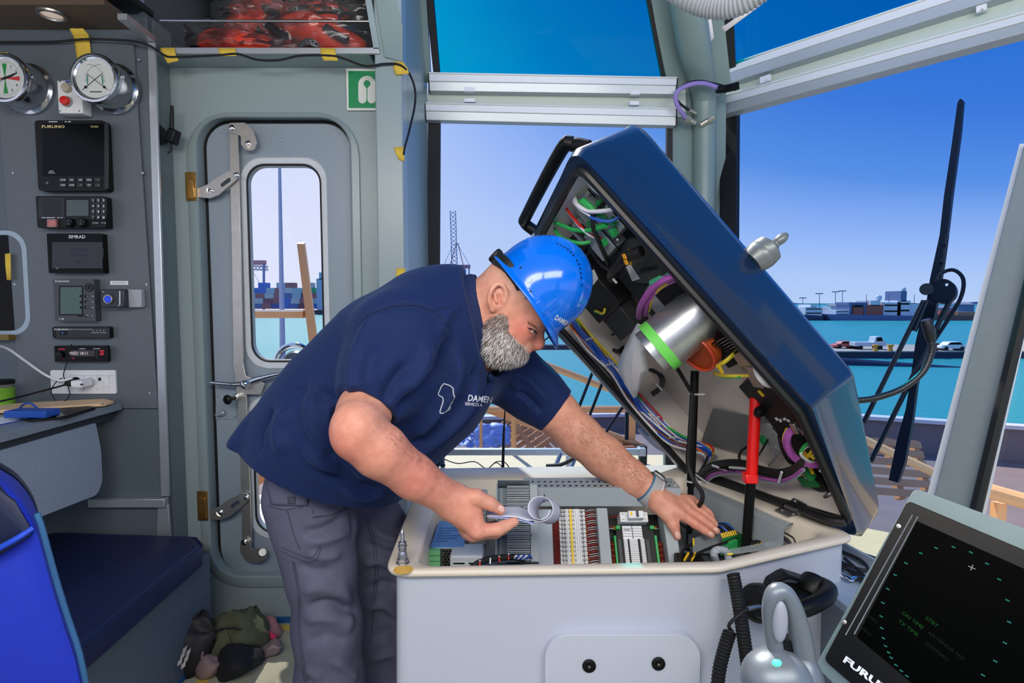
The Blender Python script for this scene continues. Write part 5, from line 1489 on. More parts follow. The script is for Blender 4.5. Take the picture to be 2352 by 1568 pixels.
def tape(lab, pts, y, fold=0.004):
    b = MB()
    P = [at(px, py, yy) for (px, py), yy in zip(pts, y if isinstance(y, (list, tuple)) else [y] * len(pts))]
    m_ = len(P) // 2
    Lf, Rt = P[:m_], P[m_:][::-1]
    n = 5
    vs = []
    for i in range(m_):
        for j in range(n + 1):
            p = Lf[i].lerp(Rt[i], j / n)
            vs.append(p + V((0,-.0012 - fold * abs(math.sin(i * 1.9 + j * 2.1)) * .5,0)))
    b.add(vs, [(i * (n + 1) + j, i * (n + 1) + j + 1,(i + 1) * (n + 1) + j + 1,(i + 1) * (n + 1) + j) for i in range(m_ - 1) for j in range(n)])
    o = b.build('masking_tape', TAPE, angle=80)
    o.modifiers.new('thick', 'SOLIDIFY').thickness = .0006
    return tag(o, lab, 'tape', 'strips of yellow masking tape')
TP = [('yellow tape strip from brown soffit onto the instrument board between the clocks', [(160,66),(170,84),(172,96),(178,137),(211,134),(208,98),(204,80),(192,66)],[2.14,2.17,2.185,2.185,2.185,2.185,2.17,2.14]),
      ('yellow tape piece above the left chrome clock', [(-12,120),(-8,140),(2,156),(24,152),(22,136),(20,121)],2.186),
      ('yellow tape holding the cable at the left end of the locker lip', [(368,111),(376,128),(386,146),(412,140),(404,126),(402,110)],2.198),
      ('yellow tape holding the cable in the middle of the locker lip', [(500,111),(505,124),(507,130),(544,129),(543,122),(541,111)],2.198),
      ('yellow tape holding the cable right of the middle of the locker lip', [(736,111),(738,128),(744,140),(777,140),(772,126),(770,111)],2.198),
      ('yellow tape turning the cable down at the pillar corner above the sign', [(906,141),(904,158),(910,173),(940,170),(936,156),(926,143)],2.208),
      ('yellow tape scrap on the pillar edge level with the door top', [(905,338),(909,352),(916,366),(929,371),(929,354),(928,338)],2.209),
      ('yellow tape scrap on the pillar edge just above the shoulder', [(911,616),(910,630),(911,645),(931,644),(931,630),(931,616)],2.209),
      ('yellow tape strip along the far left window edge', [(12,583),(14,610),(17,643),(27,643),(26,610),(26,581)],2.176)]
for lab, pts, y in TP:
    tape(lab, pts, y)
ck = MB().tube([at(-20,97,2.17), at(120,96,2.17), at(200,90,2.165), at(300,94,2.16), at(345,106,2.16), at(376,126,2.19), at(400,131,2.195), at(500,127,2.195), at(545,124,2.195), at(590,137,2.197), at(640,138,2.197), at(690,128,2.197), at(760,128,2.195), at(790,135,2.196), at(840,152,2.2), at(880,147,2.2), at(915,148,2.203), at(938,166,2.215), at(952,200,2.30), at(953,240,2.31), at(940,300,2.24), at(930,338,2.206), at(927,356,2.208)],.0042,8,6).build('black_cable', BLACKM)
tag(ck, 'thin black cable taped along the ceiling edge and locker lip', 'cable')
# black bracket with stub aerial on the side panel
an = thing('aerial_bracket', 'black bracket with stub aerial on the cabinet side left of the door', 'aerial', at(393,310,2.26))
xr_ = xk + .004
part('plate', BLACK, an, lambda b: b.plate([V((xr_, 2.225, at(0,334,2.23).z)), V((xr_, 2.225, at(0,285,2.23).z)), V((xr_, 2.26, at(0,294,2.25).z)), V((xr_, 2.275, at(0,300,2.27).z)), V((xr_, 2.275, at(0,330,2.27).z))],(.012,0,0)), bevel=.002)
part('body', BLACK, an, lambda b: b.box(at(398,314,2.25),(.032,.045,.055), Matrix.Rotation(.3,3, 'Y')), bevel=.006)
part('stub', BLACKM, an, lambda b: b.tube([at(394,298,2.25), at(395,270,2.25), at(395,243,2.25)],[.0085,.0075,.006],12,3))
part('hook', BLACKM, an, lambda b: b.tube([at(394,330,2.25), at(393,342,2.25), at(389,350,2.25), at(386,350,2.25)],.0035,8,3))

# ------------------------------------------------------------------ instruments
YI = YC - .0125
I = lambda px, py, d=0.0: at(px, py, YI - d)
CLKW = mat('dial_white', (226,226,220),.4)
def clock(name, lab, fx, fy, bx, by):
    # the case stands out from the board, so that its face is seen left of and above its flange
    base = I(bx, by, 0)
    t = thing(name, lab, 'clock' if name == 'ship_clock' else 'gauge', base)
    A = V((0,-1,0))
    part('case', mat('chrome_case', (205,208,214),.16,1.0, vary=0), t, lambda b: b.lathe([(.093,0),(.094,.004),(.092,.012),(.084,.018),(.081,.022),(.080,.085),(.083,.090),(.086,.094),(.088,.100),(.088,.108),(.084,.116),(.077,.118),(.0755,.112),(.0755,.104),(0,.104)], base, A, 48), angle=28)
    o = base + A * .1065
    dial = part('dial', CLKW, t, lambda b: b.lathe([(.0755,-.001),(.0755,.0),(0,.0)], o, A, 36))
    part('chapter_ring', CHROME, t, lambda b: b.lathe([(.0755,-.002),(.074,.004),(.068,.001),(.0755,-.002)], o, A, 36))
    part('hinge', CHROME, t, lambda b: b.box(base + A * .09 + V((.083,0,.012)),(.014,.016,.014)), bevel=.002)
    part('cover_glass', GLASSD, t, lambda b: b.lathe([(.0755,.0075),(.0,.0085)], o, A, 30))
    return t, dial, o + A * .0006
t, dl_, c = clock('ship_clock', 'chrome ship clock with red and green sectors on the instrument board', 32,190,70,206)
def wedge(b, c, a0, a1, r0, r1, d=.0004):
    pts = [c + V((r1 * math.sin(math.radians(a0 + (a1 - a0) * i / 5)),0, r1 * math.cos(math.radians(a0 + (a1 - a0) * i / 5)))) for i in range(6)] + [c + V((r0 * math.sin(math.radians(a1)),0, r0 * math.cos(math.radians(a1)))), c + V((r0 * math.sin(math.radians(a0)),0, r0 * math.cos(math.radians(a0))))]
    b.plate(pts, (0,-d, 0))
for a_ in (0,180): part('green_sector', mat('dial_green', (30,150,70),.5), dl_, lambda b: wedge(b, c, a_ - 9, a_ + 9,.004,.052))
for a_ in (90,270): part('red_sector', mat('dial_red', (214,50,54),.5), dl_, lambda b: wedge(b, c, a_ - 9, a_ + 9,.004,.052))
for h in range(1,13):
    a_ = math.radians(h * 30)
    if h in (12,3,6,9): continue
    text(str(h), c + V((.047 * math.sin(a_),-.0006,.047 * math.cos(a_))),(1,0,0),(0,0,1),.014, MARK, dl_, 'numeral', .0002)
part('minute_marks', MARK, dl_, lambda b: [b.box(c + V((.058 * math.sin(math.radians(i * 6)),-.0003,.058 * math.cos(math.radians(i * 6)))),(.0008,.0004,.003), Matrix.Rotation(math.radians(i * 6),3, 'Y')) for i in range(60)])
def hand(b, c, ang, r, w, tail=.012, d=.002):
    a_ = math.radians(ang); u = V((math.sin(a_),0, math.cos(a_))); s_ = V((math.cos(a_),0,-math.sin(a_)))
    o = c + V((0,-d, 0))
    b.plate([o - u * tail - s_ * w, o - u * tail + s_ * w, o + u * r * .7 + s_ * w, o + u * r, o + u * r * .7 - s_ * w],(0,-.0006,0))
part('hour_hand', BLACK, dl_, lambda b: hand(b, c, 72,.036,.0028))
part('minute_hand', BLACK, dl_, lambda b: hand(b, c, 68,.054,.0022, d=.003))
part('second_hand', BLACK, dl_, lambda b: hand(b, c, 232,.056,.0006, d=.004))
part('hand_hub', BLACK, dl_, lambda b: b.lathe([(.004,0),(.004,.005),(0,.0055)], c, (0,-1,0),12))
t, dl_, c = clock('thermo_hygrometer', 'chrome dial thermometer with two crossed needles right of the switch box', 232,190,266,206)
for s_ in (-1,1):
    part('scale_arc', MARK, dl_, lambda b: [b.box(c + V((s_ * .022 - s_ * .056 * math.cos(math.radians(i)),-.0003,-.008 + .056 * math.sin(math.radians(i)))),(.0007,.0004,.006 if i % 20 == 0 else .003), Matrix.Rotation(-s_ * math.radians(90 - i) * -1,3, 'Y')) for i in range(-4,95,4)])
    part('needle', BLACK, dl_, lambda b: hand(b, c + V((s_ * .033,0,-.030)),-s_ * 52,.085,.0008,.016,.002 + .001 * s_))
    part('needle_hub', BLACK, dl_, lambda b: b.lathe([(.0045,0),(.004,.004),(0,.0045)], c + V((s_ * .033,0,-.030)),(0,-1,0),12))
    part('scale_colour', mat('scale_teal', (90,150,140),.6), dl_, lambda b: wedge(b, c + V((s_ * .022,0,-.008)),-s_ * 85 - 22,-s_ * 85 + 22,.050,.052))
part('dial_print', MARK, dl_, lambda b: [b.box(c + V((-.018 + i * .0042,-.0003,-.046)),(.003,.0004,.0042)) for i in range(10)])

# white switch box with red button
sbx = thing('switch_box', 'white switch box with red push button between the two chrome dials', 'switch box', I(160,258))
a, b_ = I(134,260,.05), I(186,184,.05)
cc0 = (a + b_) / 2
part('box', mat('box_white', (226,228,228),.4), sbx, lambda b: b.bb((a.x, YI - .05, a.z),(b_.x, YI, b_.z)), bevel=.004)
part('lamp_lens', mat('lens_beige', (176,166,150),.25), sbx, lambda b: b.lathe([(.019,0),(.019,.004),(.015,.012),(.0,.014)], I(155,202,.05),(0,-1,0),20))
part('button', RED, sbx, lambda b: b.lathe([(.0165,0),(.0165,.012),(.0145,.020),(.011,.022),(0,.022)], I(155,234,.05),(0,-1,0),20))
part('button_collar', mat('collar_grey', (150,152,156),.4), sbx, lambda b: b.lathe([(.020,0),(.019,.008),(.0165,.008)], I(155,234,.05),(0,-1,0),20))
part('label', mat('label_blue_dark', (40,70,190),.5), sbx, lambda b: b.plate([I(150,186,.0502), I(166,186,.0502), I(166,189.5,.0502), I(150,189.5,.0502)],(0,-.0006,0)))
for px, py in ((138,187),(182,187),(138,255),(182,255)):
    part('screw', STEEL, sbx, lambda b: b.lathe([(.0035,0),(.003,.0012),(0,.0015)], I(px, py, .05),(0,-1,0),8))

UPZ, RTX = (0,0,1),(1,0,0)
def panel(name, lab, cat, px0, py0, px1, py1, d, m_=BLACK, r=.01, bev=.004):
    px1 += (px1 - 1176) * d / 2.2
    t = thing(name, lab, cat, I((px0 + px1) / 2, py1))
    a, b_ = I(px0, py1, d), I(px1, py0, d)
    c = (a + b_) / 2
    part('housing', m_, t, lambda b: b.plate([V((c.x + u, YI - d, c.z + v)) for u, v in rrect(b_.x - a.x, b_.z - a.z, r, 5)],(0, d, 0)), bevel=bev)
    return t
def q4(px0, py0, px1, py1, d): return [I(px0, py0, d), I(px1, py0, d), I(px1, py1, d), I(px0, py1, d)]
def btxt(s, px, py, d, size, par, m_=INK, **k): return text(s, I(px, py, d), RTX, UPZ, size, m_, par, 'lettering', .0002, **k)

# large black display
t = panel('radar_display', 'large black display with a key row under the chrome dials', 'display', 88,276,254,438,.035, r=.012)
part('screen', SCREEN, t, lambda b: b.plate(q4(98,284,240,404,.0352),(0,-.001,0)))
part('glare_hood', mat('hood_dark', (30,32,36),.35), t, lambda b: b.plate(q4(240,282,250,434,.0352),(0,-.002,0)), bevel=.001)
btxt('FURUNO', 122,291,.037,.014, t, mat('gold_print', (206,186,130),.5), sx=1.5, bold=.0004)
btxt('FE-800', 217,291,.037,.010, t, mat('gold_print', (0,0,0)))
btxt('NAVI', 118,393,.037,.007, t); btxt('DIGITAL', 119,397,.037,.007, t)
part('top_print', INK, t, lambda b: [b.plate(q4(x, 278.5, x + w_, 280.5,.0354),(0,-.0003,0)) for x, w_ in ((112,20),(149,4),(156,7))])
part('power_mark', INK, t, lambda b: b.tube([I(108 + 2.2 * math.cos(a_),420 - 2.2 * math.sin(a_),.0356) for a_ in [i * math.pi / 5 for i in range(10)]],.0006,4,1, closed=True))
KEY = mat('key_black', (34,36,40),.5)
for r, row in enumerate((('ALARM', 'BRIL', 'DIM', 'MENU', '▲'),('FUNC', 'MODE', '<', 'ENT', '▼'))):
    for k, s_ in enumerate(row):
        px, py = 145 + k * 20,413 + r * 12
        part('key', KEY, t, lambda b: b.plate([V((I(px, py, .036).x + u, YI - .035, I(px, py, .036).z + v)) for u, v in rrect(.024,.015,.003,2)],(0,-.003,0)))
        btxt('^' if s_ == '▲' else 'v' if s_ == '▼' else s_, px, py, .0384,.0068, t, bold=.0002)

# VHF radio
t = panel('vhf_radio', 'black marine radio with keypad and knobs below the large display', 'radio', 86,450,256,523,.04, r=.006)
part('face', mat('radio_face', (28,34,40),.45), t, lambda b: b.plate(q4(90,454,246,503,.0402),(0,-.004,0)), bevel=.001)
for k in range(9):
    part('grille_slot', BLACKM, t, lambda b: b.plate(q4(96,457.5 + k * 4.6,140,459.6 + k * 4.6,.0442),(0,-.0008,0)))
part('screen', mat('lcd_grey', (70,82,84),.15), t, lambda b: b.plate(q4(152,458,205,497,.0442),(0,-.0012,0)))
part('screen_frame', BLACK, t, lambda b: b.plate(q4(148,455,209,500,.0442),(0,-.002,0),[q4(153,459,204,496,.0442)]))
for r in range(4):
    for k in range(3):
        s_ = '123456789*0#'[r * 3 + k]
        px, py = 214 + k * 12,460 + r * 13
        part('key', KEY, t, lambda b: b.plate([V((I(px, py, .044).x + u, YI - .0442, I(px, py, .044).z + v)) for u, v in rrect(.015,.017,.003,2)],(0,-.003,0)))
        btxt(s_, px, py, .0474,.0115, t, bold=.0005)
part('red_button', RED, t, lambda b: b.plate(q4(115,506,131,520,.0402),(0,-.008,0)), bevel=.001)
part('red_button_guard', glass_mat('pink_guard', (.95,.6,.6),.05, opacity=.25, veil=(.9,.7,.7)), t, lambda b: b.plate(q4(113,504,133,522,.0402),(0,-.010,0)))
for px in (162,191):
    part('knob', BLACK, t, lambda b: b.lathe([(.017,0),(.016,.014),(.013,.018),(0,.018)], I(px, 512,.040),(0,-1,0),20))
    part('knob_mark', INK, t, lambda b: [b.box(I(px - 2,510,.0586) + V((.008 * math.cos(a_),0,.008 * math.sin(a_))),(.0015,.0005,.0015)) for a_ in [i * .8 for i in range(7)]])
btxt('SCAN', 219,512,.0415,.0085, t); btxt('<< D', 238,512,.0415,.0085, t)
part('print_row', INK, t, lambda b: [b.plate(q4(x, 499, x + w_, 500.6,.0443),(0,-.0003,0)) for x, w_ in ((96,8),(106,20),(132,5),(140,4))])

# SIMRAD display
t = panel('autopilot_display', 'black glossy display with white brand lettering at its top edge', 'display', 112,536,246,627,.03, SCREEN, r=.004, bev=.003)
part('screen', mat('screen_blue_black', (8,8,22),.1, spec=.6), t, lambda b: b.plate(q4(120,556,236,616,.0302),(0,-.0006,0)))
btxt('SIMRAD', 177,544,.0312,.0165, t, sx=1.1, bold=.0004)
part('side_slot', KEY, t, lambda b: b.plate(q4(233,570,238,590,.0302),(0,-.001,0)))
DIMT = mat('dim_screen_text', (30,34,56),.5, emit=((50,56,110),.12))
btxt('33°51.642', 180,574,.0312,.017, t, DIMT); btxt('18°24.837', 180,586,.0312,.017, t, DIMT); btxt('238.8', 180,602,.0312,.014, t, DIMT)
part('power_mark', INK, t, lambda b: b.tube([I(131 + 2 * math.cos(a_),616 - 2 * math.sin(a_),.0308) for a_ in [i * math.pi / 5 for i in range(10)]],.0005,4,1, closed=True))

# grey receiver
t = panel('navtex_receiver', 'square dark grey receiver with green screen and round cursor pad', 'receiver', 127,641,229,737,.032, mat('receiver_grey', (66,70,76),.5), r=.004)
part('screen_frame', BLACK, t, lambda b: b.plate(q4(136,656,191,724,.0322),(0,-.001,0)))
part('screen', mat('lcd_green', (70,96,90),.12), t, lambda b: b.plate(q4(139,659,188,721,.0333),(0,-.0004,0)))
btxt('FURUNO', 143,646,.033,.009, t, sx=1.5, bold=.0003)
part('cursor_pad', BLACK, t, lambda b: b.lathe([(.016,0),(.0155,.003),(.006,.0025),(0,.002)], I(205,660,.0322),(0,-1,0),24))
part('cursor_arrow', INK, t, lambda b: [b.cyl(I(205,660,.0355) + V((.0105 * math.cos(a_),0,.0105 * math.sin(a_))), I(205,660,.0361) + V((.0105 * math.cos(a_),0,.0105 * math.sin(a_))),.0016, n=3) for a_ in [i * math.pi / 4 for i in range(8)]])
for px, py, w_ in ((201,680,.010),(213,680,.014),(201,694,.008),(213,693,.012),(201,706,.008),(213,706,.014),(200,724,.020),(212,725,.008)):
    part('key', BLACK, t, lambda b: b.plate([V((I(px, py).x + u, YI - .0322, I(px, py, .03).z + v)) for u, v in rrect(w_, .010,.003,2)],(0,-.002,0)))
    part('key_mark', INK, t, lambda b: b.plate(q4(px - w_ * 160, py - .7, px + w_ * 160, py + .7,.0344),(0,-.0002,0)))
part('model_mark', INK, t, lambda b: [b.plate(q4(x, 731, x + w_, 733.5,.0323),(0,-.0003,0)) for x, w_ in ((136,2.5),(141,6))])

# blue-lit push button box and its label
t = thing('push_button_box', 'black and grey box with a blue round push button beside the receiver', 'switch box', I(262,708))
a, b_ = I(234,706,.045), I(287,664,.045)
part('back_box', mat('back_box_grey', (166,170,178),.45), t, lambda b: b.bb((a.x + .01, YI - .025, a.z),(I(296,0,.02).x, YI, b_.z)), bevel=.004)
part('front', mat('front_dark', (44,48,54),.45), t, lambda b: b.bb((a.x, YI - .05, a.z),(b_.x, YI - .024, b_.z)), bevel=.004)
part('front_edge', ALU, t, lambda b: b.plate(q4(274,668,277,700,.0502),(0,-.001,0)))
part('button_ring', STEEL, t, lambda b: b.lathe([(.017,0),(.017,.008),(.013,.009),(.012,.006)], I(251,687,.05),(0,-1,0),24))
part('button', mat('button_blue', (20,60,200),.3, emit=((20,70,240),.25)), t, lambda b: b.lathe([(.0125,.0),(.0125,.008),(.010,.0105),(0,.011)], I(251,687,.05),(0,-1,0),20))
for px, py in ((237,670),(273,702)):
    part('screw', STEEL, t, lambda b: b.lathe([(.003,0),(.0025,.001),(0,.0012)], I(px, py, .05),(0,-1,0),8))
t = thing('label_plate', 'small white label plate above the blue push button', 'label', I(274,653))
part('plate', WHITE, t, lambda b: b.plate(q4(254,645,295,654,0),(0,-.002,0)))
part('print', mat('label_ink_grey', (150,152,160),.6), t, lambda b: [b.plate(q4(258,647.2 + k * 3,291 - k * 4,648.4 + k * 3,.0021),(0,-.0002,0)) for k in range(2)])

# slim power supply strip
t = panel('junction_strip', 'slim black unit with power switch and four lamps under the receiver', 'control unit', 121,750,260,777,.022, r=.008)
part('face', mat('strip_face', (34,36,40),.5), t, lambda b: b.plate(q4(130,752,252,775,.0222),(0,-.001,0)))
btxt('FURUNO', 141,756.5,.0236,.0085, t, sx=1.6, bold=.0003)
btxt('AIRCRAFT SAFETY SIGNAL SUPPLY STATION', 184,756.5,.0236,.0046, t)
part('rocker', BLACK, t, lambda b: b.plate(q4(139,760,153,769,.0232),(0,-.003,0)), bevel=.001)
part('rocker_mark', mat('rocker_blue', (70,110,200),.5), t, lambda b: b.plate(q4(142,762.5,145,767,.0263),(0,-.0003,0)))
for k in range(4):
    part('lamp', mat('lamp_grey', (120,124,130),.3), t, lambda b: b.lathe([(.0035,0),(.003,.0015),(0,.002)], I(215 + k * 8,759,.0232),(0,-1,0),10))
btxt('POWER LEVEL TX ERROR', 227,764,.0236,.0052, t)

# car radio
t = panel('car_radio', 'black car radio with red accents and a lit display', 'radio', 126,794,252,831,.022, r=.003, bev=.002)
part('face', SCREEN, t, lambda b: b.plate(q4(129,796,250,829,.0222),(0,-.002,0)))
part('display', mat('radio_lcd', (44,38,42),.2), t, lambda b: b.plate(q4(163,804,218,818,.0242),(0,-.0006,0)))
btxt('WED 18:11', 181,811.5,.0252,.016, t, mat('lcd_text', (206,196,196),.4, emit=((220,205,205),.3)), sx=.95)
part('volume_knob', BLACK, t, lambda b: b.lathe([(.014,0),(.013,.010),(0,.011)], I(139,815,.024),(0,-1,0),20))
for x0, y0, x1, y1 in ((134,800.5,149,802.5),(136,820,145,823),(165,822,172,823.5),(229,804,239,807),(231,809,239,811),(229,812,238,815)):
    part('red_light', mat('red_light', (170,30,44),.4, emit=((200,30,50),.35)), t, lambda b: b.plate(q4(x0, y0, x1, y1,.0242),(0,-.0006,0)))
part('key', KEY, t, lambda b: [b.plate(q4(220,805 + k * 5,226,808 + k * 5,.0242),(0,-.001,0)) for k in range(4)])
part('print_row', INK, t, lambda b: [b.plate(q4(x, y, x + w_, y + 1.4,.0244),(0,-.0003,0)) for x, y, w_ in ((182,800,14),(220,815,4),(214,800,16))])

# white socket panel with charger plug
t = panel('socket_panel', 'white socket panel under the car radio with a charger plugged in', 'socket', 118,850,268,904,.008, mat('socket_white', (226,228,230),.35), r=.006, bev=.002)
for px in (175,209):
    part('socket_well', BLACK if px < 180 else mat('socket_rim', (200,204,208),.35), t, lambda b: b.lathe([(.0195,.0),(.0195,.002),(.017,.002),(.016,.0004),(0,.0004)], I(px, 877,.008),(0,-1,0),24))
part('module_line', mat('line_grey', (170,174,178),.5), t, lambda b: [b.plate(q4(x, 862, x + .8,896,.0082),(0,-.0004,0)) for x in (160,192,223,250)])
part('module_line', mat('line_grey', (0,0,0)), t, lambda b: b.plate(q4(160,862,262,862.7,.0082),(0,-.0004,0)))
part('data_port', BLACK, t, lambda b: b.plate(q4(226,867,232,874,.0082),(0,-.0006,0)))
part('data_cover', WHITE, t, lambda b: b.plate(q4(223,880,236,892,.0082),(0,-.0012,0)), bevel=.0005)
part('rocker', WHITE, t, lambda b: b.plate(q4(239,872,251,888,.0082),(0,-.002,0)), bevel=.001)
pl_ = thing('phone_charger', 'white charger plug sticking out of the socket panel', 'charger', I(190,880,.03))
part('body', WHITE, pl_, lambda b: b.box(I(188,880,.045),(.044,.06,.028)), bevel=.006)
part('port', BLACK, pl_, lambda b: b.plate(q4(184,881,191,884,.0752),(0,-.0004,0)))
pg = thing('black_plug', 'black round mains plug with lead in the left socket', 'plug', I(172,876,.02))
part('plug', BLACK, pg, lambda b: b.lathe([(.018,0),(.017,.02),(.010,.028),(.006,.034)], I(172,876,.006),(-.35,-1,-.05),20))
part('strain_relief', BLACKM, pg, lambda b: b.tube([I(168,877,.035), I(156,882,.05), I(146,884,.06)],[.006,.006,.004],10,3))
part('lead', BLACKM, pg, lambda b: b.tube([I(148,884,.06), at(100,897,2.05), at(50,910,1.95), at(-10,924,1.88)],.0035,8,6))
wc = MB().tube([at(-10,792,2.0), at(20,802,2.05), at(60,830,2.1), at(100,858,2.14), at(130,872,2.15), at(150,873,2.155), at(166,868,2.16)],.0045,8,6).build('white_cable', WHITE)
tag(wc, 'white cable sagging from the left edge to the socket panel', 'cable')
rc_ = MB().tube([at(164,790,2.165), at(152,838,2.165), at(146,862,2.16), at(155,885,2.15), at(160,905,2.14), at(150,920,2.13), at(134,924,2.13), at(122,912,2.13), at(118,895,2.14), at(130,876,2.15), at(143,868,2.155)],.002,6,6).build('thin_black_lead', BLACKM)
tag(rc_, 'thin black looped lead hanging from the car radio over the socket panel', 'cable')
# ------------------------------------------------------------------ bagged life jackets in the locker
JRED = mat('jacket_red', (240,66,36),.5, vary=.12, scale=20, bump=.25, bscale=40)
JBLK = mat('jacket_black', (26,26,28),.6, vary=.1)
FILM = glass_mat('clear_bag_film', (.95,.97,.98),.12, rough=.18, opacity=.05, veil=(.8,.85,.88))
def bag(lab, pts, y, r, seed, strap):
    rnd = random.Random(seed)
    t = thing('life_jacket_bag', lab, 'life jacket', at(*pts[len(pts) // 2], y))
    c = [at(px, py, y + rnd.uniform(-.02,.02)) for px, py in pts]
    def lump(b):
        P = smoothline(c, 6)
        n = 14
        loops = []
        for i, p in enumerate(P):
            u = i / (len(P) - 1)
            rr_ = r * (math.sin(math.pi * min(max(u * .92 + .04,0),1)) ** .5)
            tng = (P[min(i + 1, len(P) - 1)] - P[max(i - 1,0)]).normalized()
            R = orient(tng)
            loops.append([p + R @ V((math.cos(a) , math.sin(a),0)) * rr_ * (1 + .22 * noise.noise(V((p.x * 9 + math.cos(a), p.z * 9 + math.sin(a), seed)))) for a in [2 * math.pi * j / n for j in range(n)]])
        b.loft(loops)
    part('jacket', JRED, t, lump, angle=180, fix=True)
    for q in strap:
        part('strap', JBLK, t, lambda b: b.tube([at(px, py, y - r * 1.02) for px, py in q],.016,6,4, flat=.3))
    def film(b):
        n = 16
        vs = []
        x0, x1 = min(p.x for p in c) - .05, max(p.x for p in c) + .05
        z0, z1 = min(p.z for p in c) - r * .5, max(p.z for p in c) + r * .9
        for i in range(n):
            for j in range(n):
                u, v = i / (n - 1), j / (n - 1)
                vs.append(V((x0 + (x1 - x0) * u, y - r * (1.15 - .9 * (2 * u - 1) ** 2) - .03 * rnd.random(), z0 + (z1 - z0) * v)))
        b.add(vs, [(i * n + j, (i + 1) * n + j, (i + 1) * n + j + 1, i * n + j + 1) for i in range(n - 1) for j in range(n - 1)])
    part('clear_bag', FILM, t, film, angle=40)
bag('red life jacket in clear bag at the left of the locker', [(455,100),(500,92),(560,96),(625,100)],2.50,.05,2,[])
bag('red life jacket in clear bag bulging in the middle of the locker', [(520,70),(560,62),(600,80),(640,98),(690,104)],2.58,.085,3,[[(585,60),(600,84),(604,108)]])
bag('red life jacket with black straps at the right of the locker', [(640,58),(690,64),(740,84),(790,104),(840,112)],2.52,.075,5,[[(612,54),(640,76),(660,84)],[(745,60),(770,78),(800,92)],[(690,106),(710,96),(730,108)]])
bag('red life jacket on the upper tier of the locker behind the bar', [(530,28),(570,20),(620,12),(668,26)],2.55,.06,8,[[(605,0),(612,20),(640,34)]])
bag('dark bagged life jacket at the upper right of the locker', [(660,30),(700,22),(760,26),(800,34)],2.60,.05,9,[[(660,30),(720,14),(790,26)],[(690,34),(740,30),(800,30)]])
lg = bpy.data.objects.get('life_jacket_bag.002')
part('emblem', INK, lg, lambda b: b.tube([at(x, y, 2.43) for x, y in ((713,93),(722,92),(733,101),(728,107),(716,104))],.0022,6,1, closed=True))
part('emblem', INK, lg, lambda b: b.tube([at(723 + 4 * math.cos(a),100 - 4 * math.sin(a),2.429) for a in [.4 + i * .7 for i in range(8)]],.0022,6,2))

# ------------------------------------------------------------------ roller blind cassettes and their fittings
BL1, BL2 = mat('blind_white', (226,230,230),.35,.1, vary=.02), mat('blind_grey', (176,184,188),.35,.3, vary=.02)
def cassette(lab, A, B, C, D_, nrm, depth):
    # A B: upper corners, D_ C: lower corners on the front face
    t = thing('blind_cassette', lab, 'blind', (A + C) / 2, 'roller blind cassettes')
    m0, m1 = A.lerp(D_, .46), B.lerp(C, .46)
    off = nrm * depth
    part('upper_face', BL1, t, lambda b: b.plate([A, B, m1, m0],-off), bevel=.002)
    part('lower_face', BL2, t, lambda b: b.plate([m0 - nrm * .004, m1 - nrm * .004, C - nrm * .010, D_ - nrm * .010],-off), bevel=.002)
    part('lip', BL1, t, lambda b: b.tube([A + nrm * .003, B + nrm * .003],.004,8,1))
    part('end_cap', BLACK, t, lambda b: b.plate([A + (A - B).normalized() * .004 + nrm * .004, A + nrm * .004, D_ + nrm * .002, D_ + (A - B).normalized() * .004 + nrm * .002],-off))
    part('end_cap', BLACK, t, lambda b: b.plate([B + (B - A).normalized() * .004 + nrm * .004, B + nrm * .004, C + nrm * .002, C + (B - A).normalized() * .004 + nrm * .002],-off))
    return t
ny = V((0,-1,0))
yb = 2.80
B1 = cassette('upper white blind cassette across the top of the bow window', at(985,168, yb), at(1555,179, yb), at(1553,215, yb), at(986,207, yb), ny, .05)
B2 = cassette('lower white blind cassette across the top of the tall bow window', at(977,237, yb), at(1553,250, yb), at(1554,287, yb), at(978,274, yb), ny, .05)
for px, y0, y1, par in ((1079,200,214, B1),(1079,226,238, B2),(1458,207,221, B1),(1456,232,245, B2)):
    part('clip', WHITE, par, lambda b: b.bb(at(px - 12, y1, yb + .03), at(px + 12, y0, yb + .005)), bevel=.001)
rh = .05
B3 = cassette('upper grey slanting blind cassette above the starboard window', RW(1640,160, rh), RW(2460,-112, rh), RW(2460,-62, rh), RW(1646,197, rh), rn, .045)
B4 = cassette('lower grey slanting blind cassette at the top of the starboard window', RW(1640,227, rh), RW(2460,0, rh), RW(2460,42, rh), RW(1646,264, rh), rn, .045)
for px, py, par in ((1756,163, B3),(1760,184, B4),(2256,22, B4)):
    part('clip', WHITE, par, lambda b: b.plate([RW(px - 12, py - 4,.02), RW(px + 12, py - 12,.02), RW(px + 12, py + 3,.02), RW(px - 12, py + 11,.02)], rn * .012), bevel=.001)
    part('clip_screw', STEEL, par, lambda b: b.cyl(RW(px, py, .03), RW(px, py, .035),.004, n=8))
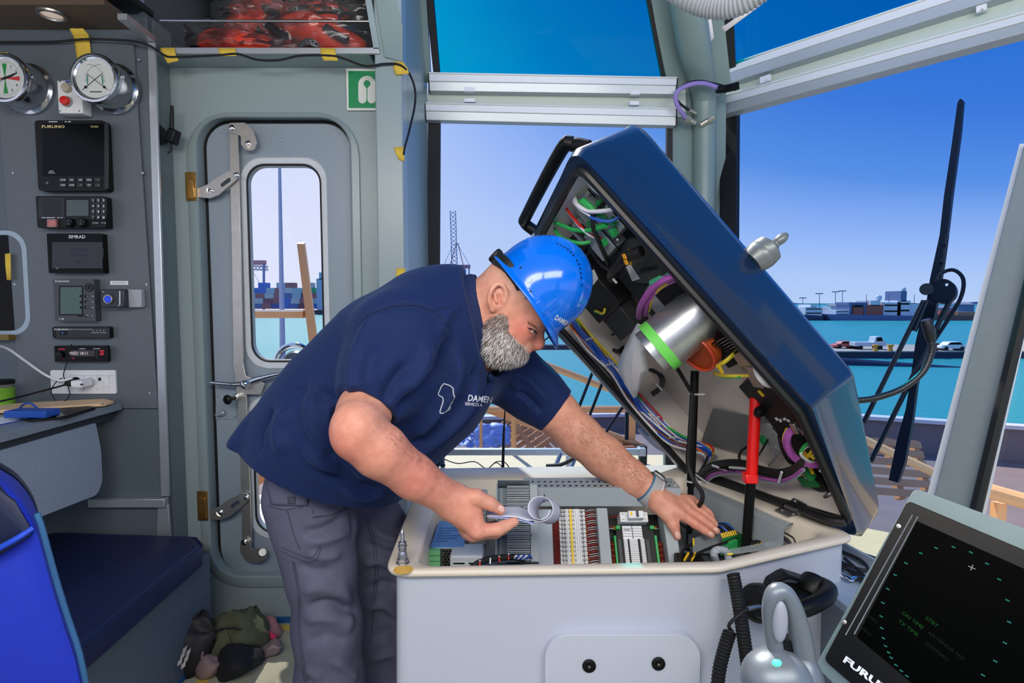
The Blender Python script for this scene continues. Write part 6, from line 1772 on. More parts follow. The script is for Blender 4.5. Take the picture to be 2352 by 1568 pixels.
# cable loop across the corner column
yc = 2.74
cb = MB().tube([at(1574,270, yc + .05), at(1560,250, yc), at(1551,226, yc - .02), at(1560,206, yc - .03), at(1590,193, yc - .03), at(1620,192, yc - .02), at(1650,202, yc)],.0105,10,6).build('purple_cable', mat('lilac_cable', (150,130,196),.4))
tag(cb, 'lilac cable looping across the corner column between the blinds', 'cable')
cb = MB().tube([at(1582,252, yc + .05), at(1562,238, yc + .01), at(1552,220, yc + .01), at(1566,198, yc), at(1600,186, yc), at(1640,192, yc), at(1690,206, yc + .05)],.006,8,6).build('thin_black_cable', BLACKM)
tag(cb, 'thin black cable beside the lilac loop on the corner column', 'cable')
cg = MB().tube([at(1646,206,2.74), at(1670,203,2.74), at(1698,196,2.72)],[.016 + (.003 if i % 2 else 0) for i in range(25)],10,12).build('corrugated_conduit', BLACK)
tag(cg, 'short black corrugated conduit end between the slanting blind cassettes', 'conduit')
NICK = mat('nickel', (190,186,170),.25,.9, vary=.1)
for i, (px, py, lab) in enumerate(((1578,272, 'large nickel cable gland where the lilac cable enters the column'),(1580,250, 'small nickel gland of the thin black cable above the large one'),(1634,272, 'nickel gland on the right side of the corner pipe'))):
    g = thing('cable_gland', lab, 'gland', at(px, py, 2.80))
    d_ = V((.9,.4,-.3)) if i < 2 else V((-.9,.4,-.5))
    r_ = .016 if i != 1 else .011
    part('nut', NICK, g, lambda b: (b.cyl(at(px, py, 2.80) - d_ * .012, at(px, py, 2.80) + d_ * .016, r_, n=6), b.cyl(at(px, py, 2.80) + d_ * .016, at(px, py, 2.80) + d_ * .05, r_ * .8, n=14)), bevel=.001)
# ribbed hose and bright bracket at the top
hs = MB().tube([at(1500,-60,2.2), at(1580,-8,2.1), at(1640,12,2.05), at(1700,4,2.0), at(1770,-40,1.95)],[.040 + (.005 if i % 2 else 0) for i in range(61)],18,15).build('ribbed_hose', mat('hose_grey', (176,180,182),.45))
tag(hs, 'grey ribbed ventilation hose dipping into the top edge of the frame', 'hose')
bk = MB().plate([at(1658,62,2.3), at(1666,72,2.3), at(1752,8,2.2), at(1754,2,2.2), at(1742,4,2.2), at(1668,56,2.3)],(0,.01,0)).plate([at(1620,-10,2.35), at(1634,94,2.4), at(1640,86,2.4), at(1626,-10,2.35)],(0,.01,0)).build('hose_bracket', mat('bracket_white', (226,220,216),.4))
tag(bk, 'bright white bracket arm under the ribbed hose', 'bracket')

# ------------------------------------------------------------------ rail, ledges and small things behind the console
rl2 = thing('window_rail', 'silver horizontal rail in front of the bow window behind the console', 'rail', at(1240,1040,2.60))
part('bar', ALU, rl2, lambda b: b.bb(at(1000,1046,2.60), at(1474,1028,2.63)), bevel=.003)
part('end_plate', mat('rail_end', (200,204,208),.4,.4), rl2, lambda b: b.bb(at(1468,1048,2.59), at(1478,1024,2.64)), bevel=.002)
part('bracket', BLACKM, rl2, lambda b: b.bb(at(1470,1090,2.62), at(1482,1020,2.66)))
for px in (1012,1300):
    part('bracket', ALU, rl2, lambda b: b.bb(at(px, 1110,2.62), at(px + 10,1044,2.64)))
wl_ = MB().bb((-.43,2.80,.30),(1.05,2.90,.47)).build('wall_below_bow_window', TEAL)
tag(wl_, 'low wall below the bow window behind the console', 'wall', kind='structure')
sk = thing('thin_aerial', 'thin black aerial rod standing behind the console', 'aerial', at(1155,1074,2.2))
part('rod', BLACK, sk, lambda b: b.tube([at(1155,1078,2.2), at(1157,1000,2.2), at(1160,938,2.2)],[.006,.005,.002],8,2))
part('wire', BLACKM, sk, lambda b: b.tube([at(1155,1074,2.2), at(1140,1062,2.2), at(1124,1074,2.2), at(1120,1080,2.2)],.002,6,5))
part('wire', BLACKM, sk, lambda b: b.tube([at(1171,1076,2.2), at(1160,1062,2.2), at(1140,1060,2.2), at(1118,1076,2.2), at(1090,1060,2.2), at(1050,1064,2.2), at(1010,1050,2.2)],.002,6,5))
part('foot', BLACK, sk, lambda b: b.cyl(at(1155,1078,2.2) - V((0,0,.25)), at(1155,1078,2.2),.006, n=8))
ts = thing('clamp_stand', 'dark blue clamp stand behind the back left corner of the console', 'stand', at(996,1082,1.95))
CST = mat('stand_blue', (30,66,92),.45,.3)
part('post', CST, ts, lambda b: b.bb(at(975,1120,1.95), at(998,1040,1.99)), bevel=.004)
part('post', CST, ts, lambda b: b.cyl(at(1002,1084,1.93), at(1000,1042,1.93),.008, n=10))
part('knob', CST, ts, lambda b: b.lathe([(.010,0),(.016,.004),(.016,.012),(.008,.016),(0,.016)], at(1008,1060,1.93),(1,-.3,.1),12))
part('lever', CST, ts, lambda b: b.tube([at(1006,1062,1.93), at(1016,1070,1.93), at(1020,1068,1.92)],.005,8,2))
for px in (1275,1312):
    o = MB().cyl(at(px, 1073,2.3), at(px + 12,1042,2.35),.009, n=10).build('steel_rod', STEEL)
    tag(o, ('left' if px < 1290 else 'right') + ' one of two short steel rods slanting up behind the console', 'rod', 'pair of steel rods behind the console')
o = MB().tube([at(1254,1070,2.15), at(1290,1066,2.15), at(1330,1046,2.15)],.008,8,4).build('thick_black_cable', BLACKM)
tag(o, 'thick black cable rising behind the console under the outstretched arm', 'cable')
# post fittings between the console and the corner column
o = MB().tube([at(1545,1075,2.0), at(1548,1040,2.0), at(1556,1010,2.0)],.006,8,3).build('black_lead', BLACKM)
tag(o, 'thin black lead hanging beside the lid seal', 'cable')
cbn = thing('side_cabinet', 'grey blue cabinet ledge at the right of the console', 'cabinet', (.95,1.5,0))
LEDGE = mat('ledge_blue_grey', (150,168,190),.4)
lz = [atz(1872,1236,.70), atz(2060,1340,.70), atz(2080,1500,.70), atz(1868,1330,.70)]
part('top', LEDGE, cbn, lambda b: b.plate(lz, (0,0,-.02)), bevel=.003)
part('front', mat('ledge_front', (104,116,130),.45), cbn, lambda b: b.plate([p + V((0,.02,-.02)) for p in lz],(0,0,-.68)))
part('back_rail', LEDGE, cbn, lambda b: b.plate([lz[0], lz[1], lz[1] + V((0,.03,0)), lz[0] + V((0,.03,0))],(0,0,.03)), bevel=.003)
for k, pp in enumerate((((1898,1262),(1930,1290),(1990,1310),(1975,1285),(1905,1255)),((1902,1270),(1950,1310),(1985,1335),(1984,1322),(1940,1282)),((1900,1280),(1926,1300),(1960,1312),(1982,1330)))):
    o = MB().tube([atz(x, y, .712) for x, y in pp],.0042,8,6).build('ledge_cable', BLACKM)
    tag(o, ('black cable loop lying at the back of the side cabinet ledge', 'black cable loop reaching to the front of the side cabinet ledge', 'short black lead between the loops on the side cabinet ledge')[k], 'cable')
o = MB().tube([atz(x, y, .712) for x, y in ((1900,1284),(1916,1302),(1928,1318),(1948,1326),(1956,1332),(1966,1326),(1986,1328))],.0055,10,5, flat=.6).build('chrome_clip', CHROME)
tag(o, 'wavy chrome clip lying on the side cabinet ledge', 'clip')

# ------------------------------------------------------------------ wiper outside the starboard window
wp = thing('wiper', 'large black window wiper outside the starboard window', 'wiper', RW(2090,1100,-.08))
WB = mat('wiper_black', (8,12,30),.45)
Q = lambda px, py, h=-.07: RW(px, py, h)
part('blade', WB, wp, lambda b: b.plate([Q(2205,226), Q(2212,230), Q(2206,300), Q(2194,390), Q(2186,450), Q(2178,520), Q(2160,640), Q(2146,730), Q(2122,730), Q(2136,640), Q(2158,540), Q(2168,450), Q(2184,345), Q(2199,236)], rn * -.02))
part('blade_frame', WB, wp, lambda b: (b.tube([Q(2176,540), Q(2168,600), Q(2158,660)],.006,8,1), b.tube([Q(2166,560), Q(2172,562)],.008,6,1), b.tube([Q(2160,600), Q(2168,602)],.008,6,1)))
part('arm', WB, wp, lambda b: b.plate([Q(2122,700), Q(2150,700), Q(2128,790), Q(2106,880), Q(2096,960), Q(2078,1060), Q(2062,1108), Q(2041,1102), Q(2060,1010), Q(2080,940), Q(2090,880), Q(2102,790)], rn * -.02))
for a_, b2 in (((2122,690),(1984,970)),((2182,690),(2000,1060)),((2100,760),(2130,690))):
    part('link_rod', WB, wp, lambda b: b.tube([Q(*a_), Q(*b2)],.0085,8,1))
part('drive_wheel', WB, wp, lambda b: b.plate([Q(2166 + 30 * math.cos(a),668 - 28 * math.sin(a),-.06) for a in [i * math.pi / 12 for i in range(24)]], rn * -.02,[[Q(2166 + 22 * math.cos(a),668 - 21 * math.sin(a),-.06) for a in [.9,1.2,1.5,1.5]][:3] + [Q(2166 + 14 * math.cos(a),668 - 13 * math.sin(a),-.06) for a in (1.5,1.2,.9)]]))
part('hose_loop', WB, wp, lambda b: b.tube([Q(2150,650), Q(2162,628), Q(2190,620), Q(2212,640), Q(2208,680), Q(2180,730), Q(2140,790)],.0065,8,6))
part('pivot', WB, wp, lambda b: b.cyl(Q(2128,664,-.05), Q(2128,664,-.10),.022, n=14))
# two thin wiper rods outside the bow window
for a_, b2, lab in (((1362,852),(1326,945), 'thin black wiper rod outside the bow window, left one of two'),((1387,870),(1352,960), 'thin black wiper rod outside the bow window, right one of two'),((1430,935),(1380,1010), 'thin black stay outside the bow window below the wiper rods')):
    o = MB().cyl(at(*a_, 2.95), at(*b2,2.95),.008, n=8).build('wiper_rod', WB)
    tag(o, lab, 'rod')
o = MB().bb(at(1436,1010,2.98), at(1443,945,3.0)).build('wiper_blade_end', WB)
tag(o, 'dark blade end hanging outside the bow window beside the lid', 'blade')
# ------------------------------------------------------------------ desk, bench, chair on the left
dk = thing('desk', 'grey laminate desk along the port side with a rounded hanging panel', 'desk', (-1.7,1.7,0))
DKT = mat('desk_grey', (128,138,150),.4, vary=.03)
ZD = .962
xe = atz(262,929, ZD).x
part('worktop', DKT, dk, lambda b: b.bb((-2.25,1.05, ZD - .028),(xe, 2.185, ZD)), bevel=.003)
part('under_rail', mat('rail_dark', (52,58,66),.5), dk, lambda b: b.bb((xe - .09,1.1, ZD - .06),(xe - .03,2.185, ZD - .028)))
pz0, pz1 = .64, ZD - .055
prf = [(1.0, pz1),(2.07, pz1),(2.09,.80),(2.09, pz0 + .04),(2.06, pz0),(1.0, pz0 + .06)]
part('hanging_panel', mat('panel_speckled', (152,164,180),.5, vary=.12, scale=160), dk, lambda b: b.plate(roundpoly([V((xe - .02, y, z)) for y, z in prf],[0,.01,.02,.07,.05,0],5),(-.022,0,0)), bevel=.003)
bn = thing('bench_seat', 'dark blue upholstered bench seat on a grey base under the desk', 'bench', (-1.4,1.8,0))
NAVY = mat('navy_vinyl', (10,26,70),.5, vary=.06, scale=40, bump=.05, bscale=300)
cz = .455
cu = [atz(214,1234, cz), atz(445,1231, cz), atz(467,1252, cz), atz(215,1500, cz), V((-1.12,.95, cz)), V((-1.75,.95, cz)), V((-1.75,2.15, cz))]
cu = [V((-1.80,2.17, cz)), atz(450,1231, cz), atz(466,1250, cz), V((atz(466,1250, cz).x + .03,1.0, cz)), V((-1.80,1.0, cz))]
cl_ = roundpoly(cu, [.02,.035,.05,.04,.02],5)
part('cushion', NAVY, bn, lambda b: b.loft([[p + V((0,0,-.075)) for p in cl_],[p + V((0,0,-.012)) for p in cl_],[p + (V((-1.45,1.6, cz)) - p) * .025 + V((0,0,-.002)) for p in cl_],[p + (V((-1.45,1.6, cz)) - p) * .05 + V((0,0,.002)) for p in cl_]]), angle=50, fix=True)
part('piping', NAVY, bn, lambda b: b.tube([p + V((0,0,-.008)) for p in cl_],.005,6,1, closed=True))
part('base', mat('bench_base', (92,106,118),.5), bn, lambda b: b.bb((-1.80,1.0,0),(atz(466,1250, cz).x - .03,2.15, cz - .075)), bevel=.003)
part('kick_strip', mat('kick_blue', (30,90,150),.5), bn, lambda b: b.bb((atz(466,1250, cz).x - .031,1.0,.0),(atz(466,1250, cz).x - .026,2.15,.02)))
for pts, lab in (([(-1.13,2.12),(-1.09,2.12),(-1.06,1.0),(-1.11,1.0)], 'yellow tape strip on the floor along the bench base'),([(-1.08,2.30),(-1.08,2.26),(-.50,2.26),(-.50,2.30)], 'yellow tape strip on the floor along the door sill')):
    o = MB().plate([V((x, y, .001)) for x, y in pts],(0,0,.0008)).build('floor_tape', mat('tape_floor', (214,186,84),.7, vary=.08))
    tag(o, lab, 'tape')
o = MB().bb((-1.1,2.315,.0),(-.46,2.326,.022)).build('sill_strip', mat('kick_blue', (0,0,0)))
tag(o, 'blue sealing strip between the door bulkhead and the floor', 'strip', kind='structure')

ch = thing('chair', 'royal blue upholstered chair back at the lower left edge', 'chair', (-.75,.72,0))
ROY = mat('royal_blue_fabric', (14,44,178),.6, vary=.05, scale=80)
YCH = .78
prof = [(-60,1062),(0,1096),(40,1124),(78,1178),(100,1250),(122,1330),(150,1420),(176,1500),(200,1620),(-60,1700)]
pr = smoothline([at(x, y, YCH) for x, y in prof[:-1]],3) + [at(200,1800, YCH), at(-60,1800, YCH)]
c0 = sum(pr, V()) / len(pr)
cdv = V((c0.x, c0.y, 0)).normalized()
part('back_cushion', ROY, ch, lambda b: b.loft([[p + (c0 - p) * k + cdv * d for p in pr] for k, d in ((.10,-.045),(.05,-.04),(.015,-.025),(0,0),(.01,.05),(.05,.07))]), angle=60, fix=True)
part('piping', mat('piping_teal', (70,128,176),.5), ch, lambda b: b.tube([p + V((.004,-.004,0)) for p in pr[9:-2]],.0065,8,1))
part('back_shell', mat('shell_navy', (10,22,48),.5), ch, lambda b: b.loft([[p + (c0 - p) * k + cdv * d for p in pr] for k, d in ((.02,.072),(.0,.085),(.03,.105))]), angle=60, fix=True)
part('seam', mat('seam_blue', (20,70,200),.6), ch, lambda b: b.tube([at(-60,1290, YCH - .05), at(0,1258, YCH - .05), at(40,1236, YCH - .047), at(76,1212, YCH - .035)],.004,6,4))
part('headrest_pad', mat('shaded_blue_pad', (12,26,62),.6), ch, lambda b: b.loft([[at(x, y, YCH) - cdv * d for x, y in q] for q, d in (([(-60,1064),(0,1098),(38,1126),(72,1180),(76,1208),(0,1254),(-60,1286)],.020),([(-60,1070),(0,1104),(36,1132),(66,1182),(70,1204),(0,1248),(-60,1280)],.050),([(-56,1090),(0,1120),(30,1146),(54,1190),(56,1198),(0,1238),(-56,1268)],.056))]), angle=50, fix=True)  # shade on the top of the chair back put into a darker navy
part('pedestal', BLACK, ch, lambda b: b.cyl((-.95,.85,0),(-.95,.85,.45),.05, n=16))

# things on the desk
pb_ = thing('phone', 'black phone and case lying on the desk under the blue clip', 'phone', atz(120,955, ZD))
part('case', BLACK, pb_, lambda b: b.plate(roundpoly([atz(42,962, ZD), atz(70,970, ZD), atz(150,962, ZD), atz(220,940, ZD), atz(190,936, ZD), atz(70,948, ZD)],.006,3),(0,0,.010)), bevel=.002)
part('screen', SCREEN, pb_, lambda b: b.plate([atz(60,964, ZD + .0102), atz(150,956, ZD + .0102), atz(140,947, ZD + .0102), atz(72,952, ZD + .0102)],(0,0,.001)))
part('clasp', STEEL, pb_, lambda b: b.bb(atz(130,958, ZD + .012), atz(148,952, ZD + .015)))
bc = thing('blue_clip', 'blue plastic clip with wire loop standing on the phone', 'clip', atz(80,948, ZD))
BPL = mat('clip_blue', (20,76,170),.4)
part('body', BPL, bc, lambda b: b.bb(atz(46,952, ZD + .012), atz(104,944, ZD + .036)), bevel=.004)
part('loop', BPL, bc, lambda b: b.tube([atz(40,948, ZD + .014), at(50,932,1.98), at(62,926,1.98), at(74,928,1.98), at(90,942,1.98)],.0035,8,4))
wr_ = thing('wooden_rule', 'pale wooden stick with a hole at its tip lying on the desk', 'stick', atz(150,932, ZD))
w0, w1 = atz(0,942, ZD + .012), atz(262,929, ZD + .012)
part('stick', mat('beech', (226,190,150),.6, vary=.06, stretch=(1,12,12)), wr_, lambda b: b.plate([atz(-40,938, ZD + .004), atz(100,929, ZD + .004), atz(240,922, ZD + .004), atz(262,927, ZD + .004), atz(242,933, ZD + .004), atz(110,942, ZD + .004), atz(-40,952, ZD + .004)],(0,0,.012)), bevel=.003)
part('hole', mat('hole_dark', (60,40,20),.7), wr_, lambda b: b.lathe([(.006,0),(0,.0004)], atz(235,927, ZD + .0162),(0,0,1),12))
pp_ = thing('paper_sheet', 'white paper with a blue edge at the near end of the desk', 'paper', atz(20,972, ZD))
part('sheet', mat('paper_white', (224,228,234),.7, vary=0), pp_, lambda b: b.plate([atz(-60,966, ZD + .0005), atz(30,955, ZD + .0005), atz(62,962, ZD + .0005), atz(-40,984, ZD + .0005)],(0,0,.001)))
part('edge', BLUEW, pp_, lambda b: b.tube([atz(62,962, ZD + .002), atz(0,975, ZD + .002), atz(-40,984, ZD + .002)],.0015,6,1))
jr = thing('green_jar', 'glass jar with green label and dark lid at the far left of the desk', 'jar', atz(24,918, ZD))
jb_ = V((atz(20,934, ZD).x, 2.08, ZD))
part('glass', glass_mat('jar_glass', (.80,.84,.78),.05, opacity=.35, veil=(.40,.42,.34)), jr, lambda b: b.lathe([(.040,0),(.046,.006),(.047,.085),(.043,.092)], jb_ + V((-.02,0,0)),(0,0,1),24))
part('label', mat('label_green', (110,170,40),.5, vary=.2, scale=80), jr, lambda b: b.lathe([(.0475,.012),(.0475,.075)], jb_ + V((-.02,0,0)),(0,0,1),24))
part('lid', BLACK, jr, lambda b: b.lathe([(.049,.088),(.049,.100),(.046,.102),(0,.102)], jb_ + V((-.02,0,0)),(0,0,1),24))
part('lime_flap', mat('lime', (140,230,30),.5), jr, lambda b: b.plate([jb_ + V((-.06,-.052,.03)), jb_ + V((-.028,-.055,.05)), jb_ + V((-.026,-.055,.075)), jb_ + V((-.06,-.052,.085))],(0,.003,0)))

# ------------------------------------------------------------------ heap of clothes on the floor
def cloth_heap(name, lab, m_, pts, w, h, seed, parent=None, fl=.0):
    # a crumpled length of cloth lying along pts
    rnd = random.Random(seed)
    P = smoothline(pts, 6)
    n = 18
    loops = []
    for i, p in enumerate(P):
        u = i / (len(P) - 1)
        t = (P[min(i + 1, len(P) - 1)] - P[max(i - 1,0)]); t.z = 0; t.normalize()
        s = V((-t.y, t.x, 0))
        k = math.sin(math.pi * (u * .9 + .05)) ** .4
        lp_ = []
        for j in range(n):
            a = 2 * math.pi * j / n
            q = V((p.x * 14, p.y * 14, a * 1.3 + seed * 3))
            f = 1 + .34 * noise.noise(q) + .2 * noise.noise(q * 2.7)
            lp_.append(p + s * math.cos(a) * w * k * f + V((0,0, max(0,(math.sin(a) * .5 + .5) * h * k * f))) + V((0,0, fl)))
        loops.append(lp_)
    b = MB().loft(loops)
    o = b.build(name, m_, parent, angle=180, fix=True)
    return tag(o, lab, 'clothes') if parent is None else o
OLV = mat('olive_cloth', (84,88,62),.8, vary=.1, scale=30, bump=.2, bscale=60)
DGN = mat('dark_green_cloth', (38,46,40),.8, vary=.1)
MAU = mat('mauve_cloth', (150,124,122),.8, vary=.1)
f = lambda px, py, z=.0: atz(px, py, z)
jk = cloth_heap('olive_jacket', 'crumpled olive jacket with a striped collar heaped on the floor beside the bench', OLV, [f(470,1525), f(520,1500), f(575,1490), f(620,1480)],.10,.16,1)
part('pink_hem', mat('hot_pink', (216,50,96),.7), jk, lambda b: b.tube([f(612,1452,.06), f(628,1462,.05), f(630,1474,.03), f(622,1486,.02)],.010,8,4))
part('zip', BLACK, jk, lambda b: b.tube([f(484,1452,.13), f(520,1440,.14), f(560,1446,.12)],.004,6,4))
bs = cloth_heap('patterned_bag', 'dark patterned bag with white print and mauve trim at the foot of the bench', mat('bag_black', (36,30,32),.6, vary=.1),[f(428,1560), f(442,1535), f(462,1518), f(478,1510)],.085,.20,4)
ph = mat('print_white', (196,190,190),.7)
for k, (px, py) in enumerate(((440,1478),(436,1490),(444,1498),(430,1505),(448,1484),(438,1512))):
    p = f(px, py, .12)
    part('print_leaf', ph, bs, lambda b: b.plate([p + V((0,-.06,0)), p + V((.014,-.06,.010)), p + V((.018,-.058,.03)), p + V((.004,-.06,.018))],(0,.003,0)))
part('trim', MAU, bs, lambda b: b.tube([f(452,1448,.14), f(462,1470,.12), f(464,1500,.08), f(452,1528,.04), f(440,1536,.03)],.007,8,4))
cloth_heap('mauve_scarf', 'mauve and grey scarf end on the floor in front of the dark bag', MAU, [f(455,1560), f(475,1548), f(498,1530)],.06,.07,6)
cloth_heap('black_shirt', 'black crumpled garment on the floor in front of the olive jacket', mat('garment_black', (24,24,28),.8),[f(500,1560), f(530,1548), f(562,1530), f(600,1512)],.08,.09,8)
cloth_heap('green_bag', 'dark green cloth bag leaning in the corner behind the heap', DGN, [f(452,1478), f(470,1470), f(486,1466)],.07,.24,9)
cloth_heap('rose_cloth', 'dusty rose cloth folded at the right end of the heap', mat('rose_cloth', (176,120,124),.8),[f(596,1462), f(616,1460), f(634,1470)],.05,.07,12)
cloth_heap('grey_brown_cloth', 'grey brown cloth lying flat at the right end of the heap', mat('taupe_cloth', (128,112,110),.8),[f(600,1510), f(622,1496), f(640,1486)],.055,.05,14)

# ------------------------------------------------------------------ handset, coil cord, lever, radar screen
hs_ = thing('handset', 'black telephone handset hung on the front of the console', 'handset', at(1810,1380,1.18))
def hp(px, py, y): return at(px, py, y)
part('mouthpiece', BLACK, hs_, lambda b: b.lathe([(.028,-.035),(.036,-.025),(.040,0),(.038,.012),(.030,.020),(0,.022)], hp(1742,1384,1.16),(-.55,-.55,.15),24))
part('earpiece', BLACK, hs_, lambda b: b.lathe([(.026,-.03),(.032,-.02),(.034,0),(.030,.012),(0,.016)], hp(1872,1344,1.20),(.5,.4,.5),24))
gripp = [hp(1745,1402,1.12), hp(1790,1410,1.09), hp(1850,1396,1.09), hp(1892,1374,1.12), hp(1900,1354,1.16), hp(1882,1340,1.19)]
part('grip', BLACK, hs_, lambda b: b.tube(gripp, [.020,.021,.022,.022,.020,.018],14,6, flat=.75))
part('cradle', BLACK, hs_, lambda b: b.plate([hp(1768,1334,1.18), hp(1812,1321,1.18), hp(1880,1342,1.20), hp(1862,1378,1.16), hp(1795,1392,1.14), hp(1768,1362,1.16)],(0,.035,0),[[hp(1782,1340,1.179), hp(1814,1330,1.179), hp(1858,1346,1.193), hp(1850,1364,1.17), hp(1800,1378,1.15), hp(1782,1358,1.166)]]), bevel=.003)
part('cradle_back', BLACKM, hs_, lambda b: b.plate([hp(1772,1338,1.21), hp(1870,1342,1.23), hp(1860,1380,1.20), hp(1790,1385,1.19)],(0,.004,0)))
part('yellow_label', YELL, hs_, lambda b: b.plate([hp(1794,1346,1.196), hp(1806,1343,1.196), hp(1806,1348,1.196), hp(1794,1351,1.196)],(0,-.001,0)))
cc_ = thing('coil_cord', 'black coiled telephone cord hanging from the console front', 'cord', at(1700,1320,1.15))
def coil(b, pts, r, turns, rw):
    P = smoothline(pts, 12)
    seg = [0]
    for i in range(1, len(P)): seg.append(seg[-1] + (P[i] - P[i - 1]).length)
    out = []
    N = turns * 12
    j = 0
    for i in range(N + 1):
        d = seg[-1] * i / N
        while j < len(P) - 2 and seg[j + 1] < d: j += 1
        u = (d - seg[j]) / max(seg[j + 1] - seg[j],1e-9)
        p = P[j].lerp(P[j + 1], u)
        t = (P[j + 1] - P[j]).normalized()
        R = orient(t, (1,0,0))
        a = 2 * math.pi * i / 12
        out.append(p + R @ V((math.cos(a), math.sin(a),0)) * r)
    b.tube(out, rw, 6,1)
part('coil', BLACKM, cc_, lambda b: coil(b, [at(1684,1318,1.13), at(1692,1360,1.11), at(1702,1420,1.08), at(1712,1490,1.05), at(1724,1580,1.02)],.0105,34,.0034))
part('coil', BLACKM, cc_, lambda b: coil(b, [at(1676,1452,1.08), at(1664,1490,1.06), at(1652,1540,1.04), at(1646,1600,1.02)],.0100,19,.0034))
part('lead', BLACKM, cc_, lambda b: b.tube([at(1740,1394,1.10), at(1716,1398,1.08), at(1690,1418,1.07), at(1674,1436,1.07), at(1682,1450,1.08)],.0034,8,5))
part('lead_relief', STEEL, cc_, lambda b: b.tube([at(1745,1393,1.10), at(1730,1395,1.09), at(1716,1398,1.08)],.0045,8,3))
cd_ = MB().tube([at(1597,1480,1.165), at(1604,1500,1.15), at(1606,1540,1.14), at(1603,1600,1.14)],.0025,8,5).build('thin_lead', BLACKM)
tag(cd_, 'thin dark lead hanging at the lower edge beside the access plate', 'cable')

lv = thing('control_lever', 'grey looped control lever with a green lamp in the foreground', 'lever', at(1800,1700,.62))
LVM = mat('lever_grey', (118,128,140),.4,.35, vary=.04)
yl = .62
lp2 = [at(1788,1520, yl), at(1776,1460, yl), at(1772,1400, yl), at(1780,1364, yl), at(1798,1360, yl), at(1816,1384, yl), at(1834,1440, yl), at(1846,1500, yl), at(1852,1580, yl)]
part('loop', LVM, lv, lambda b: b.tube(lp2,[.008,.0095,.0105,.0105,.010,.0105,.012,.0125,.013],18,6))
part('pad', mat('lever_light', (150,156,172),.45), lv, lambda b: b.ball(at(1792,1428, yl - .012),(.0085,.006,.024),14,10))
part('base', LVM, lv, lambda b: b.ball(at(1785,1560, yl - .005),(.040,.035,.034),24,14))
part('side_cheek', LVM, lv, lambda b: b.ball(at(1838,1590, yl),(.026,.03,.05),20,12))
part('stem', BLACK, lv, lambda b: b.tube([at(1800,1600, yl), at(1800,1460, yl + .01)],.012,12,1))
part('green_lamp', mat('lamp_teal', (90,220,190),.3, emit=((80,230,190),.6)), lv, lambda b: b.ball(at(1784,1522, yl - .037),(.0055,.003,.004),12,8))

RDN = V((-.62,-.70,.36)).normalized()
r0 = at(2112,1128,.80)
R_on = lambda px, py, h=0.0: on(px, py, r0 + RDN * h, RDN)
rm = thing('radar_monitor', 'large tilted black radar monitor with green figures at the lower right', 'monitor', R_on(2200,1560))
bz = [R_on(2100,1120), R_on(2420,1238), R_on(2420,1900), R_on(1985,1640), R_on(1872,1528)]
bzr = roundpoly(bz, [.012,0,0,.0,.012],4)
part('housing', mat('monitor_housing', (112,134,140),.4), rm, lambda b: b.plate(bzr, RDN * -.05), bevel=.003)
part('bezel', mat('bezel_black', (6,8,11),.35, spec=.2), rm, lambda b: b.plate(roundpoly([R_on(2086,1150,.001), R_on(2420,1292,.001), R_on(2420,1900,.001), R_on(2040,1640,.001), R_on(1894,1514,.001)],[.006,0,0,0,.008],3), RDN * .005), bevel=.001)
part('screen', mat('radar_screen', (1,2,2),.4, vary=0, spec=.02), rm, lambda b: b.plate([R_on(2106,1196,.0062), R_on(2420,1336,.0062), R_on(2420,1760,.0062), R_on(2240,1690,.0062), R_on(1968,1462,.0062)], RDN * .0006))
for a_, b2 in (((2096,1182),(1942,1458)),((2108,1186),(1962,1456))):
    part('groove_edge', mat('edge_silver', (150,156,164),.3,.6), rm, lambda b: b.tube([R_on(*a_, .0066), R_on(*b2,.0066)],.0009,6,1))
for px, py in ((2064,1208),(1940,1428)):
    part('screw', STEEL, rm, lambda b: b.lathe([(.0035,0),(.003,.0016),(0,.002)], R_on(px, py, .006), RDN, 10))
ru = (R_on(2300,1470) - R_on(2100,1372)).normalized()   # along the lines of text
rup = RDN.cross(ru).normalized()
tx = (R_on(2000,1570,.0065) - R_on(1942,1508,.0065)).normalized()
text('FURUNO', R_on(1938,1512,.0068),(R_on(2020,1566) - R_on(1945,1510)), RDN.cross((R_on(2020,1566) - R_on(1945,1510)).normalized()),.0125, mat('brand_white', (220,228,236),.5, emit=((220,228,236),.1)), rm, 'lettering', .0004, align='LEFT', sx=1.5, bold=.0005)
GT = mat('radar_green_text', (8,60,16),.6, emit=((16,110,30),.12), spec=.1)
tdir = (R_on(2120,1440) - R_on(2080,1410))
tdn = RDN.cross(tdir.normalized())
for s_, px, py, sz in (('ON TIME', 2096,1424,.0068),('TX TIME', 2086,1442,.0068),('STBY', 2140,1428,.0068)):
    text(s_, R_on(px, py, .0072), tdir, tdn, sz, GT, rm, 'screen_text', .0001)
GD = mat('radar_dim_text', (4,26,10),.6, emit=((8,60,20),.06), spec=.1)
for s_, px, py, sz in (('ANTENNA NO', 2172,1482,.0066),('OFF/NAU', 2152,1496,.0066),('GYRO', 2002,1420,.006),('HDG', 1990,1450,.006)):
    text(s_, R_on(px, py, .0072), tdir, tdn, sz, GD, rm, 'screen_text', .0001)
TQ = mat('radar_teal_dot', (24,90,84),.6, emit=((40,150,140),.12), spec=.1)
dots = [(2115,1270),(2150,1258),(2190,1256),(2230,1268),(2267,1294),(2295,1330),(2314,1378),(2318,1428),(2308,1476),(2286,1518),(2258,1550),(2081,1293),(2056,1320),(2039,1352),(2028,1384),(2024,1415),(2025,1442),(2029,1465),(2034,1483),(2041,1498),(2047,1510),(2058,1527),(2070,1540),(2083,1552)]
for px, py in dots:
    part('range_dot', TQ, rm, lambda b: b.box(R_on(px, py, .0072),(.0042,.0018,.0003), Matrix((ru, rup, RDN)).transposed()))
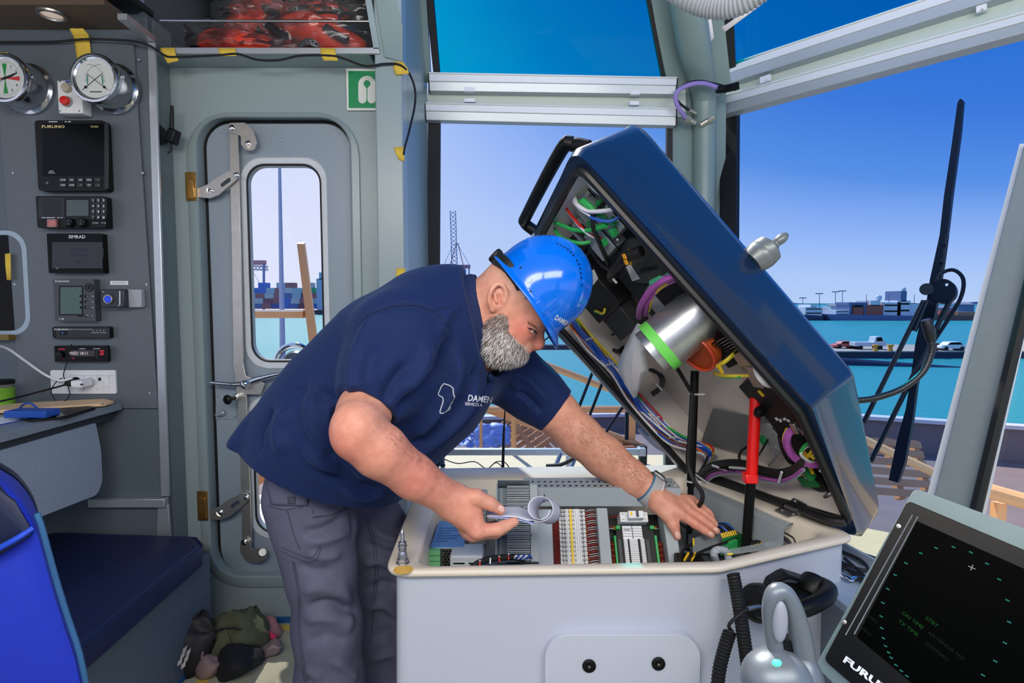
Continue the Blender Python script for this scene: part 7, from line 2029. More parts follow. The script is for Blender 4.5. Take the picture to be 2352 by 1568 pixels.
part('cursor', mat('cursor_white', (130,136,136),.5, emit=((200,206,206),.1)), rm, lambda b: (b.box(R_on(2232,1303,.0072),(.008,.0008,.0003), Matrix((ru, rup, RDN)).transposed()), b.box(R_on(2232,1303,.0072),(.0008,.008,.0003), Matrix((ru, rup, RDN)).transposed())))
part('pedestal', BLACK, rm, lambda b: b.cyl((.86,.66,0),(.80,.72,.75),.06, n=16))
# ------------------------------------------------------------------ the man: bodies grown from smooth distance fields
class Field:
    def __init__(s, lo, hi, h):
        s.lo, s.h = np.array(lo, np.float32), h
        s.n = np.ceil((np.array(hi) - np.array(lo)) / h).astype(int) + 1
        s.F = np.full(s.n, .2, np.float32)

    def _sub(s, lo, hi):
        a = np.clip(np.floor((np.array(lo) - s.lo) / s.h).astype(int),0, s.n)
        b = np.clip(np.ceil((np.array(hi) - s.lo) / s.h).astype(int) + 1,0, s.n)
        if (b <= a).any(): return None, None
        ax = [s.lo[i] + s.h * np.arange(a[i], b[i], dtype=np.float32) for i in range(3)]
        g = (ax[0][:, None, None], ax[1][None, :, None], ax[2][None, None, :])
        return tuple(slice(a[i], b[i]) for i in range(3)), g

    def mix(s, sl, d, k, op):
        F = s.F[sl]
        if op == '+':
            if k <= 0: s.F[sl] = np.minimum(F, d); return
            t = np.clip(.5 + .5 * (F - d) / k, 0,1)
            s.F[sl] = d * t + F * (1 - t) - k * t * (1 - t)
        elif op == '-':
            d = -d
            if k <= 0: s.F[sl] = np.maximum(F, d); return
            t = np.clip(.5 - .5 * (F - d) / k, 0,1)
            s.F[sl] = d * t + F * (1 - t) + k * t * (1 - t)

    def cone(s, a, b, ra, rb=None, k=.02, op='+', sq=None):      # tapering capsule, optionally squashed along an axis
        rb = ra if rb is None else rb
        a, b = np.array(a, np.float32), np.array(b, np.float32)
        m = max(ra, rb) + k + .03
        sl, g = s._sub(np.minimum(a, b) - m, np.maximum(a, b) + m)
        if sl is None: return s
        ba = b - a
        L2 = float(ba @ ba) + 1e-12
        q = [g[i] - a[i] for i in range(3)]
        t = np.clip((q[0] * ba[0] + q[1] * ba[1] + q[2] * ba[2]) / L2,0,1)
        w = [q[i] - ba[i] * t for i in range(3)]
        if sq is not None:
            n, f = np.array(sq[0], np.float32), sq[1]
            n = n / np.linalg.norm(n)
            dn = w[0] * n[0] + w[1] * n[1] + w[2] * n[2]
            w = [w[i] + n[i] * dn * (1 / f - 1) for i in range(3)]
            d = (np.sqrt(w[0] ** 2 + w[1] ** 2 + w[2] ** 2) - (ra + (rb - ra) * t)) * (f + (1 - f) * .35)
        else:
            d = np.sqrt(w[0] ** 2 + w[1] ** 2 + w[2] ** 2) - (ra + (rb - ra) * t)
        s.mix(sl, d, k, op)
        return s

    def chain(s, pts, rs, k=.02, op='+', sq=None):
        for i in range(len(pts) - 1):
            s.cone(pts[i], pts[i + 1], rs[i], rs[i + 1], k, op, sq)
        return s

    def ell(s, c, r, R=None, k=.02, op='+'):
        c = np.array(c, np.float32)
        m = max(r) + k + .02
        sl, g = s._sub(c - m, c + m)
        if sl is None: return s
        q = [g[i] - c[i] for i in range(3)]
        if R is not None:
            R = np.array(R, np.float32)
            q = [q[0] * R[0][j] + q[1] * R[1][j] + q[2] * R[2][j] for j in range(3)]
        k0 = np.sqrt(sum((q[i] / r[i]) ** 2 for i in range(3)))
        k1 = np.sqrt(sum((q[i] / r[i] ** 2) ** 2 for i in range(3))) + 1e-9
        s.mix(sl, k0 * (k0 - 1) / k1, k, op)
        return s

    def cut(s, p, n, k=.004):                 # drop everything on the side n points to
        n = np.array(n, np.float32); n /= np.linalg.norm(n)
        ax = [s.lo[i] + s.h * np.arange(s.n[i], dtype=np.float32) - p[i] for i in range(3)]
        d = ax[0][:, None, None] * n[0] + ax[1][None, :, None] * n[1] + ax[2][None, None, :] * n[2]
        s.F = np.maximum(s.F, d)
        return s

    def mesh(s):                              # naive surface nets
        F = s.F
        ins = F < 0
        nx, ny, nz = [v - 1 for v in s.n]
        cnt = np.zeros((nx, ny, nz), np.uint8)
        for dx in (0,1):
            for dy in (0,1):
                for dz in (0,1):
                    cnt += ins[dx:dx + nx, dy:dy + ny, dz:dz + nz]
        act = (cnt > 0) & (cnt < 8)
        del cnt
        I, J, K = np.nonzero(act)
        idx = np.full(act.shape, -1, np.int32)
        idx[I, J, K] = np.arange(len(I))
        acc = np.zeros((len(I),3), np.float64); w = np.zeros(len(I))
        cor = [(0,0,0),(1,0,0),(0,1,0),(1,1,0),(0,0,1),(1,0,1),(0,1,1),(1,1,1)]
        val = [F[I + c[0], J + c[1], K + c[2]] for c in cor]
        for a, b in ((0,1),(2,3),(4,5),(6,7),(0,2),(1,3),(4,6),(5,7),(0,4),(1,5),(2,6),(3,7)):
            va, vb = val[a], val[b]
            x = (va < 0) != (vb < 0)
            t = np.where(x, va / np.where(x, va - vb, 1),0)
            for d in range(3):
                acc[:, d] += np.where(x, cor[a][d] + (cor[b][d] - cor[a][d]) * t, 0)
            w += x
        P = acc / w[:, None] + np.stack([I, J, K],1)
        P = P * s.h + s.lo
        quads = []
        for ax in range(3):
            sl0 = [slice(None)] * 3; sl1 = [slice(None)] * 3
            sl0[ax] = slice(0,-1); sl1[ax] = slice(1, None)
            a, b = ins[tuple(sl0)], ins[tuple(sl1)]
            E = np.nonzero(a != b)
            u, v = [(1,2),(2,0),(0,1)][ax]
            ok = (E[u] > 0) & (E[v] > 0) & (E[u] < s.n[u] - 1) & (E[v] < s.n[v] - 1)
            E = [e[ok] for e in E]
            flip = a[tuple(E)]
            def at_(du, dv):
                c = [e.copy() for e in E]; c[u] = c[u] - du; c[v] = c[v] - dv
                return idx[tuple(c)]
            q = np.stack([at_(1,1), at_(0,1), at_(0,0), at_(1,0)],1)
            q[~flip] = q[~flip][:, ::-1]
            quads.append(q)
        return P, np.concatenate(quads)


def relax(P, Q, it=2, lam=.5):
    n = len(P)
    e = np.concatenate([Q[:, [0,1]], Q[:, [1,2]], Q[:, [2,3]], Q[:, [3,0]]])
    a, b = np.concatenate([e[:, 0], e[:, 1]]), np.concatenate([e[:, 1], e[:, 0]])
    dg = np.bincount(a, minlength=n).astype(float)
    for _ in range(it):
        S = np.stack([np.bincount(a, P[b, d], minlength=n) for d in range(3)],1) / dg[:, None]
        P = P + (S - P) * lam
    return P


def nrm_(P, Q):
    n = np.cross(P[Q[:, 2]] - P[Q[:, 0]], P[Q[:, 3]] - P[Q[:, 1]])
    N = np.zeros_like(P)
    for c in range(4):
        for d in range(3):
            N[:, d] += np.bincount(Q[:, c], n[:, d], minlength=len(P))
    return N / (np.linalg.norm(N, axis=1, keepdims=True) + 1e-12)


def qmesh(name, P, Q, m, parent=None, col=None):
    me = bpy.data.meshes.new(name)
    me.vertices.add(len(P)); me.vertices.foreach_set('co', P.astype(np.float32).ravel())
    me.loops.add(Q.size); me.loops.foreach_set('vertex_index', Q.astype(np.int32).ravel())
    me.polygons.add(len(Q))
    me.polygons.foreach_set('loop_start', np.arange(0, Q.size, 4, dtype=np.int32))
    me.polygons.foreach_set('use_smooth', np.ones(len(Q), bool))
    me.update(calc_edges=True)
    me.validate()
    if col is not None:
        at_ = me.color_attributes.new('pigment', 'FLOAT_COLOR', 'POINT')
        c4 = np.ones((len(P),4), np.float32); c4[:, :3] = col
        at_.data.foreach_set('color', c4.ravel())
    return link(name, me, m, parent)


def bvh_of(P, Q):
    return BVHTree.FromPolygons([tuple(p) for p in P],[tuple(int(i) for i in q) for q in Q])


def hit(bvh, px, py):
    d = ray(px, py).normalized()
    r = bvh.ray_cast(CAMP, d)
    if r[0] is None: return None, None
    return r[0],(r[1] if r[1].dot(d) < 0 else -r[1])


def fold(P, N, bvh, pts, w, h, sharp=1.0):       # raise (h > 0) or sink the cloth along a line
    pl = []
    for q in smoothline([V((x, y, 0)) for x, y in pts],6):
        p, _ = hit(bvh, q.x, q.y)
        if p is not None: pl.append(np.array(p))
    if len(pl) < 2: return P
    pl = np.array(pl)
    lo, hi = pl.min(0) - w * 3, pl.max(0) + w * 3
    sel = np.nonzero(((P > lo) & (P < hi)).all(1))[0]
    X = P[sel]
    best = np.full(len(sel),9.0); tt = np.zeros(len(sel))
    for i in range(len(pl) - 1):
        a, b = pl[i], pl[i + 1]
        ba = b - a
        t = np.clip(((X - a) @ ba) / (ba @ ba + 1e-12),0,1)
        d = np.linalg.norm(X - a - t[:, None] * ba, axis=1)
        m_ = d < best
        best[m_] = d[m_]; tt[m_] = (i + t[m_]) / (len(pl) - 1)
    amp = h * np.exp(-(best / w) ** 2) * np.clip(np.sin(np.pi * np.clip(tt, .02,.98)) * 1.6,0,1)
    P = P.copy()
    P[sel] += N[sel] * amp[:, None]
    return P


def decal_line(bvh, pts, r, m, parent, name, k=4, lift=.0006, closed=False, n=5):
    out = []
    for q in smoothline([V((x, y, 0)) for x, y in pts], k, closed):
        p, nn = hit(bvh, q.x, q.y)
        if p is not None: out.append(p + nn * lift)
    return MB().tube(out, r, n, 1, closed=closed).build(name, m, parent)


def decal_patch(bvh, pts, m, parent, name, lift=.002, thick=.0015, nx=10, ny=8):
    # a four-cornered patch of cloth lying on the surface
    a, b, c, d = [V((x, y, 0)) for x, y in pts]
    vs = []
    for j in range(ny + 1):
        for i in range(nx + 1):
            q = a.lerp(b, i / nx).lerp(d.lerp(c, i / nx), j / ny)
            p, nn = hit(bvh, q.x, q.y)
            if p is None: p, nn = vs[-1] if vs else V(), V((0,-1,0))
            vs.append(p + nn * lift)
    o = MB().add(vs, [(j * (nx + 1) + i, j * (nx + 1) + i + 1,(j + 1) * (nx + 1) + i + 1,(j + 1) * (nx + 1) + i) for j in range(ny) for i in range(nx)]).build(name, m, parent, angle=60)
    s_ = o.modifiers.new('thick', 'SOLIDIFY'); s_.thickness = thick; s_.offset = 0
    return o


def decal_text(bvh, s, px, py, rv, uv, size, m, parent, lift=.0008, bold=.0, sx=1.0, shear=0):
    cu = bpy.data.curves.new('lettering', 'FONT')
    cu.body, cu.size, cu.align_x, cu.align_y, cu.offset, cu.resolution_u, cu.shear = s, 1.0, 'LEFT', 'CENTER', bold, 3, shear
    t = bpy.data.objects.new('lettering', cu)
    me = bpy.data.meshes.new_from_object(t)
    bpy.data.objects.remove(t)
    for v in me.vertices:
        x, y = v.co.x * size * sx, v.co.y * size
        p, nn = hit(bvh, px + rv[0] * x + uv[0] * y, py + rv[1] * x + uv[1] * y)
        if p is None: p, nn = V((0,1.4,1.2)), V((0,-1,0))
        v.co = p + nn * lift
    me.materials.clear()
    return link('lettering', me, m, parent)


A = lambda px, py, y: np.array(at(px, py, y))
YH = 1.37
# ---------------- landmarks
P0, P1, P2, P3 = A(735,1068,1.43), A(815,965,1.42), A(938,842,1.41), A(1030,762,1.41)
SN, SF = A(925,772,1.235), A(1152,842,1.58)
HN, EN, WN = A(842,938,1.125), A(822,998,1.05), A(1042,1152,1.17)
HF, EF, WF = A(1276,946,1.56), A(1330,1000,1.55), A(1492,1126,1.488)
spine = np.array((.737,0,.676)); fr0 = np.array((.676,0,-.737)); la0 = np.array((0,1.0,0))
def tw(deg):
    a = math.radians(deg)
    return math.cos(a) * fr0 - math.sin(a) * la0, math.cos(a) * la0 + math.sin(a) * fr0

# ---------------- skin
f = Field((-.56,.93,.70),(.56,1.70,1.52),.0031)
f.cone(A(775,1050,1.43), P1,.115,.14,.03); f.cone(P1, P2,.15,.15,.05); f.cone(P2, P3,.15,.12,.05)
f.cone(P3, SN, .10,.07,.05); f.cone(P3, SF, .10,.07,.05)
# neck and skull
f.cone(A(1050,748,1.40), A(1152,690, YH),.078,.076,.03)
f.cone(A(1080,792,1.40), A(1150,768, YH),.050,.050,.03)
Rh = np.array(((.62,0,.78),(0,1,0),(-.78,0,.62)))          # columns: face forward, left, crown
f.ell(A(1204,664, YH),(.098,.079,.104), Rh, .02)
f.ell(A(1172,748, YH),(.066,.064,.062), Rh, .03)
f.cone(A(1168,790,1.345), A(1168,790,1.395),.036,.036,.03)
f.cone(A(1192,800,1.36), A(1192,800,1.38),.026,.026,.02)
# face
f.cone(A(1222,733,1.345), A(1224,733,1.395),.034,.034,.02)              # brow
for y in (1.325,1.415):
    f.ell(A(1196,752, y),(.030,.022,.026), None, .02)                       # cheeks
f.cone(A(1235,752, YH), A(1234,784, YH),.0145,.0175,.012)                  # nose
f.ell(A(1232,789, YH),(.0188,.0165,.0170), None, .008)
for y in (1.358,1.382):
    f.ell(A(1218,790, y),(.0105,.0085,.0095), None, .006)
f.cone(A(1204,792,1.352), A(1204,792,1.388),.020,.020,.012)              # upper lip
f.cone(A(1206,803,1.358), A(1206,803,1.382),.0085,.0085,.006)
for y in (1.338,1.402):
    f.ell(A(1227,757, y),(.016,.014,.012), None, .006, '-')                 # eye sockets
    f.ell(A(1222,756, y + (.003 if y < YH else -.003)),(.0145,.013,.012), None, .003)
f.cone(A(1216,742,1.326), A(1234,752,1.345),.0065,.006,.008)             # brow ridge, near side
# near ear
ye = 1.291
for c, r_ in (((1144,684),(.019,.008,.029)),):
    f.ell(A(*c, ye + .006), r_, np.array(((.96,0,.28),(0,1,0),(-.28,0,.96))),.006)
hx = [(1158,696, ye + .004),(1163,674, ye - .001),(1155,656, ye - .004),(1143,652, ye - .006),(1131,662, ye - .008),(1124,682, ye - .008),(1126,700, ye - .004),(1131,712, ye + .002)]
hp_ = [np.array(p) for p in smoothline([V(A(*p)) for p in hx],3)]
f.chain(hp_, [.0050] * len(hp_),.003)
f.ell(A(1131,709, ye + .001),(.008,.006,.009), None, .004)
f.ell(A(1146,688, ye - .003),(.0085,.008,.014), None, .003, '-')
f.cone(A(1138,666, ye - .003), A(1150,664, ye - .003),.0035,.0035,.003, '-')
f.cone(A(1141,694, ye - .003), A(1136,675, ye - .003),.0040,.0035,.003)
f.ell(A(1156,690, ye + .002),(.0055,.005,.0075), None, .003)
f.ell(A(1152,684,1.452),(.018,.010,.028), None, .006)                       # far ear
# near arm
f.chain([SN, HN, EN],[.058,.0495,.043],.016)
f.ell(EN + np.array((-.004,.004,-.004)),(.040,.045,.040), None, .014)
f.chain([EN, A(872,1034,1.07), A(950,1094,1.115), WN],[.045,.0500,.0425,.0335],.016)
f.cone(HN + np.array((-.010,0,-.01)), EN + np.array((-.002,0,.02)),.047,.044,.02)
# far arm
f.chain([SF, HF, EF],[.062,.057,.055],.03)
f.chain([EF, A(1390,1050,1.53), A(1450,1098,1.505), WF],[.055,.0525,.044,.035],.03, sq=((.3,1,.5),.94))
# near hand: a loose fist round the paper, thumb on top
f.cone(WN, A(1066,1168,1.172),.037,.036,.02)
f.cone(A(1062,1162,1.17), A(1092,1208,1.150),.030,.021,.02)
f.cone(A(1066,1168,1.185), A(1082,1216,1.18),.030,.021,.02)
f.cone(A(1060,1166,1.205), A(1072,1212,1.205),.027,.019,.02)
fk = .0045
for kn, pip, tip, r0 in (((1096,1219,1.145),(1144,1215,1.150),(1181,1198,1.168),.0140),((1088,1226,1.168),(1138,1222,1.176),(1170,1206,1.190),.0138),((1080,1224,1.190),(1130,1219,1.198),(1156,1206,1.210),.0132),((1072,1217,1.208),(1114,1214,1.217),(1138,1203,1.227),.0118)):
    mid = tuple((np.array(pip) * .55 + np.array(tip) * .45))
    f.chain([A(*kn), A(*pip), A(*mid), A(*tip)],[r0, r0 * .95, r0 * .86, r0 * .74], fk)
    f.ell(A(*kn),(r0 * 1.15,) * 3, None, .008)
f.chain([A(1064,1142,1.160), A(1094,1142,1.155), A(1126,1156,1.160), A(1150,1171,1.168)],[.021,.017,.0138,.0105],.006)
# far hand: open, palm down, reaching over the relay rack
f.cone(WF, A(1515,1146,1.476),.034,.030,.02, sq=((-.2,.3,1),.8))
for kn, r0 in (((1562,1180,1.428),.0150),((1574,1168,1.450),.0150),((1583,1157,1.472),.0140),((1588,1147,1.492),.0125)):
    f.cone(A(1512,1144,(kn[2] + 1.478) / 2), A(*kn),.022, r0,.014)
fing = (((1562,1180,1.428),(1596,1203,1.418),(1618,1217,1.412),(1634,1228,1.408),.0132),((1574,1168,1.450),(1612,1193,1.440),(1632,1208,1.434),(1646,1219,1.430),.0132),((1583,1157,1.472),(1617,1180,1.466),(1634,1194,1.460),(1643,1204,1.456),.0122),((1588,1147,1.492),(1614,1166,1.490),(1627,1176,1.487),(1635,1184,1.484),.0108))
for a_, b_, c_, d_, r0 in fing:
    f.chain([A(*a_), A(*b_), A(*c_), A(*d_)],[r0, r0 * .90, r0 * .80, r0 * .66],.004)
f.chain([A(1510,1158,1.455), A(1532,1180,1.432), A(1547,1206,1.418), A(1556,1232,1.410)],[.024,.0180,.0135,.0095],.010)
# clip what lies below the hips
P, Q = f.mesh()
P = relax(P, Q, 1,.35)
del f
# pigment: ruddy cheeks, nose, elbow and knuckles, paler scalp
def glow(c, r): return np.exp(-((P - c) ** 2).sum(1) / r ** 2)
base = np.array(lin((228,164,140))[:3]); ruddy = np.array(lin((222,122,108))[:3]); pale = np.array(lin((232,188,168))[:3])
w_r = np.clip(.95 * glow(A(1200,756,1.318),.034) + .9 * glow(A(1230,792, YH),.026) + .6 * glow(EN + np.array((-.03,-.03,-.02)),.05) + .35 * glow(A(1143,684, ye),.04) + .5 * glow(A(950,1100,1.09),.10) + .25 * glow(A(1080,1215,1.15),.05) + .3 * glow(A(1600,1205,1.42),.05) + .4 * glow(A(1120,800,1.34),.04),0,.95)
w_p = np.clip(glow(A(1175,640,1.30),.06),0,1) * .6
tan_ = np.clip(glow(A(1380,1040,1.50),.16),0,1) * .45
col = base * (1 - w_r)[:, None] + ruddy * w_r[:, None]
col = col * (1 - w_p)[:, None] + pale * w_p[:, None]
col = col * (1 - tan_)[:, None] + np.array(lin((206,150,122))[:3]) * tan_[:, None]
SKIN = mat('skin', (224,170,148),.46, vary=0, sss=.12, bump=.05, bscale=260, spec=.35)
_nt = SKIN.node_tree
_a = _nt.nodes.new('ShaderNodeAttribute'); _a.attribute_name = 'pigment'
_z = _nt.nodes.new('ShaderNodeTexNoise'); _z.inputs['Scale'].default_value = 55; _z.inputs['Detail'].default_value = 5
_m = _nt.nodes.new('ShaderNodeMix'); _m.data_type = 'RGBA'; _m.blend_type = 'MULTIPLY'
_r = _nt.nodes.new('ShaderNodeValToRGB')
_r.color_ramp.elements[0].position, _r.color_ramp.elements[0].color = .30,(.80,.70,.68,1)
_r.color_ramp.elements[1].position, _r.color_ramp.elements[1].color = .62,(1,1,1,1)
_tc2 = _nt.nodes.new('ShaderNodeTexCoord')
_nt.links.new(_tc2.outputs['Object'], _z.inputs['Vector']); _nt.links.new(_z.outputs['Fac'], _r.inputs[0])
_m.inputs['Factor'].default_value = .7
_nt.links.new(_a.outputs['Color'], _m.inputs[6]); _nt.links.new(_r.outputs[0], _m.inputs[7])
_nt.links.new(_m.outputs[2], _nt.nodes['Principled BSDF'].inputs['Base Color'])
man = qmesh('person', P, Q, SKIN, None, col)
tag(man, 'bearded man in navy polo shirt and blue hard hat leaning over the open console', 'person')
skin_bvh = bvh_of(P, Q)
print('skin', len(P))

# ---------------- shirt
f = Field((-.70,.98,.74),(.20,1.80,1.46),.0045)
fA, lA = tw(5); fB, lB = tw(18); fC, lC = tw(30)
f.cone(A(722,1082,1.43), P0,.192,.205,.05, sq=(fA, .92))
f.cone(P0, P1,.222,.232,.06, sq=(fA, .86))
f.cone(P1 + fr0 * .012, P2 + fr0 * .012,.232,.235,.06, sq=(fB, .86))
f.cone(P2 + fr0 * .012, P3,.228,.165,.06, sq=(fC, .84))
f.cone(P3 - spine * .02, A(1048,748,1.40),.125,.108,.06)
f.cone(P3 - lC * .05, SN, .125,.098,.06)
f.cone(P3 + lC * .05, SF, .12,.094,.06)
f.chain([SN, SN * .45 + HN * .55, HN + (HN - SN) * .12],[.092,.082,.064],.04)
f.chain([SF, SF * .45 + HF * .55, HF + (HF - SF) * .12],[.090,.078,.067],.04)
f.ell(A(592,990,1.40),(.036,.13,.075), np.array(((.8,0,.6),(0,1,0),(-.6,0,.8))),.03)
# hems and openings
d_ = HN - SN; d_ = d_ / np.linalg.norm(d_)
def cut_local(c, n, rad):                      # flat end of a sleeve
    sl, g = f._sub(c - rad, c + rad)
    q = (g[0] - c[0]) * n[0] + (g[1] - c[1]) * n[1] + (g[2] - c[2]) * n[2]
    rr_ = np.sqrt((g[0] - c[0]) ** 2 + (g[1] - c[1]) ** 2 + (g[2] - c[2]) ** 2)
    f.F[sl] = np.where(rr_ < rad, np.maximum(f.F[sl], q), f.F[sl])
cut_local(HN, d_ + np.array((-.05,0,.12)),.105)
d2 = HF - SF; d2 = d2 / np.linalg.norm(d2)
cut_local(HF, d2 + np.array((.05,0,.05)),.105)
f.cone(HN - d_ * .06, HN + d_ * .10,.0515,.0520,0, '-')
f.cone(HF - d2 * .06, HF + d2 * .10,.0585,.0605,0, '-')
cut_local(A(1092,735,1.39), np.array((.97,0,.22)),.145)
hem_n = np.array((-.385,0,-.92))
f.cut(A(700,1116,1.25), hem_n)
f.cone(A(715,1130,1.43), A(740,1085,1.43),.170,.165,.0, '-', sq=(fA, .92))
f.cone(A(1100,728,1.395), A(1180,690, YH),.083,.083,0, '-')
P, Q = f.mesh()
del f
P = relax(P, Q, 2,.5)
N = nrm_(P, Q); bv = bvh_of(P, Q)
rnd = random.Random(5)
# broad cloth waviness, then the folds the pose pulls
nz = np.array([noise.noise(V((p[0] * 9 + p[2] * 7, p[1] * 6, p[2] * 3 - p[0] * 3))) for p in P])
P = P + N * (nz * .006)[:, None]
for pts, w_, h_ in (
    ([(818,752),(890,706),(970,704),(1040,762)],.006,-.004),
    ([(1040,762),(1010,850),(960,905),(900,962)],.016,-.016),
    ([(985,780),(965,850),(920,905)],.014,.008),([(1055,800),(1040,880),(985,960),(930,1010)],.014,.010),
    ([(1100,860),(1060,940),(985,1010),(900,1070)],.016,.012),([(1095,835),(1078,890),(1010,970),(940,1030)],.010,-.008),
    ([(1130,850),(1120,900),(1060,970),(990,1030)],.012,-.010),
    ([(730,850),(715,930),(725,1010),(760,1080)],.018,.007),([(800,920),(770,1000),(790,1080),(850,1130)],.016,-.008),
    ([(660,930),(640,990),(655,1050)],.018,.007),([(700,990),(740,1040),(820,1080)],.012,-.006),
    ([(690,1030),(760,1075),(850,1110)],.012,.008),([(720,1075),(800,1110),(880,1120)],.009,-.007),([(780,1120),(840,1140),(900,1110)],.010,.007),
    ([(640,905),(720,900),(800,935)],.014,-.004),([(595,1040),(600,990),(625,930)],.010,-.010),
    ([(820,800),(805,860),(812,905)],.012,.005),([(940,830),(900,880),(880,930)],.012,-.007),([(870,790),(850,850),(850,900)],.014,.004),
    ([(1185,860),(1220,880),(1265,930)],.012,.006),([(1180,890),(1215,915),(1245,950)],.010,-.007),([(1150,850),(1200,905),(1230,945)],.010,.005),
    ([(1065,690),(1030,720),(1010,770)],.012,.004),([(880,700),(840,760),(800,850)],.016,.004)):
    P = fold(P, N, bv, pts, w_, h_ * 2.3)
SHIRTM = mat('navy_pique', (18,37,84),.74, vary=.05, scale=240, bump=.12, bscale=900, sheen=.12, spec=.25)
SHIRTM.node_tree.nodes['Principled BSDF'].inputs['Sheen Tint'].default_value = (.4,.6,1,1)
shirt = qmesh('polo_shirt', P, Q, SHIRTM, man)
bv = bvh_of(P, Q)
print('shirt', len(P))
SEAM = mat('navy_seam', (16,32,72),.8)
for pts in ([(816,756),(850,722),(900,704),(960,702),(1010,724),(1042,768)],[(800,898),(846,922),(884,946)],[(1052,696),(1020,708),(990,712)],[(1300,925),(1268,946),(1242,955)],[(608,1064),(690,1100),(780,1140)]):
    decal_line(bv, pts, .0011, SEAM, shirt, 'seam', 6)
EMB = mat('embroidery_white', (206,210,220),.7, vary=.03)
af = [(1020,881),(1030,884),(1037,888),(1041,893),(1041,902),(1043,910),(1044,909),(1040,919),(1034,929),(1031,937),(1025,944),(1018,948),(1011,948),(1012,940),(1016,928),(1018,919),(1016,912),(1008,908),(1007,902),(1010,896),(1013,888),(1018,882)]
decal_line(bv, af, .0013, EMB, shirt, 'africa_outline', 2, closed=True)
decal_line(bv, [(1031,934),(1034,931),(1033,939),(1029,943),(1029,938)],.0010, EMB, shirt, 'africa_outline', 2, closed=True)
decal_text(bv, 'DAMEN', 1074,914,(1,.09),(.10,-1),20, EMB, shirt, bold=.02, sx=.80, shear=.12)
decal_text(bv, 'SERVICES A', 1068,927,(1,.09),(.06,-1),10, EMB, shirt, bold=.01, sx=.78)
# collar, placket, button
cc0 = V(A(1102,733,1.388))
def ring(c, n, rv, rh, k=32):
    n = V(n).normalized(); h_ = V((0,1,0)); v_ = n.cross(h_).normalized()
    return [V(c) + v_ * rv * math.cos(a) + h_ * rh * math.sin(a) for a in [2 * math.pi * i / k for i in range(k)]]
COLM = mat('collar_navy', (20,38,84),.8, vary=.06, scale=300, bump=.15, bscale=700)
rings = [ring(A(1090,738,1.39),(1,0,.25),.096,.082), ring(A(1108,730,1.388),(1,0,.2),.101,.084), ring(A(1111,729,1.388),(1,0,.18),.105,.088), ring(A(1104,731,1.388),(1,0,.2),.110,.096), ring(A(1080,740,1.39),(1,0,.3),.117,.112), ring(A(1062,748,1.392),(1,0,.38),.119,.122)]
col_o = part('collar', COLM, shirt, lambda b: b.loft(rings, caps=False), angle=70)
col_o.modifiers.new('thick', 'SOLIDIFY').thickness = .003
part('collar_point', COLM, shirt, lambda b: b.plate([V(A(1064,790,1.272)), V(A(1092,790,1.285)), V(A(1112,832,1.300)), V(A(1104,858,1.292)), V(A(1082,822,1.272))],(0,.004,0)), bevel=.0015)
p, nn = hit(bv, 1100,838)
bp = V(A(1097,826,1.288))
part('button', mat('button_pearl', (214,218,226),.3), shirt, lambda b: b.lathe([(.0058,0),(.0060,.002),(.0045,.0028),(0,.002)], bp, (.2,-1,-.1),16))
decal_line(bv, [(1110,850),(1098,858),(1085,876),(1066,906)],.0012, SEAM, shirt, 'placket_edge', 6)

# ---------------- trousers
f = Field((-.64,1.14,.02),(-.12,1.74,1.06),.005)
f.cone(A(735,1122,1.43), A(750,1075,1.43),.135,.135,.04)
KN_, KF = A(752,1440,1.325), A(880,1440,1.525)
f.chain([A(705,1145,1.335), A(722,1210,1.33), A(738,1310,1.325), KN_],[.100,.088,.077,.079],.04)
f.chain([KN_, A(758,1560,1.33), np.array((KN_[0] + .01,1.34,.10))],[.079,.078,.085],.03)
f.chain([A(815,1150,1.50), A(862,1230,1.515), A(880,1330,1.525), KF],[.100,.086,.078,.079],.04)
f.chain([KF, A(886,1560,1.53), np.array((KF[0] + .015,1.54,.10))],[.079,.078,.085],.03)
f.cut((0,0,.055),(0,0,-1))
P, Q = f.mesh()
del f
P = relax(P, Q, 2,.5)
N = nrm_(P, Q); bv = bvh_of(P, Q)
nz = np.array([noise.noise(V((p[0] * 8, p[1] * 8 + 3, p[2] * 5 + p[0] * 5))) + .5 * noise.noise(V((p[0] * 14 + 9, p[1] * 14, p[2] * 16 - p[0] * 9))) for p in P])
P = P + N * (nz * .005)[:, None]
for pts, w_, h_ in (
    ([(800,1180),(740,1215),(690,1222)],.010,-.007),([(806,1220),(750,1240),(700,1250)],.010,.006),([(806,1180),(812,1210),(805,1240)],.010,-.006),
    ([(700,1268),(745,1280),(790,1270)],.011,.006),([(680,1295),(720,1310),(770,1308)],.011,-.006),([(690,1360),(740,1350),(800,1370)],.014,.007),([(700,1395),(760,1385),(822,1410)],.012,-.009),
    ([(690,1420),(760,1420),(820,1436)],.014,.008),([(700,1480),(750,1460),(800,1476)],.014,-.006),([(760,1510),(800,1540),(826,1560)],.012,.006),([(700,1530),(740,1560)],.014,.005),([(780,1330),(800,1400),(790,1470)],.014,.007),
    ([(842,1200),(880,1230),(918,1240)],.010,.007),([(836,1240),(880,1265),(920,1270)],.010,-.007),([(830,1300),(870,1290),(918,1310)],.012,.006),([(834,1360),(880,1340),(918,1350)],.012,-.008),([(836,1400),(880,1390),(920,1420)],.012,.008),([(850,1470),(890,1450),(925,1470)],.014,-.006),([(850,1520),(900,1500),(930,1530)],.014,.006)):
    P = fold(P, N, bv, pts, w_, h_ * 1.5)
TRM = mat('grey_work_trousers', (92,92,114),.66, vary=.06, scale=60, bump=.08, bscale=700, spec=.3)
tr_ = qmesh('trousers', P, Q, TRM, man)
bv = bvh_of(P, Q)
print('trousers', len(P))
TSEAM = mat('trouser_seam', (66,66,86),.8)
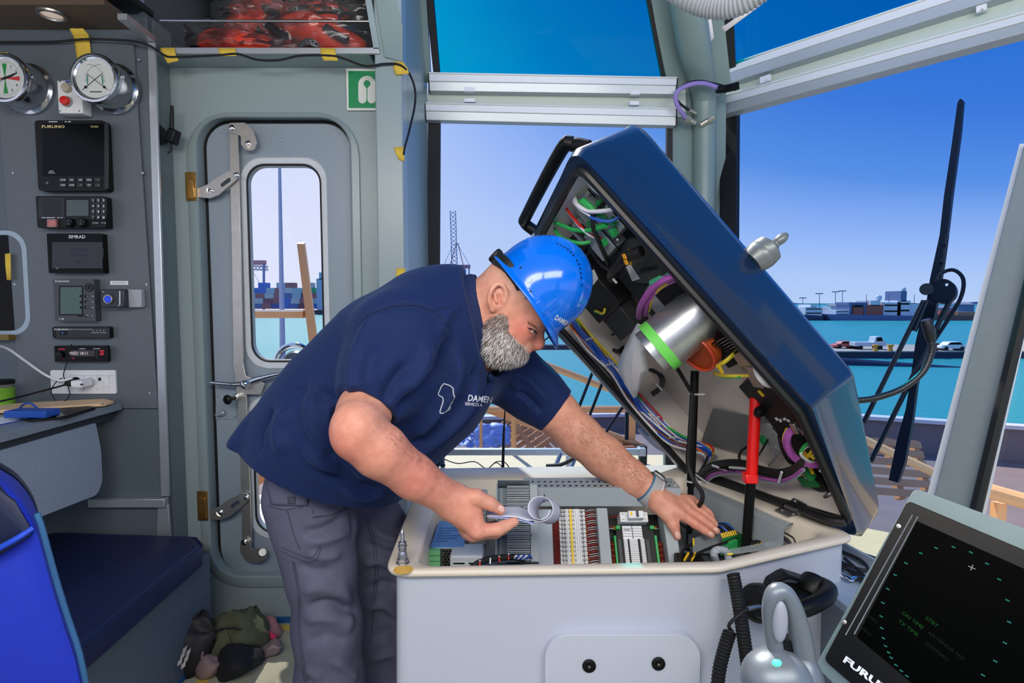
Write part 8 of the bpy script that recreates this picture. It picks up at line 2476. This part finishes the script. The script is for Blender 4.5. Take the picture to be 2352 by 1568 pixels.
decal_patch(bv, [(614,1104),(708,1110),(706,1160),(626,1158)], TRM, tr_, 'pocket_flap', .004,.003)
decal_patch(bv, [(663,1140),(680,1140),(680,1156),(664,1156)], TSEAM, tr_, 'pocket_tab', .0062,.001,4,4)
for pts in ([(614,1162),(660,1170),(708,1156)],[(708,1110),(709,1150),(688,1168)],[(716,1112),(718,1180)],[(720,1186),(760,1182),(796,1168)],[(716,1190),(770,1180),(800,1164)],[(660,1172),(676,1230),(690,1262)],[(640,1262),(700,1288),(726,1284),(738,1256)],[(646,1256),(700,1278),(722,1276),(734,1252)],[(676,1290),(690,1370),(690,1450),(706,1567)],[(672,1290),(686,1370),(685,1450),(700,1567)],[(846,1190),(862,1250),(868,1320),(858,1400),(852,1480)],[(840,1190),(856,1250),(862,1320),(852,1400)],[(712,1118),(760,1124),(800,1140)]):
    decal_line(bv, pts, .0010, TSEAM, tr_, 'seam', 6)
# shoes
SHM = mat('safety_shoe', (34,32,34),.6)
for k_ in (KN_, KF):
    y0 = 1.34 if k_ is KN_ else 1.54
    x0 = k_[0] + .01
    f = Field((x0 - .14, y0 - .08,-.01),(x0 + .26, y0 + .08,.16),.005)
    f.cone((x0 - .04, y0,.055),(x0 + .17, y0,.045),.048,.044,.02, sq=((0,1,0),.85)); f.cone((x0, y0,.07),(x0, y0,.13),.048,.05,.03)
    f.cut((0,0,.012),(0,0,-1)); P, Q = f.mesh()
    sh_ = qmesh('shoe', P, Q, SHM, man)
    part('sole', BLACKM, sh_, lambda b: b.plate([V((x0 + .065 + u, y0 + v, .0)) for u, v in rrect(.31,.095,.045,6)],(0,0,.02)))

# ---------------- eyes, brows, nails
ep, en = hit(skin_bvh, 1223,758)
part('eyeball', mat('eye_white', (214,204,200),.2), man, lambda b: b.ball(ep + V((0,.0085,0)),.0098,16,10))
part('iris', mat('eye_dark', (40,30,26),.15), man, lambda b: b.ball(ep + V((.0048,.0016,-.0026)),.0040,12,8))
LIDM_ = mat('lid_skin', (196,130,116),.5)
decal_line(skin_bvh, [(1211,750),(1220,751),(1230,757),(1236,764)],.0030, LIDM_, man, 'eyelid', 4,.001, n=8)
decal_line(skin_bvh, [(1212,757),(1220,763),(1229,766),(1235,766)],.0022, LIDM_, man, 'eyelid', 4,.001, n=8)
decal_line(skin_bvh, [(1213,754),(1222,756),(1231,761),(1235,765)],.0011, mat('lash_dark', (50,34,30),.6), man, 'lashes', 4,.0028)
NAIL = mat('finger_nail', (236,190,176),.3, vary=0)
for (px, py),(ux, uy), sz in (((1152,1168),(.85,.5),.0085),((1556,1228),(.3,.95),.0088),((1632,1226),(.8,.6),.0066),((1644,1216),(.8,.65),.0064)):
    p, nn = hit(skin_bvh, px, py)
    if p is not None:
        u = (V(at(px + ux * 8, py + uy * 8, p.y)) - V(at(px, py, p.y))).normalized()
        part('finger_nail', NAIL, man, lambda b: b.ball(p + nn * .0002,(sz, sz * .72,.0012),12,6, orient(nn, u)))

# ---------------- beard: a shell of skin-hugging hair and single strands on it
f = Field((-.14,1.25,1.14),(.06,1.49,1.36),.003)
for y, o_ in ((1.318,.001),(1.422,-.001)):
    s_ = 1 if y < YH else -1
    f.cone(A(1167,698, y), A(1152,732, y),.009,.018,.01)
    f.cone(A(1152,732, y), A(1136,758, y + s_ * .008),.020,.030,.015)
    f.cone(A(1136,758, y + s_ * .008), A(1134,792, y + s_ * .016),.030,.036,.02)
    f.cone(A(1158,752, y + s_ * .002), A(1162,790, y + s_ * .010),.017,.030,.02)
f.cone(A(1140,795,1.340), A(1140,795,1.400),.036,.036,.02)
f.cone(A(1164,807,1.340), A(1164,807,1.400),.036,.036,.02)
f.cone(A(1190,812,1.350), A(1190,812,1.390),.026,.026,.015)
f.cone(A(1208,793,1.345), A(1211,794,1.395),.0105,.0105,.008)
f.cone(A(1186,788,1.325), A(1207,793,1.345),.011,.0105,.008)
f.cone(A(1174,775,1.316), A(1186,798,1.328),.013,.014,.012)
P, Q = f.mesh()
P = relax(P, Q, 2,.5)
N = nrm_(P, Q)
GB = mat('beard_base', (150,138,132),.8, vary=.2, scale=300, bump=.5, bscale=700)
beard = qmesh('beard', P, Q, GB, man)
hair_m = [mat('beard_hair_' + n_, c, .55, vary=0) for n_, c in (('white', (226,222,220)),('grey', (150,144,142)),('dark', (92,78,72)),('brown', (128,92,76)))]
rnd = random.Random(3)
ch_ = [MB() for _ in hair_m]
vis = np.nonzero(N[:, 1] < .35)[0]
Fw, Dn = V((.62,0,-.78)), V((-.78,0,-.62))
low = at(1160,835, YH); 
for _ in range(5200):
    i = int(vis[rnd.randrange(len(vis))])
    p, n_ = V(P[i]), V(N[i])
    pp_x = 1176 + (p.x / p.y) * FPX
    pp_y = 694 - (p.z - 1.35) / p.y * FPX
    up_ = max(0, min(1,(770 - pp_y) / 60))
    d = (Dn * .8 + Fw * .25 + n_ * .35 + V((rnd.uniform(-.3,.3), rnd.uniform(-.3,.3), rnd.uniform(-.3,.3))))
    d = (d - n_ * d.dot(n_) * .75 + n_ * .12).normalized()
    ln_ = rnd.uniform(.008,.017) * (1 - .45 * up_)
    k_ = 3 if rnd.random() < .75 * up_ + .02 else (2 if rnd.random() < .14 + .5 * up_ else (0 if rnd.random() < .74 - .5 * up_ else 1))
    s_ = d.cross(n_)
    if s_.length < 1e-3: continue
    s_ = s_.normalized() * .00050
    a_, m_, e_ = p - n_ * .001, p + d * ln_ * .5 + n_ * .0016, p + d * ln_ + n_ * .0004
    ch_[k_].add([a_ - s_, a_ + s_, m_ - s_, m_ + s_, e_],[(0,1,3,2),(2,3,4)])
for b_, m_ in zip(ch_, hair_m):
    o = b_.build('beard_hair', m_, beard)
    o['kind'] = 'stuff'
# eyebrow
b_ = MB()
for _ in range(110):
    t = rnd.random()
    p, nn = hit(skin_bvh, 1212 + 22 * t + rnd.uniform(-1,1),738 + 14 * t + rnd.uniform(-2.5,2.5))
    if p is None: continue
    d = (Fw + Dn * .3 + nn * .3 + V((0, rnd.uniform(-.2,.2), rnd.uniform(-.3,.3)))).normalized() * .009
    s_ = V((0,0,.0004))
    b_.add([p - s_, p + s_, p + d],[(0,1,2)])
b_.build('eyebrow', hair_m[3], man)['kind'] = 'stuff'
# forearm hair
b_ = MB()
for _ in range(1500):
    t = rnd.random()
    if rnd.random() < .7: cx, cy = 1310 + 170 * t, 975 + 130 * t; cx += rnd.uniform(-26,26) * (1.1 - .4 * t); cy -= rnd.uniform(-26,26) * (1.1 - .4 * t)
    else: cx, cy = 880 + 150 * t, 1010 + 110 * t; cx += rnd.uniform(-5,40); cy -= rnd.uniform(-5,40)
    p, nn = hit(skin_bvh, cx, cy)
    if p is None or p.y > 1.7: continue
    d = (V((.6,0,-.5)) + V((rnd.uniform(-.5,.5), rnd.uniform(-.5,.2), rnd.uniform(-.5,.5)))).normalized()
    d = (d - nn * d.dot(nn) + nn * .15).normalized() * rnd.uniform(.006,.012)
    s_ = d.cross(nn).normalized() * .00022
    b_.add([p - s_, p + s_, p + d],[(0,1,2)])
b_.build('arm_hair', mat('arm_hair_brown', (140,96,70),.6), man)['kind'] = 'stuff'

# ---------------- hard hat
HU, HFd = V((.80,0,.60)).normalized(), V((.60,0,-.80)).normalized()
HL = V((0,1,0))
hc = V(A(1236,661, YH))
hat = thing('hard_hat', 'glossy blue hard hat with white lettering worn tilted forwards by the man', 'helmet', hc)
HM = mat('hat_blue', (0,112,236),.16, vary=.0, coat=.6)
def hatp(th, u, ex=1.0, fl=0.0):
    a, bq = .113,.104
    c = math.cos(th)
    r = math.sqrt(max(0,1 - u * u))
    x, y = a * r * ex * c, bq * r * ex * math.sin(th)
    return hc + HFd * (x + fl * max(0, c) ** 2.0 + fl * .22) + HL * y * (1 + fl * .6) + HU * (u * .131)
nt__ = 64
TH = [2 * math.pi * i / nt__ for i in range(nt__)]
loops = []
for u in (.9995,.985,.95,.90,.83,.74,.63,.50,.36,.22,.10,.0):
    lp_ = []
    for th in TH:
        p = hatp(th, u)
        # raised centre ridge and side panels
        lat = abs(math.sin(th)) * math.sqrt(max(0,1 - u * u))
        rdg = .0045 * (1 / (1 + math.exp((lat - .32) * 40))) * min(1,(u + .1) * 2.2)
        nrm3 = (p - hc).normalized()
        lp_.append(p + nrm3 * rdg)
    loops.append(lp_)
for dz, sc_ in ((-.012,1.004),(-.024,1.010)):
    loops.append([hc + (hatp(th, 0.0, sc_) - hc) + HU * dz + (hatp(th, 0.0) - hc).normalized() * .004 * 0 for th in TH])
for fl, t_ in ((.002,0.0),(.012,.35),(.024,.75),(.029,1.0),(.0275,1.12)):
    lp_ = []
    for th in TH:
        c_ = math.cos(th)
        drop = .028 + t_ * (.010 + .012 * max(0, c_) ** 2 + .002 * max(0,-c_))
        ex_ = .30 + .70 * max(0, c_) ** 1.6
        o_ = (hatp(th, 0.0,1.012) - hc)
        lp_.append(hc + o_ + o_.normalized() * fl * ex_ - HU * drop)
    loops.append(lp_)
b_ = MB().loft(loops, caps=False)
b_.f.append(tuple(range(nt__ - 1,-1,-1))[::-1]); b_.m.append(0)
hs2 = b_.build('shell', HM, hat, angle=60, fix=True)
sdm = hs2.modifiers.new('thick', 'SOLIDIFY'); sdm.thickness = .0024; sdm.offset = 0
hat_bvh = BVHTree.FromPolygons([V(v) for v in b_.v], b_.f)
HW = mat('hat_lettering', (226,232,238),.4, vary=0)
decal_text(hat_bvh, 'DAMEN', 1274,727,(.87,.50),(.42,-.90),17, HW, hat, bold=.025, sx=.60, shear=.1, lift=.0020)
HB = mat('hat_vent_dark', (2,30,80),.5)
for k in range(12):
    t = k / 11
    q = smoothline([V((1281,560,0)), V((1310,580,0)), V((1330,612,0)), V((1335,655,0))],8)
    q = q[int(t * (len(q) - 1))]
    p, nn = hit(hat_bvh, q.x, q.y)
    if p is not None:
        part('vent_hole', HB, hat, lambda b: b.box(p, (.0052,.0046,.0036), orient(nn)))
for px, py in ((1196,615),(1218,669)):
    p, nn = hit(hat_bvh, px, py)
    if p is not None: part('rivet_hole', HB, hat, lambda b: b.lathe([(.0030,.0014),(0,.0018)], p, nn, 10))
decal_line(hat_bvh, [(1209,652),(1221,646),(1222,640)],.0008, HB, hat, 'moulding_line', 3)
p, nn = hit(hat_bvh, 1242,704)
if p is not None:
    part('accessory_slot', HM, hat, lambda b: b.box(p + nn * .001,(.030,.019,.006), orient(nn, (.5,0,-.8))), bevel=.002)
decal_line(hat_bvh, [(1240,724),(1258,720),(1272,706),(1312,690)],.0008, HB, hat, 'moulding_line', 4)
HBD = mat('headband_black', (24,27,28),.55, vary=.1)
part('headband', HBD, hat, lambda b: b.loft([[hc + HFd * (.098 * math.cos(t) - .006) + HL * (.084 * math.sin(t)) + HU * z for t in TH[19:46]] for z in (-.026,-.044)], caps=False, closed=False).loft([[hc + HFd * (.100 * math.cos(t) - .006) + HL * (.086 * math.sin(t)) + HU * z for t in TH[19:46]] for z in (-.044,-.026)], caps=False, closed=False))
part('nape_strap', HBD, hat, lambda b: b.tube([V(A(1196,664,1.288)), V(A(1182,634,1.287)), V(A(1160,606,1.300)), V(A(1143,594,1.335)), V(A(1138,591,1.37)), V(A(1143,594,1.41))],[.010,.012,.015,.017,.017,.017],10,5, flat=.22, up=(-.6,0,.8)))
part('ratchet_knob', HBD, hat, lambda b: b.lathe([(.017,-.004),(.019,.002),(.019,.010),(.016,.013),(0,.013)], V(A(1142,591,1.37)),(-.72,0,.70),20))
part('chin_clip', INK, hat, lambda b: b.box(V(A(1204,680,1.284)),(.004,.003,.008), orient((0,-1,0),(.5,0,.8))))

# ---------------- wrist band watch
wd_ = V(WF) - V(EF); wd_ = wd_.normalized()
wt = thing('smart_watch', 'grey fabric banded smart watch with blue edge on the outstretched wrist', 'watch', V(WF))
wc_ = V(A(1490,1124,1.488))
hv = wd_.cross(V((0,1,0))).normalized()
def wring(z, r, k=36): return [wc_ + wd_ * z + hv * math.cos(a) * r + V((0,1,0)) * math.sin(a) * r * .96 for a in [2 * math.pi * i / k for i in range(k)]]
part('band', mat('band_grey', (168,168,170),.75, vary=.06, scale=400, bump=.1, bscale=900), wt, lambda b: b.loft([wring(-.013,.0425), wring(-.013,.0447), wring(.013,.0447), wring(.013,.0425)], caps=False))
part('blue_edge', mat('band_blue', (50,110,150),.7), wt, lambda b: b.loft([wring(-.0165,.0428), wring(-.0165,.0450), wring(-.0125,.0452), wring(-.0125,.0428)], caps=False))
part('pale_edge', mat('band_pale', (226,210,204),.7), wt, lambda b: b.loft([wring(.0125,.0428), wring(.0125,.0452), wring(.016,.0449), wring(.016,.0428)], caps=False))
part('case', STEEL, wt, lambda b: b.box(wc_ - hv * .047 if (-hv).z > 0 else wc_ + hv * .047,(.034,.032,.010), orient(-hv if (-hv).z > 0 else hv, wd_)), bevel=.003)
part('glass', SCREEN, wt, lambda b: b.box(wc_ + (-hv if (-hv).z > 0 else hv) * .0523,(.028,.027,.0012), orient(-hv if (-hv).z > 0 else hv, wd_)))

# ---------------- the rolled drawing in the near hand
pr_ = thing('rolled_drawing', 'white paper drawing rolled at one end and held in the near hand', 'paper', V(A(1200,1170,1.19)))
PAP = mat('drawing_paper', (224,226,240),.7, vary=.02)
n_ = 26
rows = []
for j in range(7):
    v_ = j / 6
    row = []
    y_ = 1.165 + v_ * .09
    row += [V(A(1118 + 4 * v_, 1186 - 22 * v_, y_)), V(A(1150 + 4 * v_, 1185 - 24 * v_, y_)), V(A(1185 + 6 * v_, 1187 - 26 * v_, y_)), V(A(1212 + 6 * v_, 1195 - 26 * v_, y_))]
    c = V(A(1240,1168,1.165)) + V((.0255,.09,-.042)) * v_
    for i in range(n_):
        a = math.radians(-118 + i / (n_ - 1) * 470)
        r = .0265 - .0065 * max(0,(i / (n_ - 1) - .55)) / .45
        row.append(c + V((math.cos(a) * r, 0, math.sin(a) * r)))
    rows.append(row)
o = part('sheet', PAP, pr_, lambda b: b.loft(rows, caps=False, closed=False), angle=180)
o.modifiers.new('thick', 'SOLIDIFY').thickness = .0007
part('second_sheet', mat('drawing_back', (176,190,236),.7), pr_, lambda b: b.loft([[V(A(1120 + 4 * v_, 1189 - 22 * v_, 1.166 + .09 * v_)), V(A(1150 + 4 * v_, 1189 - 24 * v_, 1.166 + .09 * v_)), V(A(1186 + 6 * v_, 1192 - 26 * v_, 1.166 + .09 * v_)), V(A(1214 + 6 * v_, 1200 - 26 * v_, 1.166 + .09 * v_)), V(A(1226,1206 - 26 * v_, 1.166 + .09 * v_))] for v_ in (0,.5,1)], caps=False, closed=False), angle=180).modifiers.new('thick', 'SOLIDIFY').thickness = .0007
prn = MB()
for k in range(16):
    t = (k % 8) / 8
    c = V(A(1240,1168,1.165)) + V((.012 + .001 * (k // 8),.05 + .03 * t, .012 - .026 * t))
    prn.box(c, (.0006,.012 - .006 * (k % 3) / 3,.0016))
prn.build('printed_drawing', MARK, pr_)
